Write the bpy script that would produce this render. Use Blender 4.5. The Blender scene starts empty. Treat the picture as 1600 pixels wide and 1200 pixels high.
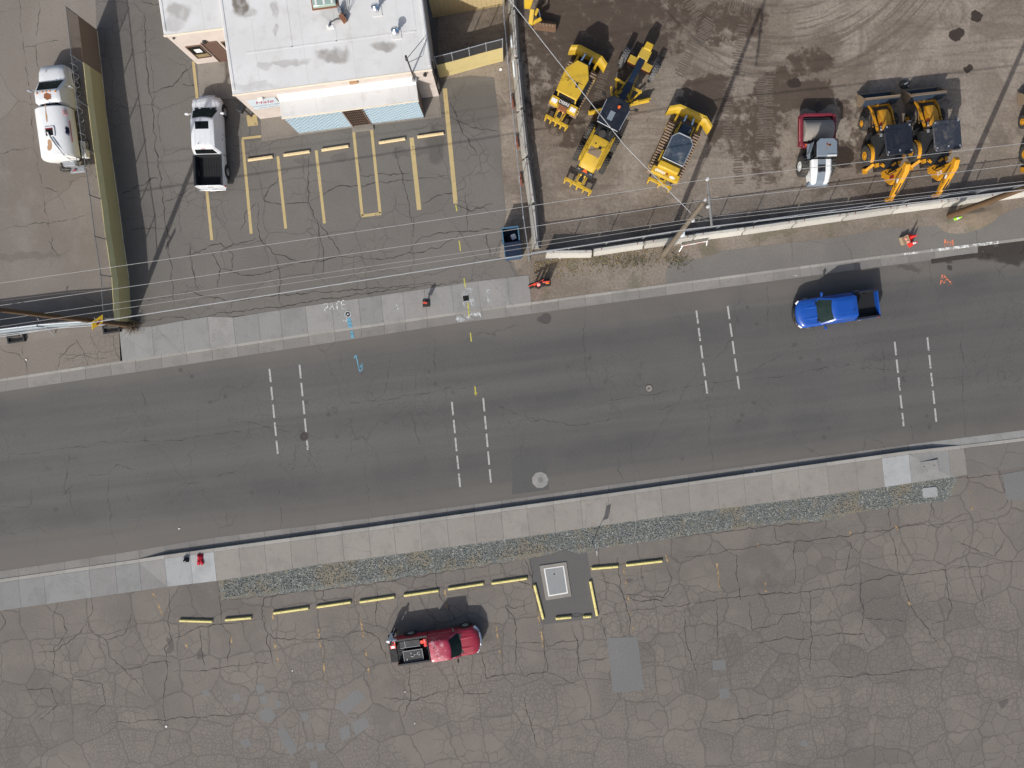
import bpy, bmesh, math, random
from mathutils import Vector, Matrix
random.seed(7)
sc = bpy.context.scene
col = sc.collection
R = math.radians
# ------------------------------------------------------------------ camera, sky, sun, exposure
CAM_H, FOC, TILT = 50.5, 1111.0, -math.atan(60 / 1111.0)
cam_d = bpy.data.cameras.new('camera'); cam = bpy.data.objects.new('camera', cam_d); col.objects.link(cam)
cam.location = (0, 0, CAM_H); cam.rotation_euler = (TILT, 0, 0)
cam_d.sensor_width = 36; cam_d.lens = 36 * FOC / 1600; cam_d.clip_end = 2000
sc.camera = cam
SUN_EL, SUN_AZ = 35.0, 24.0          # shadows fall 24 degrees east of image-up
w = bpy.data.worlds.new('World'); sc.world = w; w.use_nodes = True
wn = w.node_tree; bg = wn.nodes['Background']
sky = wn.nodes.new('ShaderNodeTexSky'); sky.sky_type = 'NISHITA'; sky.sun_disc = False
sky.dust_density = 3.5; sky.ozone_density = .6; sky.sun_elevation = R(SUN_EL); sky.sun_rotation = R(180 + SUN_AZ)
wn.links.new(sky.outputs[0], bg.inputs[0]); bg.inputs[1].default_value = 0.105
sun_d = bpy.data.lights.new('sun', 'SUN'); sun_d.energy = 3.6; sun_d.angle = R(0.53); sun_d.color = (1, .965, .915)
sun = bpy.data.objects.new('sun', sun_d); col.objects.link(sun)
sd = Vector((math.sin(R(SUN_AZ)) * math.cos(R(SUN_EL)), math.cos(R(SUN_AZ)) * math.cos(R(SUN_EL)), -math.sin(R(SUN_EL))))
sun.rotation_euler = sd.to_track_quat('-Z', 'Y').to_euler()
vs = sc.view_settings; vs.view_transform = 'Standard'; vs.look = 'None'; vs.exposure = 0.16; vs.gamma = 1
vs.use_curve_mapping = False
sc.cycles.max_bounces = 5; sc.cycles.diffuse_bounces = 2; sc.cycles.glossy_bounces = 3; sc.cycles.transparent_max_bounces = 12; sc.cycles.caustics_reflective = False; sc.cycles.caustics_refractive = False

# ------------------------------------------------------------------ survey: plan position of a ground mark
_c, _s = math.cos(TILT), math.sin(TILT)
def P(px, py, z=0.0):
    x, y, zz = (px - 800) / FOC, -(py - 600) / FOC, -1.0
    d = (x, y * _c - zz * _s, y * _s + zz * _c)
    k = (z - CAM_H) / d[2]
    return Vector((k * d[0], k * d[1], z))
def interp(tab, x):
    if x <= tab[0][0]: a, b = tab[0], tab[1]
    elif x >= tab[-1][0]: a, b = tab[-2], tab[-1]
    else:
        for a, b in zip(tab, tab[1:]):
            if a[0] <= x <= b[0]: break
    return a[1] + (b[1] - a[1]) * (x - a[0]) / (b[0] - a[0])

# ------------------------------------------------------------------ mesh helper
class MB:
    def __init__(s): s.v = []; s.f = []
    def add(s, vs, fs):
        o = len(s.v); s.v += [tuple(v) for v in vs]; s.f += [tuple(i + o for i in f) for f in fs]; return s
    def box(s, c, d, rz=0, ry=0, rx=0, top=None):
        x, y, z = d[0] / 2, d[1] / 2, d[2] / 2
        tx, ty = top if top else (1, 1)
        vs = [(-x, -y, -z), (x, -y, -z), (x, y, -z), (-x, y, -z), (-x * tx, -y * ty, z), (x * tx, -y * ty, z), (x * tx, y * ty, z), (-x * tx, y * ty, z)]
        m = Matrix.Rotation(rz, 3, 'Z') @ Matrix.Rotation(ry, 3, 'Y') @ Matrix.Rotation(rx, 3, 'X')
        return s.add([m @ Vector(v) + Vector(c) for v in vs], [(0, 3, 2, 1), (4, 5, 6, 7), (0, 1, 5, 4), (1, 2, 6, 5), (2, 3, 7, 6), (3, 0, 4, 7)])
    def bar(s, p0, p1, wd, h, up=(0, 0, 1)):
        p0, p1 = Vector(p0), Vector(p1); d = (p1 - p0)
        L = d.length; d.normalize(); u = Vector(up)
        if abs(d.dot(u)) > .98: u = Vector((1, 0, 0))
        sd_ = d.cross(u).normalized(); u = sd_.cross(d)
        vs = []
        for p in (p0, p1):
            for a, b in ((-1, -1), (1, -1), (1, 1), (-1, 1)): vs.append(p + sd_ * a * wd / 2 + u * b * h / 2)
        return s.add(vs, [(3, 2, 1, 0), (4, 5, 6, 7), (0, 1, 5, 4), (1, 2, 6, 5), (2, 3, 7, 6), (3, 0, 4, 7)])
    def loft(s, rings, cap=True, closed=True):
        n = len(rings[0]); vs = [p for r in rings for p in r]; fs = []
        for i in range(len(rings) - 1):
            for j in range(n if closed else n - 1):
                k = (j + 1) % n
                fs.append((i * n + j, i * n + k, (i + 1) * n + k, (i + 1) * n + j))
        if cap: fs += [tuple(range(n))[::-1], tuple(range((len(rings) - 1) * n, len(rings) * n))]
        return s.add(vs, fs)
    def cyl(s, p0, p1, r0, r1=None, n=12, cap=True):
        p0, p1 = Vector(p0), Vector(p1); r1 = r0 if r1 is None else r1
        d = (p1 - p0).normalized(); a = d.orthogonal().normalized(); b = d.cross(a)
        ring = lambda p, r: [p + (a * math.cos(2 * math.pi * i / n) + b * math.sin(2 * math.pi * i / n)) * r for i in range(n)]
        return s.loft([ring(p0, r0), ring(p1, r1)], cap)
    def tube(s, pts, r, n=6):
        pts = [Vector(p) for p in pts]; rings = []; prev = None
        for i, p in enumerate(pts):
            d = (pts[min(i + 1, len(pts) - 1)] - pts[max(i - 1, 0)]).normalized()
            if prev is None: a = d.orthogonal().normalized()
            else:
                a = prev - d * prev.dot(d)
                a = a.normalized() if a.length > 1e-5 else d.orthogonal().normalized()
            prev = a; b = d.cross(a)
            rr = r[i] if isinstance(r, (list, tuple)) else r
            rings.append([p + (a * math.cos(2 * math.pi * k / n) + b * math.sin(2 * math.pi * k / n)) * rr for k in range(n)])
        return s.loft(rings)
    def prism(s, poly, z0, z1):
        n = len(poly)
        vs = [(p[0], p[1], z0) for p in poly] + [(p[0], p[1], z1) for p in poly]
        return s.add(vs, [tuple(range(n))[::-1], tuple(range(n, 2 * n))] + [(i, (i + 1) % n, n + (i + 1) % n, n + i) for i in range(n)])
    def extr(s, prof, y0, y1):          # profile in x,z extruded along y
        n = len(prof)
        vs = [(p[0], y0, p[1]) for p in prof] + [(p[0], y1, p[1]) for p in prof]
        return s.add(vs, [tuple(range(n)), tuple(range(n, 2 * n))[::-1]] + [(n + i, n + (i + 1) % n, (i + 1) % n, i) for i in range(n)])
    def panel(s, a, b, c, d, off=.006, th=.004, u0=0, u1=1, v0=0, v1=1):
        a, b, c, d = map(Vector, (a, b, c, d))
        q = lambda u, v: (a * (1 - u) + b * u) * (1 - v) + (d * (1 - u) + c * u) * v
        n = (b - a).cross(d - a).normalized()
        k = [q(u0, v0), q(u1, v0), q(u1, v1), q(u0, v1)]
        return s.add([p + n * (off - th) for p in k] + [p + n * off for p in k], [(3, 2, 1, 0), (4, 5, 6, 7), (0, 1, 5, 4), (1, 2, 6, 5), (2, 3, 7, 6), (3, 0, 4, 7)])
    def sphere(s, c, r, n=8, m=6):
        rings = []
        sx = r if isinstance(r, tuple) else (r, r, r)
        for i in range(1, m):
            t = math.pi * i / m
            rings.append([(c[0] + sx[0] * math.sin(t) * math.cos(2 * math.pi * k / n), c[1] + sx[1] * math.sin(t) * math.sin(2 * math.pi * k / n), c[2] - sx[2] * math.cos(t)) for k in range(n)])
        return s.loft(rings)
    def build(s, name, mat, parent=None, smooth=0, bevel=0, seg=2, loc=None, rz=0, fixn=True):
        me = bpy.data.meshes.new(name); me.from_pydata(s.v, [], s.f)
        if fixn:
            bm = bmesh.new(); bm.from_mesh(me); bmesh.ops.recalc_face_normals(bm, faces=bm.faces); bm.to_mesh(me); bm.free()
        if smooth:
            for p in me.polygons: p.use_smooth = True
            me.set_sharp_from_angle(angle=R(smooth))
        me.materials.append(mat if not isinstance(mat, str) else M[mat])
        o = bpy.data.objects.new(name, me); col.objects.link(o)
        if parent: o.parent = parent
        if loc is not None: o.location = loc
        if rz: o.rotation_euler.z = rz
        if bevel:
            b = o.modifiers.new('bevel', 'BEVEL'); b.width = bevel; b.segments = seg; b.limit_method = 'ANGLE'; b.angle_limit = R(35)
            b.harden_normals = False
            for p in me.polygons: p.use_smooth = True
            me.set_sharp_from_angle(angle=R(50))
        return o
def tag(o, label=None, cat=None, group=None, kind=None):
    if label: o['label'] = label
    if cat: o['category'] = cat
    if group: o['group'] = group
    if kind: o['kind'] = kind
    return o
def empty(name, loc, rz, label, cat, group=None):
    o = bpy.data.objects.new(name, None); col.objects.link(o); o.location = loc; o.rotation_euler.z = rz
    o.empty_display_size = .3
    return tag(o, label, cat, group)
def copy_tree(o, parent=None):
    c = o.copy(); col.objects.link(c); c.parent = parent
    for ch in [k for k in o.children]: copy_tree(ch, c)
    return c

# ------------------------------------------------------------------ material graph helper
class G:
    def __init__(s, name, flat=False):
        s.flat = flat
        s.m = bpy.data.materials.new(name); s.m.use_nodes = True; s.t = s.m.node_tree; s.n = s.t.nodes
        s.b = s.n['Principled BSDF']; s._pos = None
    def nd(s, kind, **kw):
        n = s.n.new(kind)
        for k, v in kw.items(): setattr(n, k, v)
        return n
    def put(s, sock, val):
        if hasattr(val, 'links') or isinstance(val, bpy.types.NodeSocket): s.t.links.new(val, sock)
        elif isinstance(val, (tuple, list)) and len(val) == 3 and sock.type == 'RGBA': sock.default_value = (*val, 1)
        else: sock.default_value = val
    def pos(s):
        if s._pos is None: s._pos = s.nd('ShaderNodeNewGeometry').outputs['Position']
        return s._pos
    def obj(s): return s.nd('ShaderNodeTexCoord').outputs['Object']
    def rand(s): return s.nd('ShaderNodeObjectInfo').outputs['Random']
    def map(s, vec, rz=0, sc_=(1, 1, 1), loc=(0, 0, 0)):
        n = s.nd('ShaderNodeMapping'); s.put(n.inputs[0], vec); n.inputs[1].default_value = loc; n.inputs[2].default_value = (0, 0, rz); n.inputs[3].default_value = sc_
        return n.outputs[0]
    def noise(s, vec, scale, detail=4, rough=.55, dist=0, color=False):
        n = s.nd('ShaderNodeTexNoise')
        if s.flat: n.noise_dimensions = '2D'
        s.put(n.inputs['Vector'], vec); n.inputs['Scale'].default_value = scale
        n.inputs['Detail'].default_value = detail; n.inputs['Roughness'].default_value = rough; n.inputs['Distortion'].default_value = dist
        return n.outputs['Color' if color else 'Fac']
    def vor(s, vec, scale, feature='DISTANCE_TO_EDGE', rnd=1.0, out='Distance'):
        n = s.nd('ShaderNodeTexVoronoi', feature=feature)
        if s.flat: n.voronoi_dimensions = '2D'
        s.put(n.inputs['Vector'], vec); n.inputs['Scale'].default_value = scale
        n.inputs['Randomness'].default_value = rnd
        return n.outputs[out]
    def math(s, op, a, b=0.0, c=None, clamp=False):
        n = s.nd('ShaderNodeMath', operation=op, use_clamp=clamp); s.put(n.inputs[0], a); s.put(n.inputs[1], b)
        if c is not None: s.put(n.inputs[2], c)
        return n.outputs[0]
    def vmath(s, op, a, b):
        n = s.nd('ShaderNodeVectorMath', operation=op); s.put(n.inputs[0], a); s.put(n.inputs[1], b); return n.outputs[0]
    def rng(s, v, a, b, c=0.0, d=1.0, smooth=True):
        n = s.nd('ShaderNodeMapRange', interpolation_type='SMOOTHSTEP' if smooth else 'LINEAR'); s.put(n.inputs[0], v)
        for i, k in enumerate((a, b, c, d)): s.put(n.inputs[1 + i], k)
        return n.outputs[0]
    def mix(s, f, a, b, mode='MIX'):
        n = s.nd('ShaderNodeMix', data_type='RGBA', blend_type=mode); s.put(n.inputs[0], f); s.put(n.inputs[6], a); s.put(n.inputs[7], b)
        return n.outputs[2]
    def sep(s, v):
        n = s.nd('ShaderNodeSeparateXYZ'); s.put(n.inputs[0], v); return n.outputs
    def warp(s, vec, scale, amp):
        nz = s.noise(vec, scale, 2, color=True)
        nz = s.vmath('SUBTRACT', nz, (.5, .5, .5)); n = s.nd('ShaderNodeVectorMath', operation='SCALE'); s.put(n.inputs[0], nz); n.inputs[3].default_value = amp
        return s.vmath('ADD', vec, n.outputs[0])
    def spot(s, vec, x, y, rx, ry, rz=0, soft=.2):        # elliptical blotch mask with ragged rim (vec already warped)
        v = s.map(s.vmath('SUBTRACT', vec, (x, y, 0)), rz=-rz, sc_=(1 / rx, 1 / ry, 0))
        n = s.nd('ShaderNodeVectorMath', operation='LENGTH'); s.put(n.inputs[0], v)
        return s.rng(n.outputs['Value'], 1 - soft, 1 + soft, 1.0, 0.0)
    def crack(s, vec, scale, width, mask=None, strength=1.0, rnd=1.0):
        d = s.vor(vec, scale, rnd=rnd)
        m = s.rng(d, 0, width * scale, strength, 0)
        return s.math('MULTIPLY', m, mask) if mask is not None else m
    def done(s, color=None, rough=.8, bump=None, bstr=.3, bdist=.02, metal=0, spec=None, coat=0, alpha=None):
        if color is not None: s.put(s.b.inputs['Base Color'], color)
        s.put(s.b.inputs['Roughness'], rough); s.b.inputs['Metallic'].default_value = metal
        if spec is not None: s.b.inputs['Specular IOR Level'].default_value = spec
        if coat: s.b.inputs['Coat Weight'].default_value = coat; s.b.inputs['Coat Roughness'].default_value = .08
        if bump is not None:
            n = s.nd('ShaderNodeBump'); n.inputs['Strength'].default_value = bstr; n.inputs['Distance'].default_value = bdist
            s.put(n.inputs['Height'], bump); s.t.links.new(n.outputs[0], s.b.inputs['Normal'])
        if alpha is not None: s.put(s.b.inputs['Alpha'], alpha)
        return s.m
M = {}
def mul(c, k): return tuple(x * k for x in c)
def simple(name, c, rough=.6, metal=0, var=.12, scale=3.0, coat=0, spec=None, dirt=0, dirtc=(.25, .2, .15)):
    g = G(name); o = g.obj()
    n = g.noise(o, scale, 5, .6)
    cc = g.mix(n, mul(c, 1 - var), mul(c, 1 + var))
    if dirt:
        d = g.rng(g.noise(o, scale * .7, 6, .7), .5, .75, 0, dirt); cc = g.mix(d, cc, dirtc)
    rr = g.rng(g.noise(o, scale * 2, 3), .3, .7, max(rough - .08, .02), min(rough + .1, 1))
    M[name] = g.done(cc, rr, metal=metal, coat=coat, spec=spec)
    return M[name]
# ------------------------------------------------------------------ materials
STREET = math.atan2(.125, .992)
ZR, ZN, ZS = -.12, 0.0, .11          # road, north side, south side levels
def spots(g, vec, lst):              # lst of (px,py,rx_m,ry_m,deg,strength,z)
    tot = None
    for (x, y, rx, ry, dg, k) in lst:
        p = P(x, y); m = g.math('MULTIPLY', g.spot(vec, p.x, p.y, rx, ry, R(dg)), k)
        tot = m if tot is None else g.math('MAXIMUM', tot, m)
    return tot
def m_road():
    g = G('road_asphalt', True); p = g.pos(); v = g.map(p, rz=-STREET)
    big = g.noise(v, .09, 4, .6); band = g.noise(g.map(v, sc_=(.012, .3, 1)), 1.0, 3, .55)
    streak = g.noise(g.map(v, sc_=(.03, .9, 1)), 1.0, 3, .6)
    c = g.mix(g.rng(band, .34, .64), (.070, .0695, .0695), (.104, .1005, .096))
    c = g.mix(g.rng(big, .35, .7, 0, .6), c, (.112, .108, .102))
    c = g.mix(g.rng(streak, .4, .8, 0, .4), c, (.066, .065, .065))
    fine = g.noise(p, 9, 4, .7); k = g.rng(fine, .2, .8, .82, 1.18, smooth=False)
    n = g.nd('ShaderNodeCombineXYZ'); [g.put(n.inputs[i], k) for i in range(3)]
    c = g.mix(1.0, c, n.outputs[0], 'MULTIPLY')
    yv = g.math('ADD', g.sep(v)[1], g.math('MULTIPLY', g.noise(v, .35, 4, .6), 2.0))
    dust = g.math('MAXIMUM', g.rng(yv, 1.2, 3.2, 0, .6), g.rng(yv, -7.4, -10.2, 0, .55)); c = g.mix(dust, c, (.138, .124, .108))
    dr = g.rng(g.vor(g.warp(v, .3, 1.0), .55, 'F1'), .05, .11, .5, 0); c = g.mix(g.math('MULTIPLY', dr, g.rng(g.noise(v, .2, 2), .56, .66)), c, (.05, .043, .042))
    wv = g.warp(g.warp(v, .5, 1.6), 3.0, .22)
    mk = g.rng(g.noise(v, .11, 3), .45, .6)
    c1 = g.crack(g.map(wv, sc_=(1, .55, 1)), .17, .04, mk, .4)
    yy = g.sep(v)[1]
    mid = g.math('MULTIPLY', g.rng(yy, -9.5, -6, 0, 1), g.rng(yy, -2.5, .5, 1, 0))
    mk2 = g.math('MULTIPLY', g.rng(g.noise(v, .16, 4, .6), .47, .6), mid)
    c2 = g.crack(wv, .75, .035, mk2, .4); c3 = g.crack(wv, 1.9, .03, g.math('MULTIPLY', mk2, g.rng(g.noise(v, .5, 2), .45, .6)), .5)
    cr = g.math('MAXIMUM', g.math('MAXIMUM', c1, c2), c3)
    c = g.mix(cr, c, (.04, .039, .038))
    wet = spots(g, g.warp(p, .9, 1.0), [(1585, 392, 3.0, .85, 8, .85), (1478, 409, .5, .25, 6, .7), (1422, 416, .8, .28, 6, .45), (1486, 421, .2, .16, 0, .8), (852, 498, .4, .35, 0, .6)])
    c = g.mix(wet, c, (.04, .034, .028))
    M['road'] = g.done(c, g.rng(wet, 0, 1, .86, .45))
m_road()
TONE = {'patch_road': (.62, .65, .68), 'south_asphalt': (.83, .84, .85), 'north_asphalt': (.92, .945, .96), 'yard_asphalt': (.92, .935, .94), 'verge_asphalt': (.84, .885, .92), 'apron_asphalt': (.84, .87, .9), 'patch_dark': (.74, .76, .79), 'patch_grey': (.74, .76, .79), 'cover_concrete': (.9, .9, .9)}
def m_lot(name, c0, c1, c2, cells, tint=None, fine_y=None, dark=(.058, .053, .05), stain=None, str_=.85, grit=.16):
    tn = TONE.get(name, (1, 1, 1)); c0, c1, c2 = [tuple(x * y for x, y in zip(c_, tn)) for c_ in (c0, c1, c2)]
    g = G(name, True); p = g.pos(); v = g.map(p, rz=-STREET)
    big = g.noise(p, .07, 5, .6); med = g.noise(p, .45, 5, .65)
    c = g.mix(g.rng(big, .3, .7), c0, c1); c = g.mix(g.rng(med, .45, .8, 0, .5), c, c2)
    wv = g.warp(g.warp(v, .35, 1.1), 2.4, .22)
    tot = None
    for (sc_, wd, lo, hi, ns, stn, yr) in cells:
        mk = g.rng(g.noise(v, ns, 3), lo, hi)
        if yr: mk = g.math('MULTIPLY', mk, g.rng(g.math('ADD', g.sep(v)[1], g.math('MULTIPLY', g.noise(p, .15, 2), 6)), yr[0], yr[1]))
        cr = g.crack(g.map(wv, loc=(sc_ * 7, 3, 0)), sc_, wd, mk, stn * str_, .6 if sc_ < .6 else .85)
        tot = cr if tot is None else g.math('MAXIMUM', tot, cr)
        if sc_ < 1:
            tint_ = g.vor(g.map(wv, loc=(sc_ * 7, 3, 0)), sc_, 'F1', .6 if sc_ < .6 else .85, 'Color')
            t1 = g.sep(tint_)[0]; c = g.mix(g.math('MULTIPLY', g.rng(t1, 0, 1, 0, .4, False), mk), c, c2)
    k = g.rng(g.noise(p, 8, 5, .75), .2, .8, 1 - grit, 1 + grit, smooth=False)
    n = g.nd('ShaderNodeCombineXYZ'); [g.put(n.inputs[i], k) for i in range(3)]
    c = g.mix(1.0, c, n.outputs[0], 'MULTIPLY')
    if stain:
        st = spots(g, g.warp(p, .8, .9), stain); c = g.mix(st, c, dark)
    c = g.mix(tot, c, dark)
    M[name] = g.done(c, .88)
m_lot('south_asphalt', (.138, .122, .109), (.192, .170, .151), (.225, .198, .172),
      [(.38, .095, .25, .35, .08, .62, None), (.85, .06, .42, .5, .11, .55, (-11, -15)), (2.0, .045, .45, .54, .13, .55, (-13.5, -19)), (3.8, .042, .46, .57, .17, .5, (-16, -21))],
      stain=[(315, 885 + 135, .25, .5, 0, .6), (265, 1008, .25, .6, 0, .6), (1565, 1097, .3, .25, 0, .6), (983, 905, .3, .2, 0, .6), (1005, 902, .25, .15, 0, .5), (1017, 936, .15, .2, 0, .6), (757, 998, .5, .4, 0, .3)])
m_lot('north_asphalt', (.126, .114, .102), (.154, .140, .126), (.175, .158, .14),
      [(.3, .05, .40, .5, .1, .7, None), (1.1, .05, .52, .62, .17, .6, None)],
      stain=[(660, 235, .9, .35, 80, .35), (680, 228, .6, 1.3, 10, .5), (628, 240, .6, .4, 0, .35), (530, 245, .6, .3, 0, .3), (745, 165, 2.0, 1.6, 0, .28), (475, 255, .5, .3, 0, .3)])
m_lot('yard_asphalt', (.175, .150, .128), (.225, .196, .170), (.25, .222, .196), [(.16, .05, .45, .58, .06, .55, None)],
      stain=[(150, 60, 1.4, .2, -60, .4), (30, 400, 3, .3, 5, .25)])
m_lot('verge_asphalt', (.165, .148, .132), (.20, .182, .162), (.225, .2, .17), [(.22, .05, .45, .55, .1, .6, None)])
m_lot('apron_asphalt', (.19, .16, .132), (.225, .19, .16), (.24, .205, .17), [(.3, .05, .5, .58, .2, .7, None), (2.2, .035, .52, .6, .2, .5, None)])
m_lot('patch_dark', (.125, .119, .112), (.14, .132, .124), (.15, .14, .13), [(.5, .02, .55, .65, .2, .3, None)])
m_lot('patch_road', (.125, .119, .112), (.14, .132, .124), (.15, .14, .13), [(.5, .02, .55, .65, .2, .3, None)])
m_lot('patch_grey', (.19, .188, .182), (.215, .21, .2), (.225, .215, .2), [(.3, .02, .6, .7, .2, .2, None)])
m_lot('cover_concrete', (.25, .262, .27), (.29, .3, .305), (.33, .33, .325), [(.3, .02, .6, .7, .2, .15, None)])
def m_concrete(name, a, b, joint=.0):
    g = G(name, name != 'barrier'); p = g.pos(); r = g.rand()
    c = g.mix(r, mul(a, .95), mul(b, 1.04)); n1 = g.noise(p, .6, 5, .7); c = g.mix(g.rng(n1, .42, .75, 0, .5), c, mul(a, .72)); n2 = g.noise(g.map(p, loc=(9, 4, 0)), 2.5, 4, .7); c = g.mix(g.rng(n2, .6, .72, 0, .4), c, mul(a, .6))
    st = g.noise(g.map(p, rz=-STREET, sc_=(6, .6, 1)), 1, 4, .6); c = g.mix(g.rng(st, .5, .85, 0, .22), c, mul(b, 1.12))
    k = g.rng(g.noise(p, 10, 5, .75), .2, .8, .88, 1.12, smooth=False); n = g.nd('ShaderNodeCombineXYZ'); [g.put(n.inputs[i], k) for i in range(3)]
    c = g.mix(1.0, c, n.outputs[0], 'MULTIPLY')
    wv = g.warp(p, 1.2, .5); c = g.mix(g.crack(wv, .2, .025, g.rng(g.noise(p, .2, 2), .52, .6), .5), c, mul(a, .35))
    M[name] = g.done(c, .85)
m_concrete('slab_tan', (.238, .222, .2), (.268, .252, .228))
m_concrete('slab_grey', (.235, .232, .225), (.262, .256, .246))
m_concrete('slab_blue', (.228, .23, .224), (.256, .256, .248))
m_concrete('slab_white', (.32, .335, .34), (.36, .37, .372))
m_concrete('kerb', (.275, .265, .245), (.315, .305, .285))
m_concrete('gutter', (.185, .178, .168), (.21, .202, .19))
m_concrete('barrier', (.395, .385, .355), (.475, .465, .43))
m_concrete('walk', (.215, .195, .17), (.24, .218, .192))
def m_dirt():
    g = G('dirt', True); p = g.pos()
    big = g.noise(p, .06, 5, .6); med = g.noise(p, .3, 5, .62, .4); fn = g.noise(p, 5, 5, .75)
    c = g.mix(g.rng(big, .32, .66), (.158, .127, .100), (.232, .197, .162)); c = g.mix(g.rng(med, .42, .68, 0, .85), c, (.268, .23, .19))
    md2 = g.noise(p, .2, 5, .7, .8); c = g.mix(g.rng(md2, .5, .66, 0, .65), c, (.125, .1, .08))
    cc = P(1225, -170); d = g.vmath('SUBTRACT', p, (cc.x, cc.y, 0)); ln = g.nd('ShaderNodeVectorMath', operation='LENGTH'); g.put(ln.inputs[0], d); r = ln.outputs['Value']
    cx = g.nd('ShaderNodeCombineXYZ'); g.put(cx.inputs[0], g.math('MULTIPLY', r, 1.7)); g.put(cx.inputs[1], g.math('MULTIPLY', g.sep(p)[0], .12))
    arc = g.math('MULTIPLY', g.rng(g.noise(cx.outputs[0], 1.6, 5, .7), .47, .6, 0, .75), g.math('MULTIPLY', g.rng(r, 6, 8), g.rng(r, 12, 15, 1, 0)))
    c = g.mix(arc, c, (.115, .093, .075))
    sc_ = g.noise(g.map(p, rz=R(-8), sc_=(.12, 1.6, 1)), 1.0, 4, .65); c = g.mix(g.rng(sc_, .5, .72, 0, .45), c, (.125, .1, .08))
    k = g.rng(fn, .2, .8, .72, 1.28, smooth=False); n = g.nd('ShaderNodeCombineXYZ'); [g.put(n.inputs[i], k) for i in range(3)]
    c = g.mix(1.0, c, n.outputs[0], 'MULTIPLY')
    wv = g.warp(g.warp(p, .45, 1.6), 1.8, .6)
    damp = spots(g, wv, [(930, 50, 5.2, 3.6, 60, .75), (885, 175, 1.6, 2.6, 30, .6), (945, 130, 1.6, 3.4, -25, .75), (1165, 195, 3.0, 2.0, 0, .6), (1215, 140, 2.0, 1.5, 10, .75), (1258, 150, 2.1, 1.1, 10, .9), (1105, 150, 1.7, 1.4, 0, .85), (1305, 240, 2.6, 1.1, 0, .6), (850, 120, 1.5, 3.0, 0, .55), (1010, 15, 4.0, 1.5, 0, .6), (1140, 35, 2.6, 1.5, 0, .6), (1335, 175, 1.4, 1.2, 0, .5), (1195, 240, 1.6, 2.2, 0, .5), (1050, 60, 1.8, 1.1, 0, .4), (1265, 95, 1.6, 1.0, 20, .65), (1345, 235, .9, 1.6, 0, .5), (1420, 150, 3.0, .8, 8, .3)])
    brk = g.noise(p, 1.1, 6, .72); damp = g.rng(g.math('ADD', damp, g.math('MULTIPLY', g.math('SUBTRACT', brk, .5), 1.9)), .22, .66, 0, .9)
    c = g.mix(damp, c, (.062, .044, .032))
    oil = spots(g, g.warp(p, 1.3, .55), [(1316, 246, .85, .7, 0, .95), (1495, 53, .65, .45, -20, .8), (1527, 26, .4, .35, 0, .8), (1513, 107, .28, .28, 0, .75), (1465, 60, .4, .3, 0, .3), (1450, 70, .6, .5, 40, .3), (1240, 130, .6, .4, 0, .7), (1278, 165, .3, .25, 0, .6)])
    oil = g.rng(g.math('ADD', oil, g.math('MULTIPLY', g.math('SUBTRACT', brk, .5), .5)), .35, .55, 0, .95); c = g.mix(oil, c, (.036, .025, .018))
    M['dirt'] = g.done(c, g.rng(oil, 0, 1, .95, .5), bump=g.noise(p, 1.1, 4, .7), bstr=.45, bdist=.12)
m_dirt()
def m_verge():
    g = G('verge_dirt', True); p = g.pos()
    c = g.mix(g.rng(g.noise(p, .3, 5, .6), .35, .65), (.17, .142, .115), (.21, .18, .15))
    gr = g.rng(g.noise(p, .55, 4, .6), .52, .68, 0, .6); c = g.mix(gr, c, (.11, .105, .068))
    k = g.rng(g.noise(p, 6, 6, .75), .2, .8, .7, 1.3, smooth=False); n = g.nd('ShaderNodeCombineXYZ'); [g.put(n.inputs[i], k) for i in range(3)]
    c = g.mix(1.0, c, n.outputs[0], 'MULTIPLY')
    c = g.mix(spots(g, g.warp(p, 1, .5), [(1530, 335, 1.9, .9, 15, .7)]), c, (.19, .145, .10))
    M['verge_dirt'] = g.done(c, .95, bump=g.noise(p, 3, 3, .8), bstr=.6, bdist=.06)
m_verge()
def m_gravel():
    g = G('gravel', True); p = g.pos()
    cell = g.vor(p, 17.0, 'F1', 1.0, 'Color'); s = g.sep(cell)
    c = g.mix(s[0], (.085, .096, .092), (.158, .17, .16)); c = g.mix(g.rng(s[1], .8, .95, 0, .8), c, (.36, .35, .32))
    br = g.rng(g.noise(p, .35, 5, .72), .47, .62, 0, .75); c = g.mix(br, c, g.mix(s[2], (.12, .105, .075), (.24, .2, .14)))
    M['gravel'] = g.done(c, .9, bump=s[0], bstr=.5, bdist=.03)
m_gravel()
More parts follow.
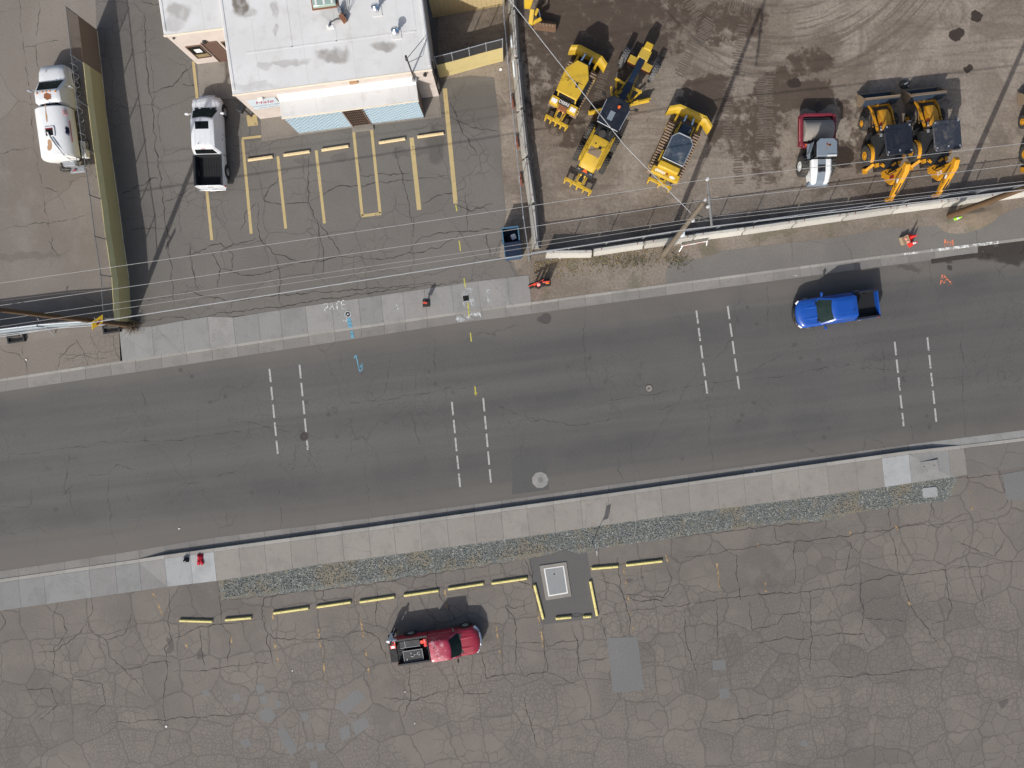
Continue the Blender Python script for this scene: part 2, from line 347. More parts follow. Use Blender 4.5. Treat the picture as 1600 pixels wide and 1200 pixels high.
def m_roof():
    g = G('roof_membrane', True); p = g.pos()
    c = g.mix(g.rng(g.noise(p, .25, 5, .6), .35, .7), (.60, .605, .60), (.66, .665, .665))
    c = g.mix(g.rng(g.noise(p, .8, 6, .72), .5, .76, 0, .45), c, (.46, .435, .39))
    wv = g.warp(p, .9, .8)
    def rs(lst):
        t = None
        for (x, y, rx, ry, dg, k) in lst:
            q = P(x, y, 4.8); m_ = g.math('MULTIPLY', g.spot(wv, q.x, q.y, rx, ry, R(dg), .28), k); t = m_ if t is None else g.math('MAXIMUM', t, m_)
        return t
    s1 = rs([(522, 89, 1.0, .48, 0, .62), (600, 72, .75, .32, 12, .62), (452, 99, 1.2, .22, 8, .35), (415, 103, .5, .25, 0, .3), (378, 6, .45, .8, 0, .95), (385, 20, .7, .35, 0, .45), (280, 18, .7, .6, 30, .5), (272, 35, .6, .4, 0, .3), (520, 22, .8, .5, 0, .3), (430, 15, .25, .5, 0, .4), (430, 48, .15, .35, 0, .4), (395, 135, 1.5, .2, 7, .2)])
    rings = g.noise(g.warp(p, .6, .5), 2.2, 2, .5); s1 = g.math('MULTIPLY', s1, g.rng(rings, .3, .6, .7, 1.0))
    c = g.mix(s1, c, (.17, .148, .12))
    seam = g.math('MULTIPLY', g.rng(g.math('ABSOLUTE', g.math('SUBTRACT', g.math('FRACT', g.math('MULTIPLY', g.sep(g.map(p, rz=-STREET))[0], .33)), .5)), 0, .012, .35, 0), 1.0)
    c = g.mix(seam, c, (.4, .385, .36))
    M['roof'] = g.done(c, .55, bump=g.noise(p, 2.5, 2, .6), bstr=.25, bdist=.02)
m_roof()
def m_stucco():
    g = G('stucco'); p = g.pos(); c = g.mix(g.rng(g.noise(p, 1.2, 6, .7), .35, .7), (.50, .445, .41), (.56, .505, .47))
    M['stucco'] = g.done(c, .9)
m_stucco()
def m_chain(name, c, dens):
    g = G(name); o = g.nd('ShaderNodeTexCoord').outputs['UV'];
    sx = g.sep(o); a = g.math('ADD', sx[0], sx[1]); b = g.math('SUBTRACT', sx[0], sx[1])
    def ln(t): return g.math('LESS_THAN', g.math('FRACT', g.math('MULTIPLY', t, 12.0)), dens)
    M[name] = g.done(c, .6, alpha=g.math('MAXIMUM', ln(a), ln(b)))
m_chain('chain_link', (.30, .32, .34), .07)
m_chain('chain_dense', (.07, .075, .085), .2)
m_chain('brown_mesh', (.20, .125, .07), .33)
def m_worn(name, c, lo, hi, under=None, scale=3.0, rough=.75):
    g = G(name, True); p = g.pos(); n = g.noise(p, scale, 4, .75); k = g.rng(n, lo, hi)
    cc = g.mix(g.noise(p, 2, 4), mul(c, .88), mul(c, 1.08))
    M[name] = g.done(cc, rough, alpha=k)
m_worn('line_yellow', (.46, .36, .175), .24, .38)
m_worn('line_faded', (.36, .25, .12), .46, .66, scale=1.6)
m_worn('line_white', (.38, .38, .37), .29, .44, scale=4)
m_worn('spray_blue', (.12, .33, .45), .3, .5); m_worn('spray_yellow', (.48, .44, .07), .25, .45); m_worn('spray_orange', (.80, .24, .12), .38, .6, scale=5)
m_worn('spray_white', (.74, .76, .76), .4, .62, scale=5); m_worn('spray_haze', (.62, .66, .68), .42, .75, scale=2.4)
m_worn('damp', (.05, .042, .034), .18, .5, scale=1.3, rough=.5); m_worn('kerb_paint', (.70, .71, .70), .4, .58, scale=2.5)
def m_crack():
    g = G('crack', True); p = g.pos(); n = g.noise(p, 1.6, 4, .7)
    M['crack'] = g.done((.05, .045, .041), .95, alpha=g.rng(n, .2, .6, .28, .62))
    g = G('crack_soft', True); p = g.pos(); n = g.noise(p, 1.2, 4, .7)
    M['crack_soft'] = g.done((.055, .052, .049), .95, alpha=g.rng(n, .34, .66, .0, .6))
m_crack()
def m_paint(name, c, dirt=.0, rough=.32, coat=.5, metal=0, dc=(.3, .26, .2), fade=None):
    g = G(name); o = g.obj(); n = g.noise(o, 2.2, 5, .6); cc = g.mix(n, mul(c, .92), mul(c, 1.06))
    if fade: cc = g.mix(g.rng(g.noise(o, 1.8, 6, .75), .5, .68, 0, fade[1]), cc, fade[0])
    if dirt: cc = g.mix(g.rng(g.noise(o, 1.6, 7, .75), .45, .8, 0, dirt), cc, dc)
    M[name] = g.done(cc, g.rng(n, .3, .7, rough, rough + .15), coat=coat, metal=metal)
m_paint('paint_white', (.70, .72, .75), .06); m_paint('paint_blue', (.007, .07, .36), .1, .3, .45, dc=(.05, .09, .22))
m_paint('paint_red', (.30, .012, .035), .08, .35, .4); m_paint('paint_red_roof', (.36, .02, .06), .05, .42, .3, fade=((.62, .40, .42), .75))
m_paint('truck_white', (.70, .72, .73), .12, .4, .2, dc=(.45, .36, .27))
m_paint('tank_white', (.70, .72, .73), .12, .42, .15, dc=(.5, .42, .34))
m_paint('machine_yellow', (.54, .35, .024), .75, .5, .05, dc=(.26, .165, .05)); m_paint('machine_gold', (.47, .32, .045), .3, .5, .1, dc=(.34, .22, .06))
m_paint('jcb_yellow', (.60, .28, .01), .6, .5, .05, dc=(.3, .15, .04)); m_paint('machine_black', (.018, .019, .022), .3, .5, .1, dc=(.1, .085, .07))
m_paint('hood_navy', (.009, .02, .045), .2, .4, .2, dc=(.1, .09, .08)); m_paint('roof_navy', (.009, .012, .02), .22, .38, .3, dc=(.16, .14, .12))
m_paint('roof_dusty', (.022, .028, .042), .85, .5, .1, dc=(.19, .165, .14))
m_paint('roller_red', (.17, .012, .028), .25, .5, .1, dc=(.25, .15, .12)); m_paint('roller_grey', (.17, .21, .255), .3, .5, .1, dc=(.28, .23, .18)); m_paint('roller_white', (.72, .74, .75), .15, .4, .2)
m_paint('bin_rim', (.06, .15, .23), .3, .4, .1, dc=(.2, .26, .3)); m_paint('bin_blue', (.02, .06, .13), .35, .45, .1, dc=(.08, .09, .1)); m_paint('steel_light', (.62, .66, .70), .1, .4, .1)
simple('glass', (.007, .009, .010), .15, spec=.1, var=.4); simple('glass_green', (.02, .034, .033), .25, spec=.03, var=.5, scale=2)
simple('glass_dusty', (.045, .062, .085), .2, var=.4, dirt=.65, dirtc=(.3, .3, .3), scale=1.6)
simple('rubber', (.022, .021, .02), .85, dirt=.5, dirtc=(.11, .09, .07)); simple('tyre_dusty', (.045, .043, .04), .9, dirt=.7, dirtc=(.16, .13, .105))
simple('rim', (.45, .46, .47), .3, metal=.8); simple('chrome', (.75, .77, .8), .15, metal=1.0, var=.05)
simple('black_plastic', (.014, .015, .017), .55); simple('bed_liner', (.011, .012, .014), .75); simple('dark_steel', (.05, .048, .045), .6, dirt=.5, dirtc=(.13, .09, .06))
simple('rust_dark', (.13, .075, .045), .9, var=.4, scale=3, dirt=.5, dirtc=(.3, .2, .08)); simple('rust', (.26, .10, .045), .9, var=.35, scale=6); simple('rust_light', (.42, .26, .15), .9, var=.3, scale=5); simple('track_steel', (.30, .215, .15), .8, dirt=.6, dirtc=(.14, .09, .06), scale=4)
simple('bucket_edge', (.24, .18, .12), .6, dirt=.5, dirtc=(.2, .12, .06)); simple('bucket_dark', (.022, .035, .058), .5, dirt=.5, dirtc=(.1, .09, .08))
simple('lamp_red', (.42, .01, .012), .2); simple('lamp_clear', (.72, .74, .76), .12); simple('amber', (.75, .25, .02), .3); simple('lamp_orange', (.85, .15, .03), .3)
simple('stop_yellow', (.72, .63, .24), .7, dirt=.45, dirtc=(.38, .33, .2), scale=6); simple('stop_cream', (.64, .50, .29), .75, dirt=.5, dirtc=(.55, .4, .25), scale=4)
simple('slat_sunlit', (.72, .66, .36), .6); simple('slat_yellow', (.54, .45, .21), .6, var=.1); simple('slat_tan', (.50, .385, .20), .75, var=.12); simple('galv', (.30, .32, .35), .5, metal=.3); simple('galv_dark', (.14, .145, .15), .6)
simple('pole_wood', (.15, .125, .095), .9, var=.3, scale=2, dirt=.3, dirtc=(.12, .09, .06)); simple('pole_brown', (.11, .065, .032), .85, var=.3, scale=2)
simple('wire', (.3, .3, .3), .5); simple('wire_bright', (.46, .47, .48), .4, metal=.3); simple('insulator', (.5, .51, .53), .25); simple('wire_dark', (.03, .03, .03), .6)
simple('cone_red', (.72, .035, .03), .5); simple('cone_lime', (.32, .80, .03), .5); simple('cone_white', (.80, .80, .80), .5); simple('cone_orange', (.80, .075, .035), .45); simple('cone_pink', (.80, .30, .28), .4)
simple('base_black', (.02, .02, .021), .8); simple('manhole', (.055, .048, .045), .6, metal=.4, var=.3, scale=8); simple('paper', (.80, .80, .80), .8)
simple('sign_yellow', (.78, .50, .02), .5); simple('sign_red', (.22, .012, .02), .5); simple('sign_black', (.012, .012, .012), .5); simple('sign_white', (.72, .75, .78), .5, var=.04)
simple('board_blue', (.52, .60, .66), .5, var=.04); simple('ink_red', (.34, .02, .07), .6); simple('ink_grey', (.24, .25, .32), .6); simple('ink_navy', (.04, .05, .14), .6); simple('decal_red', (.5, .1, .1), .6)
simple('door_brown', (.115, .07, .052), .6); simple('frame_brown', (.15, .095, .07), .6); simple('trim_cream', (.66, .60, .50), .7); simple('white_trim', (.72, .72, .70), .6)
simple('lattice_blue', (.40, .54, .64), .6, var=.08); simple('lattice_gap', (.10, .17, .24), .8); simple('lattice_white', (.60, .68, .72), .6, var=.06)
simple('cloth_red', (.40, .012, .03), .9); simple('cloth_grey', (.60, .63, .68), .9); simple('cloth_dark', (.025, .027, .035), .9); simple('skin', (.35, .2, .14), .7); simple('hair', (.03, .022, .018), .8)
simple('weed', (.13, .12, .075), .95, var=.4); simple('twig', (.10, .075, .05), .95, var=.3); simple('dry_grass', (.27, .21, .11), .95, var=.3)
simple('stone', (.145, .16, .158), .9, var=.25, scale=1.0); simple('soil', (.3, .21, .13), .95, var=.3); simple('cardboard', (.42, .32, .21), .9); simple('rust_red', (.28, .08, .045), .85)
simple('skylight', (.30, .40, .36), .2, spec=.7); simple('lettering_white', (.80, .80, .78), .5); simple('rust_roof', (.20, .09, .05), .8); simple('screen_blue', (.22, .28, .32), .6, var=.15); simple('hole', (.004, .004, .004), 1.0)

# ------------------------------------------------------------------ lines of the street
NB = [(0, 592), (240, 556.5), (480, 521), (712, 488), (800, 476), (1100, 436), (1380, 399), (1600, 371.5)]
NG = [(0, 612), (240, 577), (480, 540.6), (712, 505), (800, 494), (1100, 453), (1380, 415.6), (1600, 388)]
SG = [(0, 892.5), (60, 884), (215, 860), (320, 842), (575, 810), (800, 780), (945, 759), (1155, 730), (1417, 695), (1600, 672)]
SF = [(0, 905), (215, 874), (260, 867), (340, 856), (575, 824), (800, 792), (945, 772), (1155, 742), (1417, 705), (1500, 696), (1600, 684)]
SB = [(x, y + 5.5) for x, y in SF]
NT = [(186, 514), (237, 510), (284, 501.5), (324, 495), (364, 496), (437, 484.4), (560, 466.5), (663, 451.6), (747, 439.4), (825, 430), (1100, 392)]
SS = [(0, 953.5), (143, 933), (262, 916), (340, 907), (499, 881), (581, 871), (703, 854), (828, 837), (1080, 800), (1207, 784), (1385, 760), (1510, 741), (1600, 728)]
def sheet(name, poly, z, mat, kind='structure', parent=None, label=None):
    mb = MB(); pts = [P(x, y, z) for x, y in poly]; n = len(pts)
    mb.add(pts, [tuple(range(n))])
    o = mb.build(name, mat, parent)
    if o.data.polygons[0].normal.z < 0: o.data.flip_normals()
    if kind and not parent: o['kind'] = kind
    if label: o['label'] = label
    return o
def lin(tab, x0, x1, step=60):
    xs = [x0 + (x1 - x0) * i / max(1, int(abs(x1 - x0) / step)) for i in range(int(abs(x1 - x0) / step) + 1)]
    return [(x, interp(tab, x)) for x in xs]
gm = MB(); gm.add([(-400, -400, -.3), (400, -400, -.3), (400, 400, -.3), (-400, 400, -.3)], [(0, 1, 2, 3)])
tag(gm.build('ground', 'yard_asphalt'), kind='structure')
ST = 'structure'
road = sheet('road', lin(NG, -500, 2100) + lin(SG, 2100, -500), ZR, 'road')
south_lot = sheet('south_parking_lot', lin(SS, -500, 2100) + [(2100, 1750), (-500, 1750)], ZS, 'south_asphalt')
dirt_yard = sheet('dirt_yard', [(675, -450), (2100, -450), (2100, 240), (1600, 300), (1157, 366), (1002, 388), (845, 402)] + [(828, 405), (828, 475), (780, 481), (700, 470), (660, 300), (680, 130)], ZN - .012, 'dirt')
verge = sheet('verge', [(828, 404), (845, 401), (1002, 387), (1157, 365), (1600, 299), (2100, 239)] + lin(NB, 2100, 828), ZN - .008, 'verge_dirt')
verge_pave = sheet('verge_pavement', [(1040, 425), (1048, 412), (1100, 403), (1130, 392), (1200, 383), (1300, 372), (1395, 355), (1420, 358), (1480, 350), (1540, 345), (1600, 322), (2100, 255)] + lin(NB, 2100, 1040), ZN - .003, 'verge_asphalt')
north_lot = sheet('north_parking_lot', [(213, 508), (205, 505), (180, 300), (151, 47), (130, -450), (690, -450), (684, 60), (688, 126), (735, 118), (772, 121), (778, 175), (783, 235), (786, 290), (791, 335), (780, 402), (800, 410), (812, 432)] + lin(NT, 812, 190, 40), ZN, 'north_asphalt')
west_yard = sheet('west_yard', [(-500, -450), (130, -450), (151, 47), (180, 300), (205, 505), (190, 512), (-500, 615)], ZN + .003, 'yard_asphalt')
apron = sheet('driveway_apron', [(-500, 615), (190, 512), (186, 516), (188, 563)] + lin(NB, 188, -500), ZN - .002, 'apron_asphalt')
dm = MB(); dxs = [1508, 1540, 1573, 1620, 1700, 1900, 2100]
da = [P(x, interp(SB, x), ZR + .06) for x in dxs]; db = [P(x, interp(SS, x) + 1.5, ZS + .008) for x in dxs]; nd_ = len(dxs)
dm.add(da + db, [(i, i + 1, nd_ + i + 1, nd_ + i) for i in range(nd_ - 1)]); drv = tag(dm.build('driveway', 'verge_asphalt'), kind=ST)
sheet('concrete_patch', [(1566, 741), (1573, 781), (1640, 783), (1640, 728)], ZS + .013, 'patch_grey', parent=drv)
gravel_bed = sheet('gravel_bed', [(341, 908)] + lin(SS, 341, 1500) + [(1496, 745), (1492, 770), (1475, 784), (1445, 786), (1330, 802), (1300, 812), (1260, 816), (1205, 819), (1130, 829), (1055, 840), (935, 857), (920, 864), (905, 866), (880, 858), (860, 866), (826, 873), (800, 877), (680, 895), (590, 909), (500, 922), (395, 932), (346, 938)], ZS + .005, 'gravel')
# kerbs, gutters and pavement slabs, piece by piece
kn = tag(bpy.data.objects.new('north_kerb', None), kind=ST); ks = tag(bpy.data.objects.new('south_kerb', None), kind=ST)
pn = tag(bpy.data.objects.new('north_pavement', None), kind=ST); ps = tag(bpy.data.objects.new('south_pavement', None), kind=ST)
for o in (kn, ks, pn, ps): col.objects.link(o)
def piece(name, x0, x1, ta, tb, z0, z1, mat, parent, gap=.15, lean=.1, zb=None):
    def pt(x, tab, ref): 
        y = interp(tab, x); return (x + (y - interp(ref, x)) * lean, y)
    a0, a1 = pt(x0 + gap, ta, ta), pt(x1 - gap, ta, ta); b0, b1 = pt(x0 + gap, tb, ta), pt(x1 - gap, tb, ta)
    za, zc = z1 if isinstance(z1, tuple) else (z1, z1)
    top = [P(*a0, za), P(*a1, zc), P(*b1, zc if zb is None else zb), P(*b0, za if zb is None else zb)]
    bot = [Vector((p.x, p.y, z0)) for p in top]
    mb = MB(); mb.add(bot + top, [(3, 2, 1, 0), (4, 5, 6, 7), (0, 1, 5, 4), (1, 2, 6, 5), (2, 3, 7, 6), (3, 0, 4, 7)])
    return mb.build(name, mat, parent)
NF = [(x, y + 4.2) for x, y in NB]
xs = [-90, -46, -3, 42, 95, 133, 173, 211, 252, 291, 331, 371, 403, 442, 482, 523, 564, 600, 633, 667, 712, 752, 790, 830, 872, 914, 956, 998, 1040, 1082, 1124, 1166, 1208, 1250, 1292, 1334, 1376, 1418, 1460, 1502, 1544, 1586, 1628, 1670]
for a, b in zip(xs, xs[1:]):
    piece('kerb_stone', a, b, NB, NF, ZR - .1, ZN + random.uniform(.0, .008), 'kerb', kn)
    piece('gutter_slab', a, b, [(x, y + .4) for x, y in NF], NG, ZR - .1, ZR + .03, 'gutter', kn, zb=ZR + .006)
SFI = [(x, y - .4) for x, y in SF]
xs = [-60, -12, 29, 60, 100, 139, 180, 217, 257, 297, 334, 373, 413, 453, 493, 534, 576, 615, 656, 698, 741, 783, 823, 864, 907, 950, 992, 1032, 1075, 1120, 1162, 1205, 1247, 1292, 1337, 1378, 1420, 1456, 1500, 1545, 1595, 1640]
for a, b in zip(xs, xs[1:]):
    hi_, lo_ = ZS + .014, ZR + .05
    kz = (lo_, hi_) if a == 217 else ((hi_, lo_) if a == 1456 else (hi_ if 257 <= a < 1456 else lo_))
    piece('kerb_stone', a, b, SF, SB, ZR - .1, kz, 'kerb', ks)
    piece('gutter_slab', a, b, SG, SFI, ZR - .1, ZR + .006, 'gutter' if a < 1417 else 'slab_blue', ks, zb=ZR + .025)
xs = [186, 237, 284, 324, 364, 403, 437, 477, 518, 560, 595, 629, 663, 705, 747, 792, 826]
for a, b in zip(xs, xs[1:]):
    piece('paving_slab', a, b, NT, [(x, y - .3) for x, y in NB], -.15, ZN + random.uniform(.006, .014), 'slab_blue' if a in (237, 284) else ('slab_grey' if a != 186 else 'slab_blue'), pn)
xs = [-60, -12, 29, 68, 139, 180, 217, 257, 297, 334, 373, 413, 453, 493, 534, 576, 615, 656, 698, 741, 783, 823, 864, 907, 950, 992, 1032, 1075, 1120, 1162, 1205, 1247, 1292, 1337, 1378, 1420, 1482, 1507]
for a, b in zip(xs, xs[1:]):
    mt = 'slab_white' if a in (257, 297, 1378) else ('slab_blue' if a in (-60, -12, 29, 68, 180, 1420) else ('slab_grey' if a in (139, 217) else 'slab_tan'))
    dr_ = a < 217 or a >= 1482; zt_ = ZS + random.uniform(.006, .014)
    piece('paving_slab', a, b, [(x, y + .3) for x, y in SB], SS, -.15, (ZR + .06, zt_) if a == 217 else ((zt_, ZR + .06) if a == 1420 else (ZR + .06 if dr_ else zt_)), mt, ps, zb=zt_)

# ------------------------------------------------------------------ paint, patches and cracks
def ribbon(mb, pts, wd, z, jag=0.0, sub=0, taper=False):
    q = [P(x, y, z) for x, y in pts]
    if sub:
        o = [q[0]]
        for a, b in zip(q, q[1:]):
            n = max(2, int((b - a).length / sub)); d = (b - a); nn = Vector((-d.y, d.x, 0)).normalized(); off = 0
            for i in range(1, n):
                off = off * .6 + random.uniform(-jag, jag)
                o.append(a + d * i / n + nn * off)
            o.append(b)
        q = o
    L, Rr = [], []
    for i, p in enumerate(q):
        d = (q[min(i + 1, len(q) - 1)] - q[max(i - 1, 0)]).normalized(); n = Vector((-d.y, d.x, 0))
        ww = wd / 2 * (1 if not taper else (random.uniform(.35, 1.25) * (1 - .6 * abs(2 * i / (len(q) - 1) - 1) ** 3)))
        L.append(p + n * ww); Rr.append(p - n * ww)
    n = len(q); mb.add(L + Rr, [(i, n + i, n + i + 1, i + 1) for i in range(n - 1)])
def stripe(name, pts, wd, z, mat, parent, **k):
    mb = MB(); ribbon(mb, pts, wd, z, **k); o = mb.build(name, mat, parent, fixn=False)
    if o.data.polygons[0].normal.z < 0: o.data.flip_normals()
    return o
for (xa, ya, xb, yb) in ((421, 576, 434, 709), (468, 570, 481, 703), (706, 628, 719, 761), (755, 622, 767, 754), (1088, 485, 1105, 615), (1137, 478, 1155, 608), (1398, 534, 1412, 666), (1449, 527, 1463, 659)):
    for i in range(5):
        t0 = i * .2105; t1 = t0 + .158
        stripe('road_dash', [(xa + (xb - xa) * t0, ya + (yb - ya) * t0), (xa + (xb - xa) * t1, ya + (yb - ya) * t1)], .125, ZR + .004, 'line_white', road)
for pts, wd in (([(378, 216.5), (408, 213)], .17), ([(379, 218), (392.5, 365)], .2), ([(434, 244), (446.5, 357)], .2), ([(494, 235), (507, 349)], .2), ([(552, 200), (566, 337)], .2), ([(580, 197), (594, 333)], .2), ([(565, 337.5), (595.5, 333.5)], .2), ([(643, 215), (655, 328)], .31), ([(695, 138), (712, 318)], .3), ([(302, 96), (308, 152)], .2), ([(308, 152), (331, 375)], .2), ([(386, 189), (402, 187)], .75)):
    stripe('parking_line', pts, wd, ZN + .005, 'line_yellow', north_lot)
for pts in ([(237, 923), (255, 962)], [(560, 943), (578, 1063)], [(497, 983), (510, 1070)], [(428, 1000), (437, 1047)], [(424, 953), (427, 968)], [(627, 928), (629, 942)], [(695, 922), (700, 965)], [(773, 965), (783, 1035)], [(838, 943), (851, 1023)], [(973, 877), (991, 1000)], [(1041, 866), (1043, 878)], [(1113, 858), (1114, 868)], [(1184, 849), (1185, 860)], [(1256, 838), (1258, 849)], [(1328, 830), (1329, 839)], [(1400, 820), (1402, 830)], [(1472, 811), (1475, 821)], [(1514, 750), (1518, 797)], [(492, 946), (494, 952)], [(357, 962), (362, 1005)], [(1120, 880), (1126, 935)], [(1195, 910), (1197, 925)], [(1418, 935), (1423, 950)], [(285, 990), (292, 1012)], [(556, 935), (560, 955)]):
    stripe('faded_line', pts, .13, ZS + .004, 'line_faded', south_lot)
# utility marks
for pts in ([(556, 554), (562, 581)], [(556, 554), (553.5, 560)], [(562, 581), (566, 577), (565.5, 567), (562.5, 572), (566, 575)]): stripe('blue_spray_mark', pts, .07, ZR + .006, 'spray_blue', road)
stripe('blue_spray_mark', [(545, 497), (547.5, 512)], .28, ZN + .02, 'spray_blue', pn); stripe('blue_spray_mark', [(549, 517), (551, 528)], .2, ZR + .04, 'spray_blue', kn)
for pts in ([(735, 520), (736.5, 534)], [(742, 603), (743.5, 617)], [(741.5, 614), (743.5, 618), (745, 613.5)]): stripe('yellow_spray_mark', pts, .08, ZR + .006, 'spray_yellow', road)
for pts in ([(717.5, 376), (719.5, 392)], [(712, 320), (714, 330)], [(725, 435), (727, 449)]): stripe('yellow_spray_mark', pts, .08, ZN + .007, 'spray_yellow', north_lot)
stripe('yellow_spray_mark', [(731, 473), (733, 494)], .09, ZN + .02, 'spray_yellow', pn)
for pts in ([(1469, 444), (1473, 427), (1477, 433), (1485, 441), (1482, 446), (1487, 444)], [(1471, 437), (1475, 443), (1479, 435), (1474, 434)]): stripe('orange_spray_mark', pts, .1, ZR + .006, 'spray_orange', road)
for pts in ([(1484, 354), (1485, 346), (1490, 353), (1496, 345), (1498, 354)], [(1485, 360), (1493, 359)], [(1476, 385), (1477, 374)], [(1489, 384), (1488, 374)], [(1478, 380), (1483, 377), (1487, 381), (1482, 384), (1478, 380)]): stripe('orange_spray_mark', pts, .12, ZN + .004, 'spray_orange', verge_pave)
stripe('damp_stain', [(1528, 393), (1545, 392), (1565, 390), (1590, 387), (1640, 381)], 1.0, ZR + .036, 'damp', kn); stripe('damp_stain', [(1455, 409), (1495, 403), (1535, 398)], .3, ZR + .034, 'damp', kn)
stripe('white_kerb_paint', [(1455, interp(NB, 1455) + 2), (1490, interp(NB, 1490) + 2), (1560, interp(NB, 1560) + 2)], .2, ZN + .014, 'kerb_paint', kn)
stripe('white_kerb_paint', [(1408, interp(NB, 1408) + 2), (1434, interp(NB, 1434) + 2)], .14, ZN + .014, 'spray_white', kn)
stripe('white_spray_haze', [(722, 466), (740, 463)], 1.3, ZN + .019, 'spray_haze', pn); stripe('white_spray_haze', [(762, 452), (766, 474)], .3, ZN + .019, 'spray_haze', pn)
stripe('white_spray_haze', [(712, 498), (752, 492)], .5, ZR + .035, 'spray_haze', kn)
def chalk(strokes, parent, z, mat, wd=.07):
    for s in strokes: stripe('chalk_stroke', s, wd, z, mat, parent)
chalk([[(508, 488), (506, 475), (511, 474), (512, 480), (507, 482)], [(515, 485), (518, 473), (522, 484)], [(516, 480), (521, 479)], [(527, 483), (526, 471)], [(522, 472.5), (531, 470.5)], [(535, 483), (533, 470), (539, 469)], [(534, 476.5), (539, 475.5)], [(535, 483), (541, 482)]], pn, ZN + .019, 'spray_white')
chalk([[(536, 501), (540, 500)], [(541, 503), (541, 498), (544, 502), (547, 497), (551, 500)]], pn, ZN + .019, 'spray_white')
chalk([[(619, 476), (621, 481), (618, 480), (623, 483)]], pn, ZN + .019, 'spray_white'); chalk([[(1237, 427), (1240, 426), (1239, 430), (1246, 431)]], kn, ZR + .035, 'spray_white', .05)
# patches
sheet('asphalt_patch', [(826, 873), (860, 867), (880, 859), (905, 866), (917, 863), (924, 905), (935, 966), (848, 976), (834, 918), (829, 890)], ZS + .009, 'patch_dark', parent=south_lot)
sheet('concrete_patch', [(948, 997), (996, 995), (1006, 1078), (958, 1083)], ZS + .006, 'patch_grey', parent=south_lot)
for q in ([(524, 1104), (558, 1076), (571, 1090), (540, 1117)], [(530, 1138), (545, 1132), (548, 1152), (534, 1158)], [(549, 1130), (570, 1118), (578, 1134), (556, 1150)], [(1113, 1032), (1134, 1031), (1134, 1047), (1114, 1047)], [(1123, 1077), (1138, 1075), (1140, 1090), (1126, 1092)], [(1248, 1162), (1256, 1155), (1264, 1162), (1258, 1168)], [(405, 1112), (420, 1104), (432, 1118), (420, 1130), (408, 1124)], [(432, 1142), (444, 1135), (465, 1170), (455, 1182), (440, 1160)], [(478, 1160), (489, 1159), (490, 1170), (479, 1170)], [(494, 1161), (507, 1160), (509, 1172), (496, 1174)], [(375, 1158), (388, 1152), (393, 1165), (380, 1169)], [(405, 1088), (417, 1087), (418, 1099), (408, 1099)], [(400, 1070), (413, 1069), (414, 1083), (402, 1084)], [(363, 1086), (374, 1082), (376, 1095), (366, 1097)], [(316, 1080), (326, 1077), (328, 1087), (318, 1088)], [(470, 1114), (481, 1113), (482, 1126), (471, 1127)], [(484, 1190), (495, 1189), (496, 1205), (485, 1205)], [(430, 1094), (439, 1095), (438, 1105), (430, 1105)]):
    sheet('asphalt_patch', q, ZS + .005, 'patch_grey', parent=south_lot)
sheet('asphalt_patch', [(800, 716), (853, 712), (858, 765), (800, 773)], ZR + .003, 'patch_road', parent=road)
# traced cracks
def cracks(name, parent, z, lst, wd=.05, mat='crack', jag=.09):
    mb = MB()
    for pts in lst: ribbon(mb, pts, wd, z, jag=jag, sub=.22, taper=True)
    o = mb.build(name, mat, parent, fixn=False); o['kind'] = 'stuff'; return o
cracks('road_cracks', road, ZR + .0025, [[(218, 580), (225, 620), (232, 657)], [(172, 740), (172, 790), (175, 830), (182, 853)], [(347, 780), (353, 810), (357, 838)], [(437, 765), (439, 825)], [(570, 720), (574, 770), (582, 806)], [(275, 785), (285, 768), (295, 755), (320, 750), (345, 742), (377, 735), (390, 715)], [(377, 735), (385, 755)], [(485, 705), (492, 735), (503, 746)], [(463, 690), (460, 720), (453, 743)], [(0, 827), (25, 835), (40, 826), (65, 825), (85, 841)], [(192, 760), (205, 786)], [(50, 762), (47, 790), (0, 795)], [(110, 785), (100, 760), (107, 710), (100, 690)], [(107, 765), (115, 808)], [(170, 740), (140, 742), (120, 750), (90, 785)], [(170, 740), (185, 725), (210, 735)],
    [(612, 548), (606, 590), (600, 615), (560, 640)], [(530, 545), (536, 600), (548, 630), (600, 625), (680, 610), (760, 600)], [(680, 515), (678, 560), (680, 600)], [(640, 640), (655, 690), (670, 730)], [(755, 620), (790, 640), (850, 660)], [(0, 712), (60, 708), (100, 700), (180, 690), (250, 690), (330, 680), (420, 668), (470, 665)], [(915, 480), (912, 540), (920, 590), (930, 610)], [(1155, 480), (1145, 530), (1108, 570)], [(1020, 615), (1022, 640), (1060, 630)], [(1105, 615), (1110, 660), (1108, 690), (1115, 735)], [(985, 690), (990, 720), (1000, 745)], [(1245, 540), (1210, 560), (1160, 585), (1155, 590)], [(1500, 480), (1505, 580), (1508, 680)], [(1380, 540), (1382, 610)], [(1420, 660), (1430, 690)], [(970, 700), (965, 735), (975, 750)], [(1200, 440), (1198, 520)], [(1575, 405), (1573, 415), (1562, 422), (1560, 435)], [(900, 640), (960, 625), (1100, 600), (1200, 590), (1330, 570), (1460, 590), (1520, 588)], [(800, 660), (850, 655), (900, 665), (990, 650)], [(360, 655), (400, 662), (455, 678)], [(640, 615), (650, 600), (655, 570)]], .045, 'crack_soft')
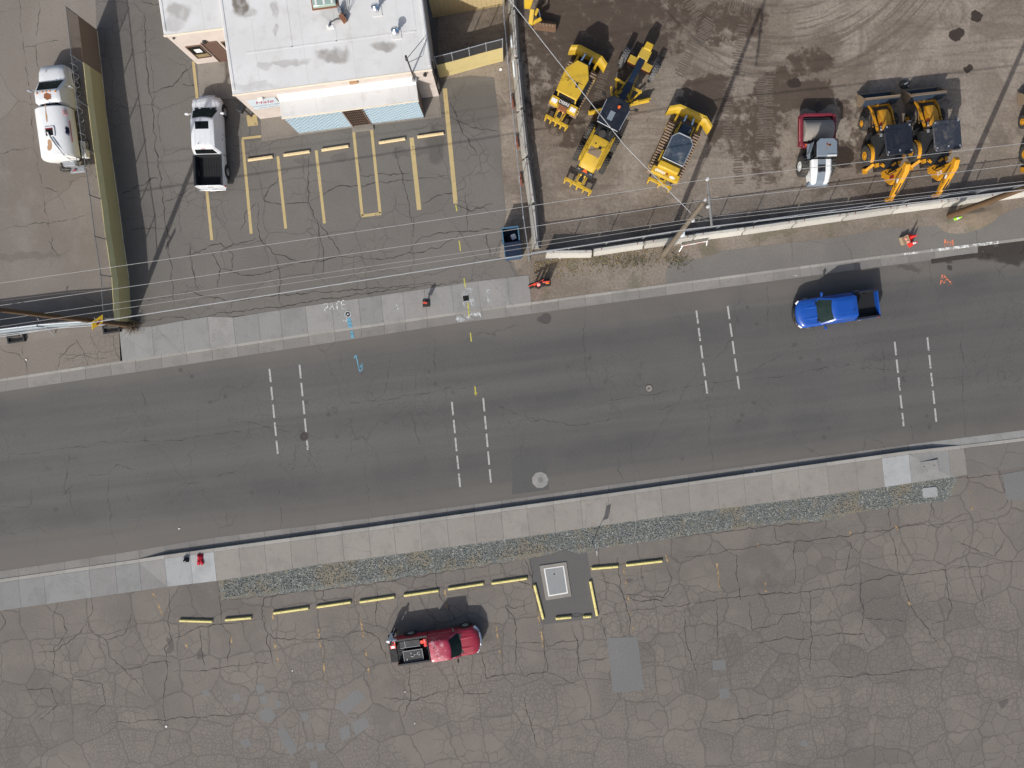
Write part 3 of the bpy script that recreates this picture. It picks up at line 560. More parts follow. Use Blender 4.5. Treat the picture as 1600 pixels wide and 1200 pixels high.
cracks('north_lot_cracks', north_lot, ZN + .004, [[(227, 80), (230, 130), (236, 150), (240, 200), (246, 250), (254, 310), (262, 360), (270, 460), (272, 480)], [(225, 20), (228, 60), (232, 145)], [(302, 98), (283, 120), (270, 135), (235, 146)], [(313, 130), (283, 132)], [(190, 303), (215, 290), (245, 278), (247, 280)], [(255, 318), (275, 308), (300, 293), (312, 285)], [(205, 360), (240, 356), (258, 358)], [(483, 245), (481, 280), (484, 320), (497, 350), (505, 400), (503, 430)], [(500, 350), (520, 375), (530, 398)], [(484, 318), (455, 318), (420, 316), (412, 310), (420, 295), (450, 265)], [(484, 315), (510, 300), (535, 290), (575, 288), (620, 282), (660, 278), (700, 275)], [(617, 228), (624, 260), (634, 300), (645, 350), (646, 370)], [(660, 318), (690, 305), (725, 295), (728, 288), (722, 275)], [(700, 150), (720, 200), (745, 240)], [(690, 175), (718, 190), (740, 200), (778, 205)], [(552, 200), (555, 240), (565, 270)], [(375, 360), (385, 330), (400, 318)], [(402, 315), (404, 345), (405, 370), (425, 395), (470, 410), (560, 400)], [(400, 372), (360, 385), (330, 400)], [(330, 390), (345, 420), (340, 450)], [(345, 420), (380, 430), (420, 425), (460, 415)], [(560, 400), (600, 405), (650, 395), (690, 385), (720, 365)], [(640, 395), (660, 370), (720, 362), (790, 355)], [(760, 365), (766, 400)], [(728, 300), (730, 360)], [(430, 400), (440, 440), (435, 470)], [(230, 470), (300, 455), (360, 470), (430, 462), (520, 455), (600, 450), (680, 442)], [(715, 320), (735, 330), (770, 318)], [(296, 380), (300, 420), (310, 455)], [(200, 505), (270, 495), (300, 500), (340, 488), (430, 480), (520, 466), (600, 455), (660, 447), (740, 436)], [(290, 400), (320, 390), (345, 380), (365, 400), (360, 430)], [(220, 0), (240, 8), (258, 5)], [(560, 275), (640, 270)]], .075)
cracks('west_yard_cracks', west_yard, ZN + .006, [[(30, 0), (38, 80), (50, 180), (58, 260), (70, 320), (80, 380), (78, 420)], [(60, 0), (60, 30), (55, 60)], [(0, 360), (50, 350), (100, 345), (150, 335)], [(38, 75), (80, 65), (105, 60)], [(50, 230), (0, 240)], [(75, 375), (90, 400), (110, 390)], [(55, 70), (60, 120)], [(60, 290), (90, 300), (105, 330)]], .06, 'crack_soft')
cracks('apron_cracks', apron, ZN + .002, [[(0, 545), (25, 552), (38, 562), (42, 575), (45, 588)], [(36, 540), (36, 555)], [(118, 530), (130, 548), (136, 572)], [(90, 580), (92, 560), (105, 545), (120, 535)], [(176, 525), (180, 545), (187, 562)], [(100, 560), (130, 555), (165, 560)]], .05)
SL = [[(262, 920), (264, 960), (268, 1000), (258, 1010), (262, 1040), (256, 1085), (258, 1140)], [(340, 908), (343, 940), (345, 975)], [(450, 925), (412, 936), (408, 950), (420, 1010), (430, 1050)], [(505, 921), (502, 935), (520, 945)], [(412, 960), (415, 985), (428, 998), (450, 1000), (490, 998), (530, 1002)], [(143, 933), (145, 955), (135, 970), (140, 985), (165, 1000), (175, 1030), (205, 1055), (230, 1085)], [(70, 945), (95, 960), (105, 985), (85, 1010), (85, 1060)], [(60, 1020), (85, 1018), (110, 1000), (135, 975)], [(165, 1000), (195, 990), (205, 960)], [(200, 1045), (240, 1035), (268, 1035)], [(268, 1000), (300, 985), (340, 975), (410, 968)], [(272, 1050), (340, 1045), (425, 1034)], [(355, 1040), (360, 990), (345, 975)], [(313, 985), (315, 1010), (320, 1040)], [(585, 910), (590, 930), (588, 980)], [(680, 895), (686, 930), (710, 965), (715, 980)], [(820, 870), (832, 905), (832, 920)], [(540, 990), (570, 985), (590, 995), (605, 1030)], [(640, 1040), (642, 1090), (628, 1120)], [(703, 1030), (715, 1060), (725, 1085), (770, 1080)], [(752, 1020), (760, 1060), (800, 1052), (815, 1055)], [(805, 905), (830, 915)], [(832, 940), (800, 950), (790, 945), (805, 975), (808, 1050)], [(808, 1005), (850, 1000), (855, 1050), (820, 1057), (810, 1040)], [(853, 1010), (875, 1003), (905, 1000)], [(893, 975), (903, 1005), (905, 1060)], [(905, 1035), (945, 1028)], [(855, 1050), (880, 1060), (900, 1070)], [(940, 965), (945, 990), (948, 998)], [(965, 870), (970, 920), (980, 955), (985, 1000)], [(940, 960), (1000, 952), (1060, 948), (1110, 938), (1170, 930), (1250, 925), (1330, 915), (1400, 899), (1480, 890), (1560, 880), (1610, 878)], [(1070, 872), (1130, 862), (1210, 850), (1300, 840), (1380, 828), (1460, 820), (1520, 810)], [(1150, 865), (1153, 910), (1160, 940)], [(1240, 850), (1243, 915)], [(1330, 845), (1326, 875), (1318, 905)], [(1390, 830), (1400, 860), (1405, 898)], [(1408, 899), (1425, 950), (1440, 970), (1470, 1015)], [(1345, 910), (1348, 960), (1345, 985)], [(1265, 920), (1268, 990), (1265, 1050)], [(1475, 890), (1488, 950), (1480, 970), (1455, 975)], [(1530, 885), (1540, 950)], [(1170, 940), (1175, 985), (1215, 975), (1225, 960), (1263, 955)], [(1070, 950), (1072, 1000), (1090, 1060)], [(1120, 940), (1125, 1000)], [(1260, 995), (1310, 990), (1350, 990), (1360, 1010)], [(1180, 1005), (1230, 995), (1265, 1000)], [(1270, 1060), (1330, 1058), (1400, 1050), (1480, 1040)], [(1500, 850), (1555, 870), (1570, 840)], [(1040, 880), (1050, 905), (1035, 940), (980, 935)], [(935, 905), (965, 915), (975, 930), (1040, 935)], [(1350, 965), (1380, 968), (1420, 970)], [(600, 1090), (640, 1095), (700, 1080)], [(1100, 1130), (1170, 1120), (1240, 1110)], [(0, 950), (8, 975), (0, 985)], [(100, 1060), (160, 1070), (165, 1100), (140, 1120)], [(170, 1130), (240, 1125), (330, 1118), (400, 1115)], [(30, 1080), (80, 1075), (90, 1100), (60, 1130)], [(820, 1090), (830, 1130), (838, 1170)]]
cracks('south_lot_cracks', south_lot, ZS + .0025, SL, .07)
cracks('south_lot_edge_cracks', south_lot, ZS + .0105, [[(829, 875), (832, 900), (836, 930), (848, 976)], [(1210, 822), (1213, 845), (1245, 850)], [(1385, 790), (1392, 828)], [(1455, 785), (1460, 810)], [(1566, 745), (1575, 780), (1560, 800)], [(1480, 750), (1540, 742), (1566, 742)], [(1055, 842), (1130, 831), (1205, 821), (1260, 818), (1300, 814)], [(346, 939), (395, 933), (500, 923), (590, 910), (680, 896), (800, 878)]], .06)
cracks('yard_seams', dirt_yard, ZN - .009, [[(1040, 0), (1060, 15), (1100, 27)], [(800, 60), (815, 130), (830, 220), (845, 330)]], .05, 'crack_soft')
# machine track prints in the dirt
tm = MB()
for (x0, y0, x1, y1, wd) in ((1075, 0, 1110, 60, .5), (1110, 30, 1085, 75, .5), (1130, 0, 1180, 15, .5), (1192, 60, 1190, 220, .45), (1202, 120, 1200, 290, .4), (1140, 120, 1135, 220, .45), (1150, 200, 1155, 290, .4), (1090, 60, 1060, 120, .45), (1160, 40, 1150, 120, .4), (945, 110, 930, 165, .35)):
    zt_ = ZN - .007 + .0012 * len(tm.v) / 200; a, b = P(x0, y0, zt_), P(x1, y1, zt_); d = b - a; n = int(d.length / .17); u = d.normalized(); s_ = Vector((-u.y, u.x, 0))
    for i in range(n):
        p = a + d * i / n + s_ * random.uniform(-.06, .06) + u * random.uniform(-.03, .03); h = s_ * (wd * random.uniform(.5, 1)); t = u * .05 + s_ * .03
        if random.random() < .93: tm.add([p - h - t, p + h - t, p + h + t, p - h + t], [(0, 1, 2, 3)])
o = tm.build('track_prints', 'soil_dark' if 'soil_dark' in M else simple('soil_dark', (.12, .098, .08), .95, var=.3), dirt_yard, fixn=True); o['kind'] = 'stuff'
# ------------------------------------------------------------------ the building
A0 = P(407, 186); BR = math.atan2(.12537, .99211)
def text(body, size, mat, parent, mtx, name='lettering', ext=.004, shear=0):
    c = bpy.data.curves.new(name, 'FONT'); c.body = body; c.size = size; c.extrude = ext; c.align_x = 'CENTER'; c.align_y = 'CENTER'; c.shear = shear; c.resolution_u = 3
    t = bpy.data.objects.new(name, c); col.objects.link(t)
    dg = bpy.context.evaluated_depsgraph_get(); me = bpy.data.meshes.new_from_object(t.evaluated_get(dg)); bpy.data.objects.remove(t); bpy.data.curves.remove(c)
    me.materials.clear(); me.materials.append(M[mat]); o = bpy.data.objects.new(name, me); col.objects.link(o); o.parent = parent; o.matrix_local = mtx
    return o
def frame(loc, xd, yd):               # matrix whose local x,y follow the given directions
    x = Vector(xd).normalized(); y = Vector(yd); y = (y - x * y.dot(x)).normalized(); z = x.cross(y)
    m = Matrix((x, y, z)).transposed().to_4x4(); m.translation = Vector(loc); return m
bld = empty('office_building', A0, BR, 'pink stucco office with white membrane roof and pale blue lattice porch', 'building')
H1, H2, HB, W1, WX = 4.78, 4.58, 3.5, 12.56, -3.81
b = MB(); b.box((W1 / 2, 9, H1 / 2), (W1, 18, H1)); wall_main = b.build('wall', 'stucco', bld)
b = MB(); b.box((WX / 2 - .002, 4.25 + 7, H2 / 2), (-WX, 14, H2)); wall_wing = b.build('wall', 'stucco', bld)
b = MB(); b.box((W1 / 2, 9, H1 + .06), (W1 + .06, 18.06, .12)); roof1 = b.build('roof', 'roof', bld, bevel=.03)
b = MB(); b.box((WX / 2 - .03, 11.25, H2 + .06), (-WX + .02, 14.06, .12)); b.build('roof', 'roof', bld, bevel=.03)
b = MB(); b.box((W1 / 2, -.035, H1 + .03), (W1 + .12, .06, .2)); b.build('front_coping', 'trim_cream', bld, bevel=.01)
b = MB(); b.box((WX / 2 - .04, 4.25 - .05, H2 + .03), (-WX + .08, .06, .2)); b.build('front_coping', 'trim_cream', bld, bevel=.01)
for x in (.1, W1 - .1):
    b = MB(); b.box((x, 9.1, H1 + .135), (.16, 17.8, .04)); b.build('parapet', 'roof', bld, bevel=.015)
b = MB(); b.box((WX + .08, 11.3, H2 + .135), (.16, 13.8, .04)); b.build('parapet', 'roof', bld, bevel=.015)
# ridge of the membrane and overlaps
for (x0, y0, x1, y1) in ((1.2, 2.4, 11.9, 2.4), (11.9, 2.4, 11.9, 9), (4.1, 2.4, 4.1, 9), (6.9, 2.4, 6.9, 9)):
    b = MB(); b.box(((x0 + x1) / 2, (y0 + y1) / 2, H1 + .125), (max(abs(x1 - x0), .1), max(abs(y1 - y0), .1), .015)); b.build('roof_seam', 'roof', roof1)
# porch
X0, X1, YF = 2.51, 11.36, -1.3
b = MB(); b.box(((X0 + X1) / 2, YF / 2 - .001, HB / 2), (X1 - X0, -YF, HB)); porch = b.build('porch', 'frame_brown', bld)
b = MB(); b.box(((X0 + X1) / 2, YF / 2 - .03, HB + .04), (X1 - X0 + .1, -YF + .06, .08)); b.build('porch_roof', 'roof', porch, bevel=.02)
b = MB(); b.box(((X0 + X1) / 2, YF - .085, HB + .0), (X1 - X0 + .12, .05, .16)); b.build('fascia', 'trim_cream', porch, bevel=.01)
pr = [(-.36, HB + .09), (-.003, HB + .42), (-.003, HB + .09)]
b = MB(); n3 = [(X0 - .04, y, z) for y, z in pr] + [(X1 + .04, y, z) for y, z in pr]; b.add(n3, [(0, 1, 2), (5, 4, 3), (0, 3, 4, 1), (1, 4, 5, 2), (2, 5, 3, 0)]); b.build('flashing', 'white_trim', porch)
def clip(poly, axis, val, keep_less):
    out = []
    for i, p in enumerate(poly):
        q = poly[(i + 1) % len(poly)]
        ip = (p[axis] <= val) == keep_less or p[axis] == val; iq = (q[axis] <= val) == keep_less or q[axis] == val
        if ip: out.append(p)
        if ip != iq:
            t = (val - p[axis]) / (q[axis] - p[axis]); out.append((p[0] + (q[0] - p[0]) * t, p[1] + (q[1] - p[1]) * t))
    return out
def lattice(x0, x1, z0, z1, y, wd, pitch, sgn, mat, name):
    mb = MB(); x = x0 - (z1 - z0) - pitch
    while x < x1 + (z1 - z0) + pitch:
        dz = z1 - z0; poly = [(x, z0), (x + wd, z0), (x + wd + sgn * dz * .8, z1), (x + sgn * dz * .8, z1)]
        poly = clip(clip(poly, 0, x0, False), 0, x1, True) if poly else poly
        if len(poly) >= 3:
            n = len(poly); mb.add([(p[0], y, p[1]) for p in poly] + [(p[0], y - .025, p[1]) for p in poly], [tuple(range(n)), tuple(range(n, 2 * n))[::-1]] + [(i, (i + 1) % n, n + (i + 1) % n, n + i) for i in range(n)])
        x += pitch
    o = mb.build(name, mat, porch); o['kind'] = 'stuff'; return o
DX0, DX1 = 6.42, 7.58
for a, c_ in ((X0 + .03, DX0 - .1), (DX1 + .1, X1 - .03)):
    b = MB(); b.box(((a + c_) / 2, YF - .006, HB / 2 + .06), (c_ - a, .012, HB - .28)); b.build('lattice_backing', 'lattice_gap', porch)
    lattice(a, c_, .22, HB - .08, YF - .014, .235, .32, 1, 'lattice_blue', 'lattice'); lattice(a, c_, .22, HB - .08, YF - .041, .05, .32, -1, 'lattice_white', 'lattice')
    b = MB(); b.box(((a + c_) / 2, YF - .04, .11), (c_ - a, .08, .21)); b.build('plinth', 'slab_blue', porch)
b = MB(); b.box(((DX0 + DX1) / 2, YF - .012, 1.65), (DX1 - DX0, .02, 3.28)); dr = b.build('door', 'hole', porch)
for k in range(9):
    b = MB(); b.box((DX0 + .1 + k * .12, YF - .045, 1.7), (.025, .025, 3.0)); b.build('grille_bar', 'frame_brown', dr)
for k in range(7):
    b = MB(); b.box(((DX0 + DX1) / 2, YF - .075, .3 + k * .45), (DX1 - DX0, .02, .03)); b.build('grille_bar', 'frame_brown', dr)
for x in (DX0 - .045, DX1 + .045):
    b = MB(); b.box((x, YF - .05, 1.65), (.09, .1, 3.3)); b.build('door_frame', 'frame_brown', porch)
b = MB(); b.box(((DX0 + DX1) / 2, YF - .22, .06), (1.5, .42, .12)); b.build('door_step', 'walk', porch)
# wing window, door
def opening(x0, x1, z0, z1, y, mat, nm):
    b = MB(); b.box(((x0 + x1) / 2, y - .005, (z0 + z1) / 2), (x1 - x0, .03, z1 - z0)); o = b.build(nm, mat, bld)
    b = MB()
    for (cx, cz, sx, sz) in ((x0 - .03, (z0 + z1) / 2, .06, z1 - z0 + .12), (x1 + .03, (z0 + z1) / 2, .06, z1 - z0 + .12), ((x0 + x1) / 2, z0 - .03, x1 - x0, .06), ((x0 + x1) / 2, z1 + .03, x1 - x0, .06)): b.box((cx, y - .03, cz), (sx, .08, sz))
    b.build('frame', 'frame_brown', o); return o
YW = 4.25
wi = opening(WX + .5, WX + 1.36, 1.0, 2.75, YW, 'glass', 'window')
b = MB(); b.box((WX + .95, YW - .024, 2.0), (.42, .01, .5)); b.build('paper_notice', 'paper', wi)
for k in range(5):
    b = MB(); b.box((WX + .93, YW - .024, 1.08 + k * .09), (.8, .008, .03)); b.build('blind_slat', 'slat_tan', wi)
do = opening(WX + 1.6, WX + 2.52, .08, 2.98, YW, 'door_brown', 'door')
b = MB(); b.sphere((WX + 1.72, YW - .06, 1.35), .04); b.build('door_knob', 'chrome', do)
opening(WX + 2.85, WX + 3.7, 1.0, 2.78, YW, 'glass', 'window')
b = MB(); b.box((WX + 1.9, YW - .1, 3.25), (.22, .2, .2)); b.build('wall_lamp', 'black_plastic', bld, bevel=.03)
b = MB(); b.box((WX + .35, YW - .06, 4.2), (.12, .1, .1)); b.build('wall_lamp', 'dark_steel', bld)
# sign, lamp over it, scupper
b = MB(); b.box((1.3, -.03, 2.8), (1.85, .05, 1.6)); sg = b.build('name_board', 'board_blue', bld)
text('Hale', .66, 'ink_red', sg, frame((1.32, -.058, 3.12), (1, 0, 0), (0, 0, 1)), shear=.35); text('CONSTRUCTION', .235, 'ink_grey', sg, frame((1.3, -.058, 2.55), (1, 0, 0), (0, 0, 1)))
b = MB(); b.box((.95, -.058, 2.2), (.5, .006, .07)); b.box((1.65, -.058, 2.2), (.65, .006, .07)); b.build('small_print', 'ink_grey', sg)
b = MB(); b.box((1.35, -.12, 3.85), (.34, .22, .16)); b.build('wall_lamp', 'white_trim', bld, bevel=.02)
b = MB(); b.box((7.55, -.06, 4.45), (.5, .12, .3)); b.build('scupper', 'rust_light', bld)
b = MB(); b.sphere((12.1, -.16, 4.45), .13); b.build('wall_camera', 'black_plastic', bld, smooth=40)
# service mast
b = MB(); mb0 = Vector((11.35, -.12, 0)); b.cyl((11.35, -.14, 3.9), (11.35, -.14, 7.6), .05, n=8); b.tube([(11.35, -.14, 7.6), (11.35, -.3, 7.72), (11.35, -.42, 7.58)], .06, 6); mast = b.build('service_mast', 'dark_steel', bld)
b = MB(); b.box((11.35, -.12, 3.85), (.3, .22, .3)); b.build('bracket', 'galv', mast)
b = MB(); b.tube([(11.35, -.14, 6.6), (12.1, .8, H1 + .2)], .02, 4); b.tube([(11.35, -.14, 7.2), (12.4, 1.9, H1 + .2)], .02, 4); b.build('stay_rod', 'dark_steel', mast)
b = MB(); b.tube([(W1 + .08, .2, 0), (W1 + .08, .2, 3.2), (W1 + .08, .7, 4.2)], .05, 6); b.box((W1 + .1, .35, 1.5), (.18, .5, .9)); b.box((W1 + .08, 1.1, 1.2), (.16, .4, .6)); b.build('meter_box', 'dark_steel', bld)
# roof fittings
def roofpt(px, py, z=4.9):
    p = P(px, py, z) - A0; c, s = math.cos(-BR), math.sin(-BR); return Vector((p.x * c - p.y * s, p.x * s + p.y * c, z))
for (px, py) in ((589, 18), (619.5, 54)):
    q = roofpt(px, py); b = MB(); b.box((q.x, q.y, H1 + .14), (.6, .6, .04)); vt = b.build('roof_vent', 'roof', roof1)
    b = MB(); b.cyl((q.x, q.y, H1 + .15), (q.x, q.y, H1 + .75), .1, n=12); b.cyl((q.x, q.y, H1 + .6), (q.x, q.y, H1 + .78), .17, n=14); b.cyl((q.x, q.y, H1 + .78), (q.x, q.y, H1 + .93), .25, .06, n=14); b.build('vent_cap', 'chrome', vt, smooth=35)
q = roofpt(507, 1); b = MB(); b.box((q.x, q.y, H1 + .27), (1.5, .9, .3), top=(.94, .9)); sk = b.build('skylight', 'skylight', roof1, bevel=.04)
b = MB(); b.box((q.x, q.y, H1 + .16), (1.64, 1.04, .1)); b.build('curb', 'rust_roof', sk)
for i in range(3):
    b = MB(); b.box((q.x - .5 + i * .5, q.y, H1 + .425), (.12, .7, .01)); b.build('glazing_bar', 'white_trim', sk)
q = roofpt(537, 31); b = MB(); b.box((q.x, q.y, H1 + .3), (.28, .45, .35), rz=.5); jb = b.build('junction_box', 'rust_roof', roof1)
b = MB(); b.tube([(q.x, q.y, H1 + .3), (q.x - .5, q.y + .02, H1 + .22), (q.x - .85, q.y - .1, H1 + .2), (q.x - .9, q.y - .35, H1 + .13)], .03, 5)
for (dx, dy, zt) in ((-.05, 1.2, 1.0), (.25, 1.6, 1.3), (.5, 1.3, 1.2), (.35, 1.1, .8)): b.tube([(q.x + .15, q.y + .1, H1 + .3), (q.x + dx, q.y + dy * .4, H1 + .5), (q.x + dx * 1.6, q.y + dy, H1 + zt)], .022, 4)
b.build('conduit', 'dark_steel', jb)
b = MB(); b.box((q.x - .12, q.y + .5, H1 + .35), (.2, .3, .4)); b.build('switch_box', 'galv', jb)
q = roofpt(513, 43); b = MB(); b.cyl((q.x, q.y, H1 + .12), (q.x, q.y, H1 + .4), .07, n=10); b.box((q.x + .2, q.y, H1 + .14), (.3, .2, .05)); b.build('pipe_stub', 'white_trim', roof1)
# paving round the building
sheet('office_walk', [(407, 186), (409, 221), (467, 212), (560, 199), (664, 186), (690, 183), (686, 150)], ZN + .01, 'walk')
sheet('wing_walk', [(308.4, 100), (312, 157), (380, 153), (407, 187), (368, 92)], ZN + .012, 'walk')
mp = P(393, 182); mbx = empty('mailbox', mp, R(-30), 'black box on a leaning post beside the white pickup and office corner', 'mailbox')
b = MB(); b.bar((0, 0, 0), (-.1, .05, 1.5), .1, .1); b.build('post', 'dark_steel', mbx); b = MB(); b.box((-.12, .05, 1.6), (.45, .75, .4)); b.build('box', 'machine_black', mbx, bevel=.08)

# rear wall beyond the side yard
rw = empty('board_wall', P(676, 27), math.atan2(P(784, 8).y - P(676, 27).y, P(784, 8).x - P(676, 27).x), 'tan vertical board wall in the shade behind the office', 'wall')
for k in range(16):
    b = MB(); b.box((.16 + k * .315, 0, 1.6), (.305, .08, 3.2)); b.build('board', 'slat_tan', rw)

# ------------------------------------------------------------------ fences
def mesh_panel(name, p0, p1, z0, z1, mat, parent):
    p0, p1 = Vector(p0), Vector(p1); L = (p1 - p0).length
    me = bpy.data.meshes.new(name); me.from_pydata([(p0.x, p0.y, z0), (p1.x, p1.y, z0), (p1.x, p1.y, z1), (p0.x, p0.y, z1)], [], [(0, 1, 2, 3)])
    uv = me.uv_layers.new(name='UVMap')
    for i, c in enumerate(((0, z0), (L, z0), (L, z1), (0, z1))): uv.data[i].uv = c
    me.materials.append(M[mat]); o = bpy.data.objects.new(name, me); col.objects.link(o); o.parent = parent; return o
def fence(name, px, h, label, z=0, mesh='chain_link', slat=None, slath=0, postmat='galv', pr=.035, coil=None):
    pts = [P(x, y, z) for x, y in px]; e = empty(name, pts[0], 0, label, 'fence'); q = [p - pts[0] for p in pts]
    for i, p in enumerate(q):
        b = MB(); b.cyl((p.x, p.y, 0), (p.x, p.y, h + .05), pr, n=8); b.sphere((p.x, p.y, h + .07), pr * 1.3); b.build('post', postmat, e)
    b = MB(); b.tube([(p.x, p.y, h) for p in q], .028, 6); b.build('top_rail', postmat, e)
    for i, (a, c) in enumerate(zip(q, q[1:])):
        sl = slat[i] if isinstance(slat, list) else slat
        if sl:
            d = (c - a).normalized(); nn = Vector((d.y, -d.x, 0)) * .03
            b = MB(); b.bar(a + nn + Vector((0, 0, slath / 2 + .04)), c + nn + Vector((0, 0, slath / 2 + .04)), .025, slath); b.build('slat_panel', sl, e)
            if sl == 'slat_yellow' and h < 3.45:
                b = MB(); b.bar(a + nn * 1.6 + Vector((0, 0, slath - .28)), c + nn * 1.6 + Vector((0, 0, slath - .33)), .012, .72); b.build('sunlit_slat_strip', 'slat_sunlit', e)  # added strip, its paler colour paints sunlight onto the upper slats
            mesh_panel('wire_mesh', a, c, slath, h, 'brown_mesh' if sl == 'slat_brown' else mesh, e)
        else: mesh_panel('wire_mesh', a, c, .05, h, mesh, e)
    if coil:
        pts2 = []; q = q[coil[0]:coil[1]]
        L = [(q[i + 1] - q[i]).length for i in range(len(q) - 1)]; tot = sum(L); n = int(tot / .55 * 10)
        for k in range(n):
            s_ = tot * k / n; i = 0
            while i < len(L) - 1 and s_ > L[i]: s_ -= L[i]; i += 1
            d = (q[i + 1] - q[i]).normalized(); nn = Vector((d.y, -d.x, 0)); t = k / 10 * 2 * math.pi
            pts2.append(q[i] + d * s_ + nn * .2 * math.cos(t) + Vector((0, 0, h - .15 + .2 * math.sin(t))))
        b = MB(); b.tube(pts2, .007, 3); b.build('razor_coil', 'galv', e)
    return e
simple('slat_brown', (.24, .175, .12), .7, var=.12)
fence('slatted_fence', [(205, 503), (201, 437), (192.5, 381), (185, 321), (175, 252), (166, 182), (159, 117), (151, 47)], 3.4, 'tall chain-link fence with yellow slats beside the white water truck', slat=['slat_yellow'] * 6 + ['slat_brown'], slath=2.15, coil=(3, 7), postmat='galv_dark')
fence('slatted_fence', [(687, 121), (712, 115), (737, 108), (762, 101), (786, 95)], 3.5, 'yellow slatted chain-link fence joining the office corner to the barrier row', mesh='chain_dense', slat='slat_yellow', slath=2.2)
fence('chain_fence', [(776, -130), (780, -65), (785, 0), (788, 45), (793, 100), (798, 160), (805, 225), (811, 285), (817, 345), (826, 408)], 1.9, 'grey chain-link fence running beside the dumpster and barrier row')
fx = [830 + 57 * k for k in range(16)]
EB = [(828, 403), (924, 390), (1003, 378), (1080, 367), (1157, 356), (1235, 345.5), (1391, 324), (1547, 304), (1700, 284)]
fence('chain_fence', [(x, interp(EB, x) - 3) for x in fx], 1.75, 'grey chain-link fence along the street edge of the dirt machine yard', mesh='chain_dense')
# gate of the west yard
gt = empty('yard_gate', P(-120, 538), 0, 'pale blue screened pipe gate across the west yard entrance', 'gate')
gq = [P(x, y) - P(-120, 538) for x, y in ((-120, 538), (-20, 524), (85, 511), (196, 503))]
for p in gq:
    b = MB(); b.cyl((p.x, p.y, 0), (p.x, p.y, 1.95), .045, n=8); b.build('post', 'galv', gt)
for zz, mm, oy in ((1.85, 'steel_light', .1), (.25, 'galv', -.1), (1.1, 'galv', .02)):
    b = MB(); b.tube([p + Vector((0, oy, zz)) for p in gq], .04, 6); b.build('rail', mm, gt)
for a, c in zip(gq, gq[1:]):
    b = MB(); up = Vector((0, .05, 1.8)); lo = Vector((0, -.03, .3)); k = Vector((0, .02, 0))
    b.add([a + lo, c + lo, c + up, a + up, a + lo + k, c + lo + k, c + up + k, a + up + k], [(0, 1, 2, 3), (7, 6, 5, 4), (0, 4, 5, 1), (1, 5, 6, 2), (2, 6, 7, 3), (3, 7, 4, 0)]); b.build('screen', 'screen_blue', gt)
b = MB(); p = gq[2]; b.tube([(p.x, p.y - .55, .1), (p.x, p.y + .55, 1.8)], .035, 6); b.build('brace', 'galv', gt)
for (x, y, nm) in ((27, 528, 'west'), (176, 513, 'east')):
    e = empty('gate_stand', P(x, y), R(8), 'black steel stand on the ground ' + ('at the left picture edge by the gate' if x < 100 else 'beside the dry bush at the gate end'), 'stand')
    b = MB()
    for (cx, cy, sx, sy) in ((0, .28, 1.2, .1), (0, -.28, 1.2, .1), (-.55, 0, .1, .46), (.55, 0, .1, .46)): b.box((cx, cy, .12), (sx, sy, .2))
    b.build('frame', 'machine_black', e); b = MB(); b.box((0, .1, .3), (.8, .12, .1)); b.build('crossbar', 'dark_steel', e)

# ------------------------------------------------------------------ concrete barriers
def barrier_mesh(L):
    prof = [(-.3, 0), (-.3, .1), (-.17, .34), (-.11, .98), (.11, .98), (.17, .34), (.3, .1), (.3, 0)]
    mb = MB(); mb.loft([[(-L / 2 + (0.0 if z < .4 else .05), y, z) for y, z in prof], [(-L / 2 + .02 + (0.0 if z < .4 else .05), y, z) for y, z in prof], [(L / 2 - .02 - (0 if z < .4 else .05), y, z) for y, z in prof], [(L / 2 - (0 if z < .4 else .05), y, z) for y, z in prof]])
    return mb
ordn = ['first', 'second', 'third', 'fourth', 'fifth', 'sixth', 'seventh', 'eighth', 'ninth', 'tenth']
def barrier(x0, y0, x1, y1, label, group):
    a, c = P(x0, y0), P(x1, y1); d = c - a
    o = barrier_mesh(d.length - .04).build('concrete_barrier', 'barrier', None, bevel=.03, loc=(a + c) / 2, rz=math.atan2(d.y, d.x)); tag(o, label, 'barrier', group)
    e = o
    for s_ in (-1, 1):
        b = MB(); b.tube([(s_ * (d.length / 2 - .5), -.06, .97), (s_ * (d.length / 2 - .5), 0, 1.08), (s_ * (d.length / 2 - .5), .06, .97)], .018, 5); b.build('lifting_loop', 'rust_red', e)
    return o
for i, (a, b_, c, d) in enumerate(((797, -58, 801, 22), (802, 24, 806, 97), (807, 99, 814, 174), (814, 177, 822, 248), (822, 251, 832, 321), (832, 323, 838, 390))):
    barrier(a, b_, c, d, 'concrete barrier, %s from the street in the row by the dumpster' % ['sixth', 'fifth', 'fourth', 'third', 'second', 'nearest'][i], 'barriers beside the north lot')
yo = -5
for i, (a, b_, c, d) in enumerate(((852, 397, 924, 396), (926, 394, 1003, 382.5), (1005, 382, 1080, 372), (1081.5, 371, 1157, 361), (1158.5, 361, 1235, 350), (1236.5, 350, 1313, 339), (1314.5, 339, 1391, 328), (1392.5, 328, 1469, 318), (1470.5, 318, 1547, 308.5), (1548.5, 308.5, 1626, 298))):
    barrier(a, b_, c, d, 'cream concrete barrier, %s from the left along the street verge' % ordn[i], 'barriers along the machine yard')

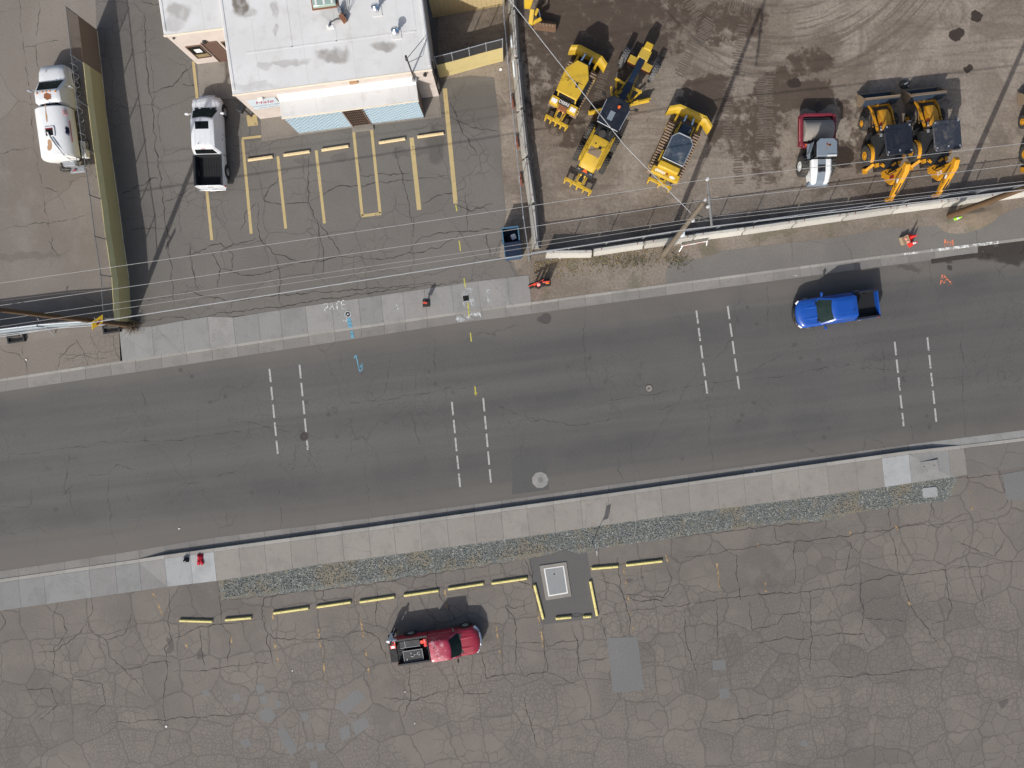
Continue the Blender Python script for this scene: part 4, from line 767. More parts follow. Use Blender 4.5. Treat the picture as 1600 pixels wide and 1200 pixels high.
# ------------------------------------------------------------------ poles and wires
def pole(name, base, tip, r0, r1, mat, label):
    e = empty(name, base, 0, label, 'pole'); t = tip - base; n = 8
    b = MB(); b.tube([t * (i / n) for i in range(n + 1)], [r0 + (r1 - r0) * i / n for i in range(n + 1)], 12); b.build('shaft', mat, e, smooth=40); return e, t
pc, tc = pole('utility_pole', P(1037, 397), P(1100, 315, 12.0), .19, .12, 'pole_wood', 'tan wooden utility pole leaning over the barriers between the dozers and roller')
def loc_(e, px, py, z): return P(px, py, z) - e.location
a1, a2 = loc_(pc, 1105, 281, 12.6), loc_(pc, 1112, 352, 9.6)
b = MB(); b.tube([a2, a2.lerp(a1, .5), a1], [.07, .09, .03], 8); b.build('standoff_arm', 'galv_dark', pc, smooth=40)
for q0_, q1_ in ((tc * .93, a2.lerp(a1, .5)), (tc * .8, a2.lerp(a1, .1))):
    b = MB(); b.tube([q0_, q1_], .04, 6); b.build('brace', 'dark_steel', pc)
def insul(e, p, r=.11):
    b = MB()
    for k in range(3): b.cyl(p + Vector((0, 0, -.05 + k * .07)), p + Vector((0, 0, 0.0 + k * .07)), r, r * .75, n=10)
    b.build('insulator', 'insulator', e)
for (x, y, z) in ((1105, 280, 12.7), (1101, 313, 11.9), (1083, 345, 9.0), (1106, 323, 11.0)): insul(pc, loc_(pc, x, y, z), .09)
b = MB(); q = loc_(pc, 1066, 366, 5.0); b.box(q, (.25, .32, .5)); b.build('service_box', 'steel_light', pc, bevel=.04)
b = MB(); b.bar(q + Vector((.05, -.05, -.3)), q + Vector((-.12, -.5, -1.6)), .05, .04); b.build('conduit', 'galv', pc)
b = MB()
q = loc_(pc, 1090, 342, 8.8)
for k in range(14): pass
b.tube([q + Vector((.28 * math.cos(t), .22 * math.sin(t), .05 * math.sin(3 * t))) for t in [i * .5 for i in range(14)]], .025, 5); b.tube([q, tc * .72], .03, 5); b.build('cable_loop', 'wire_dark', pc)
pl, tl = pole('utility_pole', P(203, 508), P(-10, 483, 13.0), .2, .12, 'pole_brown', 'brown utility pole leaning over the yard gate with a yellow sign')
b = MB(); b.bar(tl * .98 + Vector((0, -1.2, 0)), tl * .98 + Vector((0, 1.2, 0)), .1, .12); b.build('crossarm', 'pole_brown', pl)
rb = P(1482, 338); rq = P(1600, 294, 7.6) - rb
pr_, tr = pole('utility_pole', rb, rb + rq * (13 / 7.6), .22, .12, 'pole_brown', 'brown utility pole leaning off the right picture edge above a dirt mound')
b = MB(); b.bar(tr * .98 + Vector((0, -1.2, 0)), tr * .98 + Vector((0, 1.2, 0)), .1, .12); b.build('crossarm', 'pole_brown', pr_)
def wire(pts, r, mat, label, sag=.25):
    out = []
    for a, c in zip(pts, pts[1:]):
        n = 24
        for i in range(n + (c is pts[-1])):
            t = i / n; p = a.lerp(c, t); out.append(p - Vector((0, 0, 4 * sag * t * (1 - t))))
    b = MB(); o0 = out[0]; b.tube([p - o0 for p in out], r, 5); o = b.build('overhead_wire', mat, None, smooth=60, loc=o0); tag(o, label, 'wire', 'overhead wires along the street')
wire([P(-5, 443, 13), P(1105, 280, 12.8), P(1820, 197, 12.8)], .015, 'wire', 'uppermost thin overhead wire crossing the north lot and the yard machines')
wire([P(-5, 478, 11.7), P(1101, 313, 12.0), P(1820, 230, 11.9)], .015, 'wire', 'second thin overhead wire from the top, crossing above the dumpster')
wire([P(-5, 500, 9.3), P(1088, 341, 9.3), P(1820, 257, 9.3)], .012, 'wire', 'upper wire of the close thin pair just above the bright cable')
wire([P(-5, 511, 8.9), P(1083, 347, 8.9), P(1820, 262, 8.9)], .012, 'wire', 'lower wire of the close thin pair just above the bright cable')
wire([P(-5, 527, 7.9), P(1075, 358, 7.9), P(1820, 270, 7.9)], .03, 'wire_bright', 'thick bright silver cable, lowest of the wires over the yard gate', sag=.1)
wire([P(1083, 336, 8.7), P(975, 226, 8.2), P(800, 4, 8.0), P(700, -125, 7.8)], .022, 'wire_bright', 'pale cable running diagonally over the dozers from the leaning pole', sag=.04)
# stop ahead sign on the left pole
sp = P(152, 503, 4.6); se = empty('warning_sign', Vector((sp.x, sp.y, 4.6)), R(-36), 'yellow diamond sign with red octagon and black arrow on the brown pole', 'sign')
b = MB(); s_ = .6; b.add([(0, 0, -s_), (0, s_, 0), (0, 0, s_), (0, -s_, 0), (.02, 0, -s_), (.02, s_, 0), (.02, 0, s_), (.02, -s_, 0)], [(0, 1, 2, 3), (7, 6, 5, 4), (0, 4, 5, 1), (1, 5, 6, 2), (2, 6, 7, 3), (3, 7, 4, 0)]); b.build('plate', 'sign_yellow', se)
b = MB(); b.add([(.026, .21 * math.cos(R(22.5 + 45 * k)), -.12 + .21 * math.sin(R(22.5 + 45 * k))) for k in range(8)], [tuple(range(8))]); b.build('octagon', 'sign_red', se)
b = MB(); b.add([(.026, -.05, .14), (.026, .05, .14), (.026, .05, .26), (.026, .14, .26), (.026, 0, .42), (.026, -.14, .26), (.026, -.05, .26)], [tuple(range(7))]); b.build('arrow', 'sign_black', se)
b = MB(); b.bar((-.03, 0, 0), (-.3, .1, 0), .06, .05); b.build('bracket', 'galv', se)
# diamond sign in the gravel
ge = empty('street_sign', P(925, 848, ZS), R(8), 'thin pale sign post with diamond plate standing in the gravel strip', 'sign')
b = MB(); b.tube([(0, 0, 0), (.02, .03, .8), (.05, .02, 1.5), (.06, 0, 2.15)], .03, 6); b.build('post', 'galv', ge)
b = MB(); s_ = .46; b.add([(.09 + k * .015, y, 1.7 + z) for k in (0, 1) for y, z in ((0, -s_), (s_, 0), (0, s_), (-s_, 0))], [(0, 1, 2, 3), (7, 6, 5, 4), (0, 4, 5, 1), (1, 5, 6, 2), (2, 6, 7, 3), (3, 7, 4, 0)]); b.build('plate', 'steel_light', ge)

# ------------------------------------------------------------------ wheel stops
def wheel_stop(x0, y0, x1, y1, z, mat, label, group, wd=.2):
    a, c = P(x0, y0, z), P(x1, y1, z); d = c - a; L = d.length / 2
    b = MB(); prof = [(-wd / 2, 0), (-wd / 2, .06), (-wd * .3, .15), (wd * .3, .15), (wd / 2, .06), (wd / 2, 0)]
    b.loft([[(-L + (.04 if zz > .1 else 0), y, zz) for y, zz in prof], [(L - (.04 if zz > .1 else 0), y, zz) for y, zz in prof]])
    o = b.build('wheel_stop', mat, None, bevel=.012, loc=(a + c) / 2 + Vector((0, 0, .012)), rz=math.atan2(d.y, d.x)); tag(o, label, 'wheel stop', group)
    for s_ in (-.55, .55):
        b = MB(); b.cyl((s_ * L, 0, .15), (s_ * L, 0, .156), .025, n=8); b.build('anchor_pin', 'rust', o)
for i, q in enumerate(((387.5, 250.5, 427, 245), (443, 243, 485, 237), (502.5, 235, 545.5, 228.5), (592, 223.5, 634, 217), (652, 214.5, 694, 208.5))):
    wheel_stop(*q, ZN, 'stop_cream', 'cream wheel stop, %s from the left in front of the office' % ordn[i], 'wheel stops in the north lot')
for i, q in enumerate(((281, 969, 333, 970.5), (352, 968, 394, 964.5), (427, 957.5, 483, 949.5), (495, 948, 549, 940), (562, 940, 617, 932), (631, 930, 686, 922), (700, 920, 756, 911.5), (768, 911, 824, 903))):
    wheel_stop(*q, ZS, 'stop_yellow', 'yellow wheel stop, %s from the left in the long row beside the gravel' % ordn[i], 'wheel stops in the south lot')
for q, l in (((835, 913, 849, 967), 'long yellow wheel stop along the left side of the utility vault'), ((922, 907, 933, 962), 'long yellow wheel stop along the right side of the utility vault'), ((868, 966, 893, 963.5), 'short yellow wheel stop below the utility vault on its left'), ((911, 963.5, 924, 962.5), 'shortest yellow wheel stop, broken stub below the utility vault'), ((924, 888, 966, 884.5), 'yellow wheel stop just right of the utility vault'), ((978, 882.5, 1035, 876), 'yellow wheel stop at the right end of the row, right of the vault')):
    wheel_stop(*q, ZS + .006, 'stop_yellow', l, 'wheel stops in the south lot')
b = MB(); b.tube([P(893, 961, ZS + .05), P(902, 960, ZS + .07), P(911, 961, ZS + .05)], .012, 4); b.tube([P(894, 964, ZS + .05), P(902, 964, ZS + .04), P(911, 963, ZS + .05)], .012, 4); tag(b.build('rebar', 'dark_steel'), 'thin bent rebar between the two short yellow stops', 'rebar')

# ------------------------------------------------------------------ lids and covers
def poly_prism(name, px, z0, z1, mat, parent=None, bevel=.0):
    pts = [P(x, y, z1) for x, y in px]; b = MB(); b.prism(pts, z0, z1); return b.build(name, mat, parent, bevel=bevel)
v = poly_prism('utility_vault', [(843, 884), (885, 878), (893, 932), (853, 938)], ZS - .05, ZS + .06, 'slab_tan', bevel=.01); tag(v, 'concrete framed utility vault with grey lid ringed by yellow stops', 'vault')
v2 = poly_prism('lid_rim', [(849.5, 888.5), (881, 884), (887.5, 927), (857, 932)], ZS, ZS + .07, 'white_trim', v); v3 = poly_prism('lid', [(851.5, 890), (879.5, 886), (885.5, 925.5), (858.5, 930)], ZS, ZS + .078, 'cover_concrete', v)
b = MB(); p = P(866, 897, ZS + .081); b.cyl(p - Vector((0, 0, .02)), p, .06, n=10); b.build('lift_hole', 'hole', v)
v = poly_prism('valve_cover', [(1441, 764), (1443, 762.5), (1462, 760.5), (1464.5, 762), (1465.5, 774), (1464, 776), (1445, 778), (1443, 776.5)], ZS, ZS + .05, 'slab_white', bevel=.01); tag(v, 'pale rectangular meter cover lying in the gravel strip', 'cover')
v = poly_prism('valve_cover', [(1437, 722), (1465, 718), (1467, 734), (1439, 738)], ZS - .02, ZS + .03, 'slab_grey', bevel=.006); tag(v, 'rectangular cover set in the white pavement slab at right', 'cover')
for (x, y) in ((1444, 729), (1460, 727)):
    b = MB(); p = P(x, y, ZS + .033); b.box(p, (.12, .04, .005), rz=.1); b.build('handle_slot', 'hole', v)
def manhole(x, y, r, z, label, m='manhole', ringm=None):
    p = P(x, y, z); o = MB().cyl((0, 0, -.05), (0, 0, .008), r, n=28).build('manhole_cover', m, None, loc=p); tag(o, label, 'manhole')
    b = MB(); n = 28
    b.loft([[(rr * math.cos(2 * math.pi * k / n), rr * math.sin(2 * math.pi * k / n), zz) for k in range(n)] for rr, zz in ((r * .98, .008), (r * .98, .014), (r * .82, .014), (r * .82, .008))], cap=False); b.build('rim', ringm or 'dark_steel', o)
    b = MB(); b.cyl((0, 0, .0), (0, 0, .013), r * .22, n=10); b.cyl((r * .45, r * .1, 0), (r * .45, r * .1, .012), r * .1, n=8); b.cyl((-r * .4, -r * .3, 0), (-r * .4, -r * .3, .012), r * .1, n=8); b.build('lug', ringm or 'dark_steel', o); return o
manhole(475, 682, .33, ZR, 'dark round manhole cover on a dashed line in the road'); manhole(1014, 607, .3, ZR, 'ringed manhole cover in the middle of the road', 'slab_tan', 'manhole')
manhole(543.5, 491, .23, ZN + .01, 'small black round meter lid in the pavement with blue paint', 'manhole', 'steel_light')
simple('worn_asphalt', (.075, .068, .066), .9, var=.3, scale=4); manhole(853, 498, .38, ZR, 'faint dark round cover at the gutter below the orange barricades', 'worn_asphalt', 'worn_asphalt')
o = MB().cyl((0, 0, -.05), (0, 0, .012), .6, n=9).build('valve_collar', 'slab_grey', None, loc=P(844, 750, ZR)); tag(o, 'pale octagonal concrete collar in the road beside the kerb', 'collar')
b = MB(); b.cyl((.02, 0, 0), (.02, 0, .02), .19, n=16); b.build('valve_lid', 'gutter', o)
b = MB(); b.box((0, 0, .012), (.4, .38, .012)); o = b.build('meter_pit', 'hole', None, loc=P(728, 466, ZN + .012), rz=.15); tag(o, 'small black square pit in the sprayed white pavement slab', 'pit')
b = MB(); b.box((0, .22, .014), (.46, .05, .02)); b.box((0, -.22, .014), (.46, .05, .02)); b.build('rim', 'slab_white', o)

# ------------------------------------------------------------------ traffic cones, panels and oddments
def cone(x, y, z, body, white, label, h=.92):
    e = empty('traffic_cone', P(x, y, z), random.random(), label, 'cone', 'traffic cones by the kerb')
    b = MB(); b.box((0, 0, .02), (.4, .4, .04)); b.build('base', body, e, bevel=.01)
    b = MB(); b.cyl((0, 0, .04), (0, 0, h), .155, .03, n=16); b.build('shell', body, e, smooth=40)
    for (z0, z1) in white:
        r = lambda zz: .155 + (.03 - .155) * (zz - .04) / (h - .04) + .004
        b = MB(); b.cyl((0, 0, z0), (0, 0, z1), r(z0), r(z1), n=16); b.build('reflective_band', 'cone_white', e, smooth=40)
cone(1421, 371, ZN, 'cone_red', [], 'plain red traffic cone, upper of the pair beside the tan box'); cone(1422, 381, ZN, 'cone_red', [(.5, .62), (.68, .78)], 'red traffic cone with white bands, lower of the pair beside the box')
cone(1484, 337, ZN, 'cone_red', [(.66, .8)], 'red traffic cone in the shade of the right utility pole'); cone(1490, 342.5, ZN, 'cone_lime', [(.5, .66)], 'lime green traffic cone below the dirt mound')
e = empty('carton', P(1411.5, 376, ZN), .35, 'tan worn box on the verge left of the red cones', 'box')
b = MB(); b.box((0, 0, .16), (.5, .55, .32)); b.build('body', 'cardboard', e); b = MB(); b.box((-.14, 0, .335), (.2, .5, .02), ry=.2); b.box((.15, .05, .335), (.18, .5, .02), ry=-.3); b.build('flap', 'soil', e); b = MB(); b.sphere((.02, .1, .33), .08); b.sphere((.1, -.15, .33), .07); b.build('rag', 'cone_pink', e)
e = empty('channelizer', P(666, 474, ZN + .01), .05, 'orange channelizer post on a black square base on the north pavement', 'channelizer')
b = MB(); b.box((0, 0, .05), (.5, .5, .1)); b.build('base', 'base_black', e, bevel=.03); b = MB(); b.cyl((0, 0, .1), (0, 0, 1.05), .055, n=10); b.build('post', 'cone_orange', e); b = MB(); b.box((0, 0, .72), (.3, .03, .55)); b.build('panel', 'cone_orange', e); b = MB(); b.box((0, -.02, .8), (.3, .008, .12), ry=.0); b.build('stripe', 'cone_pink', e)
e = empty('barricade', P(852.5, 442, ZN), .12, 'broad orange and white barricade panel on black base, right of the group', 'barricade')
b = MB(); b.box((0, 0, .06), (.62, .5, .12)); b.build('base', 'base_black', e, bevel=.03); b = MB(); b.box((0, .04, .65), (.5, .06, .95), rx=.12); b.build('panel', 'cone_orange', e, bevel=.02)
b = MB(); b.box((-.05, .0, .85), (.34, .07, .22), rx=.12); b.build('stripe', 'cone_pink', e); b = MB(); b.box((.1, -.07, .4), (.24, .07, .16), rx=.12); b.build('stripe', 'amber', e)
e = empty('delineator', P(841, 446, ZN), 0, 'orange delineator with pale pink dome top between the barricade panels', 'delineator')
b = MB(); b.cyl((0, 0, 0), (0, 0, .1), .26, .24, n=8); b.build('base', 'base_black', e); b = MB(); b.cyl((0, 0, .1), (0, 0, .98), .1, .085, n=12); b.build('tube', 'cone_orange', e, smooth=40); b = MB(); b.sphere((0, 0, 1.02), .14, 12, 8); b.build('dome', 'cone_pink', e, smooth=60)
e = empty('barricade', P(832, 447, ZN), .3, 'slim orange barricade frame with a long bar beside the pavement end', 'barricade')
b = MB(); b.box((-.1, 0, .05), (.34, .3, .1)); b.box((.2, 0, .05), (.2, .3, .1)); b.build('base', 'base_black', e, bevel=.03); b = MB(); b.bar((.15, 0, .1), (.15, .05, .95), .06, .16); b.build('upright', 'cone_orange', e); b = MB(); b.bar((-.3, 0, .8), (.85, .12, .88), .05, .12); b.build('rail', 'cone_orange', e)
e = empty('barricade', P(1083, 382, ZN), math.atan2(8, 42), 'white and red barricade board lying at the foot of the barriers', 'barricade')
b = MB(); b.box((0, 0, .35), (1.9, .04, .22)); b.build('board', 'cone_white', e); b = MB(); b.box((-.55, -.025, .35), (.5, .01, .2)); b.box((.35, -.025, .35), (.5, .01, .2)); b.build('stripe', 'decal_red', e)
b = MB(); b.bar((-.85, 0, .35), (-1.05, -.3, 0), .06, .06); b.bar((.9, 0, .35), (1.1, .25, 0), .06, .06); b.bar((-.85, 0, .35), (-.85, .3, 0), .05, .05); b.bar((.9, 0, .35), (.9, -.25, 0), .05, .05); b.build('leg', 'cone_white', e)
def crumple(name, x, y, z, sx, sy, h, mat, label, cat, seed):
    rnd = random.Random(seed); b = MB(); nx, ny = 9, 9; vs = []
    for i in range(nx):
        for j in range(ny):
            u, v_ = i / (nx - 1) * 2 - 1, j / (ny - 1) * 2 - 1; edge = max(0, 1 - max(abs(u), abs(v_)) ** 4)
            vs.append((u * sx / 2 + rnd.uniform(-.05, .05) * sx, v_ * sy / 2 + rnd.uniform(-.05, .05) * sy, .01 + edge * h * rnd.uniform(.4, 1.1)))
    n0 = len(vs); vs += [(p[0], p[1], .002) for p in vs]
    fs = [(i * ny + j, (i + 1) * ny + j, (i + 1) * ny + j + 1, i * ny + j + 1) for i in range(nx - 1) for j in range(ny - 1)]
    b.add(vs, fs + [tuple(k + n0 for k in f[::-1]) for f in fs]); o = b.build(name, mat, None, smooth=50, loc=P(x, y, z), fixn=False); tag(o, label, cat); return o
jk = crumple('jacket', 313, 872.5, ZS + .015, .42, .66, .2, 'cloth_red', 'crumpled red jacket on the white pavement slab', 'jacket', 3)
b = MB(); b.bar((.05, -.2, .12), (.2, -.42, .05), .16, .1); b.bar((-.1, -.2, .12), (-.12, -.45, .05), .16, .1); b.build('sleeve', 'cloth_red', jk)
bg_ = crumple('tool_bag', 291, 874.5, ZS + .015, .42, .36, .26, 'cloth_dark', 'small black tool bag on the white pavement slab', 'bag', 5)
b = MB(); b.tube([(-.14, 0, .2), (0, .02, .42), (.14, 0, .2)], .02, 5); b.build('handle', 'cloth_dark', bg_); b = MB(); b.box((.02, -.03, .27), (.1, .08, .05), rz=.4); b.box((-.1, .12, .2), (.22, .05, .05), rz=1.2); b.build('buckle', 'galv', bg_)
# dumpster
e = empty('dumpster', P(799.5, 383), math.atan2(46, -7.5) - math.pi / 2 + R(-2), 'dark blue open dumpster holding a white box beside the fence corner', 'dumpster')
DW, DL, DH = 1.1, 2.05, 1.3
b = MB()
for (cx, cy, sx, sy) in ((-DW / 2, 0, .06, DL), (DW / 2, 0, .06, DL), (0, DL / 2, DW - .06, .06), (0, -DL / 2, DW - .06, .06)): b.box((cx, cy, DH / 2 + .08), (sx, sy, DH))
b.box((0, 0, .12), (DW - .07, DL - .07, .06)); b.build('body', 'bin_blue', e, bevel=.01)
b = MB()
for (cx, cy, sx, sy) in ((-DW / 2, 0, .08, DL + .08), (DW / 2, 0, .08, DL + .08), (0, DL / 2, DW - .08, .08), (0, -DL / 2, DW - .08, .08)): b.box((cx, cy, DH + .1), (sx, sy, .08))
b.build('rim', 'bin_rim', e, bevel=.015)
b = MB(); b.box((0, -DL / 4 + .02, DH + .17), (DW, DL / 2, .05)); ld = b.build('lid', 'hood_navy', e, bevel=.02)
for k in range(6):
    b = MB(); b.box((0, -.92 + k * .17, DH + .205), (DW - .12, .05, .03)); b.build('lid_rib', 'hood_navy', ld)
b = MB(); b.box((.6, .2, .7), (.08, .3, .2)); b.box((-.6, .2, .7), (.08, .3, .2)); b.build('lift_pocket', 'bin_blue', e)
b = MB(); b.box((.18, .42, .8), (.34, .36, .3), rz=.3); o = b.build('thrown_box', 'paper', None, loc=e.location, rz=e.rotation_euler.z); tag(o, 'small white box thrown inside the blue dumpster', 'box')
b = MB(); b.sphere((-.15, .3, .45), (.35, .4, .3)); o = b.build('rubbish_bag', 'cloth_dark', None, loc=e.location, rz=e.rotation_euler.z, smooth=60); tag(o, 'black rubbish bag inside the blue dumpster', 'bag')
# litter
LT = [(782, 109, .2, 'white paper scrap beside the yellow slatted fence end'), (807, 50, .22, 'white scrap in the yard east of the upper barriers'), (828, 268, .22, 'white scrap between the barrier row and the left dozer'), (457, 1048, .1, 'tiny white scrap below the long row of yellow stops'), (633, 1081, .1, 'tiny white scrap on the cracked asphalt under the red pickup'), (648, 1130, .1, 'tiny white scrap near the bottom centre of the asphalt'), (280, 826, .12, 'white scrap on the road above the red jacket'), (1178, 736, .12, 'white scrap in the south gutter'), (260, 1135, .16, 'pale scrap on the cracked asphalt at lower left'), (1540, 320, .14, 'white scrap on the verge right of the dirt mound'), (41, 562, .12, 'pale scrap in the crack of the driveway apron'), (874, 402, .2, 'white scrap in front of the first verge barrier')]
for i, (x, y, s_, l) in enumerate(LT):
    z = ZS if y > 840 else (ZR if 620 < y < 840 else ZN); rnd = random.Random(i)
    b = MB(); b.add([(-s_ / 2, -s_ / 3, .01), (0, -s_ / 2, .06), (s_ / 2, -s_ / 4, .012), (s_ / 2.5, s_ / 3, .05), (0, s_ / 2, .015), (-s_ / 2.2, s_ / 3, .05), (0, 0, .03)], [(0, 1, 6), (1, 2, 6), (2, 3, 6), (3, 4, 6), (4, 5, 6), (5, 0, 6)])
    tag(b.build('litter', 'paper', None, loc=P(x, y, z + .008), rz=rnd.random() * 3, fixn=False), l, 'litter', 'scraps of litter')
for (x0, y0, x1, y1, l) in ((798, 55, 800, 74, 'white pipe leaning at the upper end of the chain-link fence'), (802, 95, 804, 120, 'white pipe lying between the fence and the fifth barrier')):
    a, c = P(x0, y0, .9), P(x1, y1, .5); b = MB(); b.tube([(0, 0, 0), c - a], .07, 8); tag(b.build('pipe', 'steel_light', None, loc=a), l, 'pipe')
for (x0, y0, x1, y1, l) in ((799, 150, 802, 170, 'rusty red plank behind the fourth barrier from the street'), (806, 213, 809, 232, 'rusty red plank behind the third barrier from the street'), (812, 272, 815, 290, 'rusty red plank behind the second barrier from the street')):
    a, c = P(x0, y0, .15), P(x1, y1, .15); b = MB(); b.bar((0, 0, 0), c - a, .14, .1); tag(b.build('plank', 'rust_red', None, loc=a), l, 'plank')
# plants, mound, stones, weeds
def tufts(name, region, n, mat, h, seed, z, label):
    rnd = random.Random(seed); mb = MB()
    for _ in range(n):
        x, y = region(rnd); p = P(x, y, z)
        for k in range(5):
            a = rnd.random() * 6.28; l = h * rnd.uniform(.5, 1.2); d = Vector((math.cos(a), math.sin(a), 0)); s_ = Vector((-d.y, d.x, 0)) * .018
            mb.add([p - s_, p + s_, p + d * l * .7 + Vector((0, 0, l * .7))], [(0, 1, 2)])
    o = mb.build(name, mat, None, fixn=False); tag(o, label, 'weeds', kind='stuff')
def reg_gravel(r):
    x = r.uniform(350, 1480); return x, r.uniform(interp(SS, x) + 3, interp([(346, 936), (680, 894), (820, 868), (935, 857), (1205, 818), (1330, 802), (1475, 783)], x) - 2)
def reg_verge(r):
    x = 835 + 230 * r.random() ** 1.2; return x, interp(EB, x) + 9 + 30 * r.random() ** 2.2
tufts('gravel_weeds', reg_gravel, 700, 'weed', .10, 1, ZS, 'sparse low weeds growing through the gravel strip'); tufts('verge_weeds', reg_verge, 700, 'dry_grass', .13, 2, ZN, 'dry grass and weeds at the foot of the barriers')
tufts('verge_green_weeds', lambda r: (r.gauss(*r.choice(((940, 14), (1005, 18), (1060, 10), (985, 14)))), r.gauss(407, 7)), 500, 'weed', .11, 3, ZN, 'greenish weeds on the dirt verge left of the pole')
mb = MB(); rnd = random.Random(9)
for _ in range(5200):
    x, y = reg_gravel(rnd); p = P(x, y, ZS + .005); s_ = rnd.uniform(.025, .06); a = rnd.random() * 6.28
    mb.add([p + Vector((s_ * math.cos(a + k * 1.571) * rnd.uniform(.7, 1.2), s_ * math.sin(a + k * 1.571) * rnd.uniform(.7, 1.2), .004)) for k in range(4)] + [p + Vector((0, 0, s_ * .9))], [(0, 1, 4), (1, 2, 4), (2, 3, 4), (3, 0, 4)])
tag(mb.build('gravel', 'stone', None, fixn=False), 'blue-grey gravel stones between the pavement and the south lot', 'gravel', kind='stuff')
rnd = random.Random(4); nx = 22; vs = []; c0 = P(1515, 336); 
for i in range(nx):
    for j in range(nx):
        u, v_ = i / (nx - 1) * 2 - 1, j / (nx - 1) * 2 - 1; r_ = math.hypot(u, v_)
        vs.append((u * 2.4, v_ * 1.2 + u * .25, max(0, (1 - r_) ** 1.0) * .55 * rnd.uniform(.8, 1.15) - .02))
b = MB(); b.add(vs, [(i * nx + j, (i + 1) * nx + j, (i + 1) * nx + j + 1, i * nx + j + 1) for i in range(nx - 1) for j in range(nx - 1)]); tag(b.build('dirt_mound', 'verge_dirt', None, smooth=80, loc=c0, rz=.15), 'low brown dirt mound beside the right utility pole', 'mound')
e = empty('dry_bush', P(208, 511), 0, 'dry brown bush at the foot of the left utility pole', 'bush'); rnd = random.Random(12); mb = MB(); lf = MB()
for k in range(170):
    a, t = rnd.random() * 6.28, rnd.uniform(.1, 1.45); L = rnd.uniform(.5, 1.0); d = Vector((math.cos(a) * math.sin(t) * .95, math.sin(a) * math.sin(t) * .85, math.cos(t))) * L; d.z = abs(d.z) * .8 + .05
    mb.tube([(0, 0, 0), d * .5 + Vector((rnd.uniform(-.05, .05), rnd.uniform(-.05, .05), .03)), d], [.012, .008, .004], 3)
    for q in range(9):
        p = d * rnd.uniform(.45, 1.05) + Vector((rnd.uniform(-.09, .09), rnd.uniform(-.09, .09), rnd.uniform(-.09, .09))); s_ = rnd.uniform(.02, .05); ax = Vector((rnd.uniform(-1, 1), rnd.uniform(-1, 1), rnd.uniform(-1, 1))).normalized() * s_; ay = ax.orthogonal().normalized() * s_
        lf.add([p - ax, p + ay, p + ax], [(0, 1, 2)])
mb.build('branches', 'twig', e, fixn=False); lf.build('foliage', 'twig', e, fixn=False)
# ------------------------------------------------------------------ vehicles (local +x forward, +y left)
def wheel(e, x, y, r, wd, side, tyre='rubber', rim='rim', rr=.62, name='wheel', lugs=0):
    b = MB(); n = 24; s_ = side
    prof = [(r * .55, -wd / 2), (r * .93, -wd / 2), (r, -wd * .36), (r, wd * .36), (r * .93, wd / 2), (r * .55, wd / 2)]
    b.loft([[(x + pr * math.cos(2 * math.pi * k / n), y + o, r + pr * math.sin(2 * math.pi * k / n)) for k in range(n)] for pr, o in prof], cap=True)
    wl = b.build(name, tyre, e, smooth=35)
    b = MB(); yo = y + s_ * wd * .5; b.loft([[(x + pr * math.cos(2 * math.pi * k / 20), yo + s_ * o, r + pr * math.sin(2 * math.pi * k / 20)) for k in range(20)] for pr, o in ((r * rr, .003), (r * rr * .93, .016), (r * rr * .8, -.0), (r * .2, .005), (r * .17, .03))]); b.build('rim', rim, wl, smooth=30)
    if tyre == 'rubber' and rim == 'rim':
        b = MB()
        for k in range(5): a = k * 1.2566; b.bar((x + r * .2 * math.cos(a), yo + s_ * .012, r + r * .2 * math.sin(a)), (x + r * .56 * math.cos(a), yo + s_ * .012, r + r * .56 * math.sin(a)), .05, .015, up=(0, 1, 0))
        b.build('spoke', 'chrome', wl)
    if lugs:
        b = MB()
        for k in range(lugs):
            a = 2 * math.pi * k / lugs
            for q in (-1, 1): b.box((x + r * 1.0 * math.cos(a + q * .06), y + q * wd * .24, r + r * math.sin(a + q * .06)), (.06, wd * .46, .07), ry=-a, rz=0)
        b.build('tread', tyre, wl)
    return wl
def ring_body(x, w_, zb, zs, zt, cr, bow=0):
    h = w_ / 2
    half = [(h * .84, zb), (h * .98, zb + .16), (h, (zb + zs) / 2), (h * .985, zs), (h * .93, zs + (zt - zs) * .7), (h * .8, zt), (h * .45, zt + cr * .7), (0, zt + cr)]
    return [(x - bow * (y / h) ** 2.5, y, z) for y, z in half] + [(x - bow * (y / h) ** 2.5, -y, z) for y, z in half[-2::-1]]
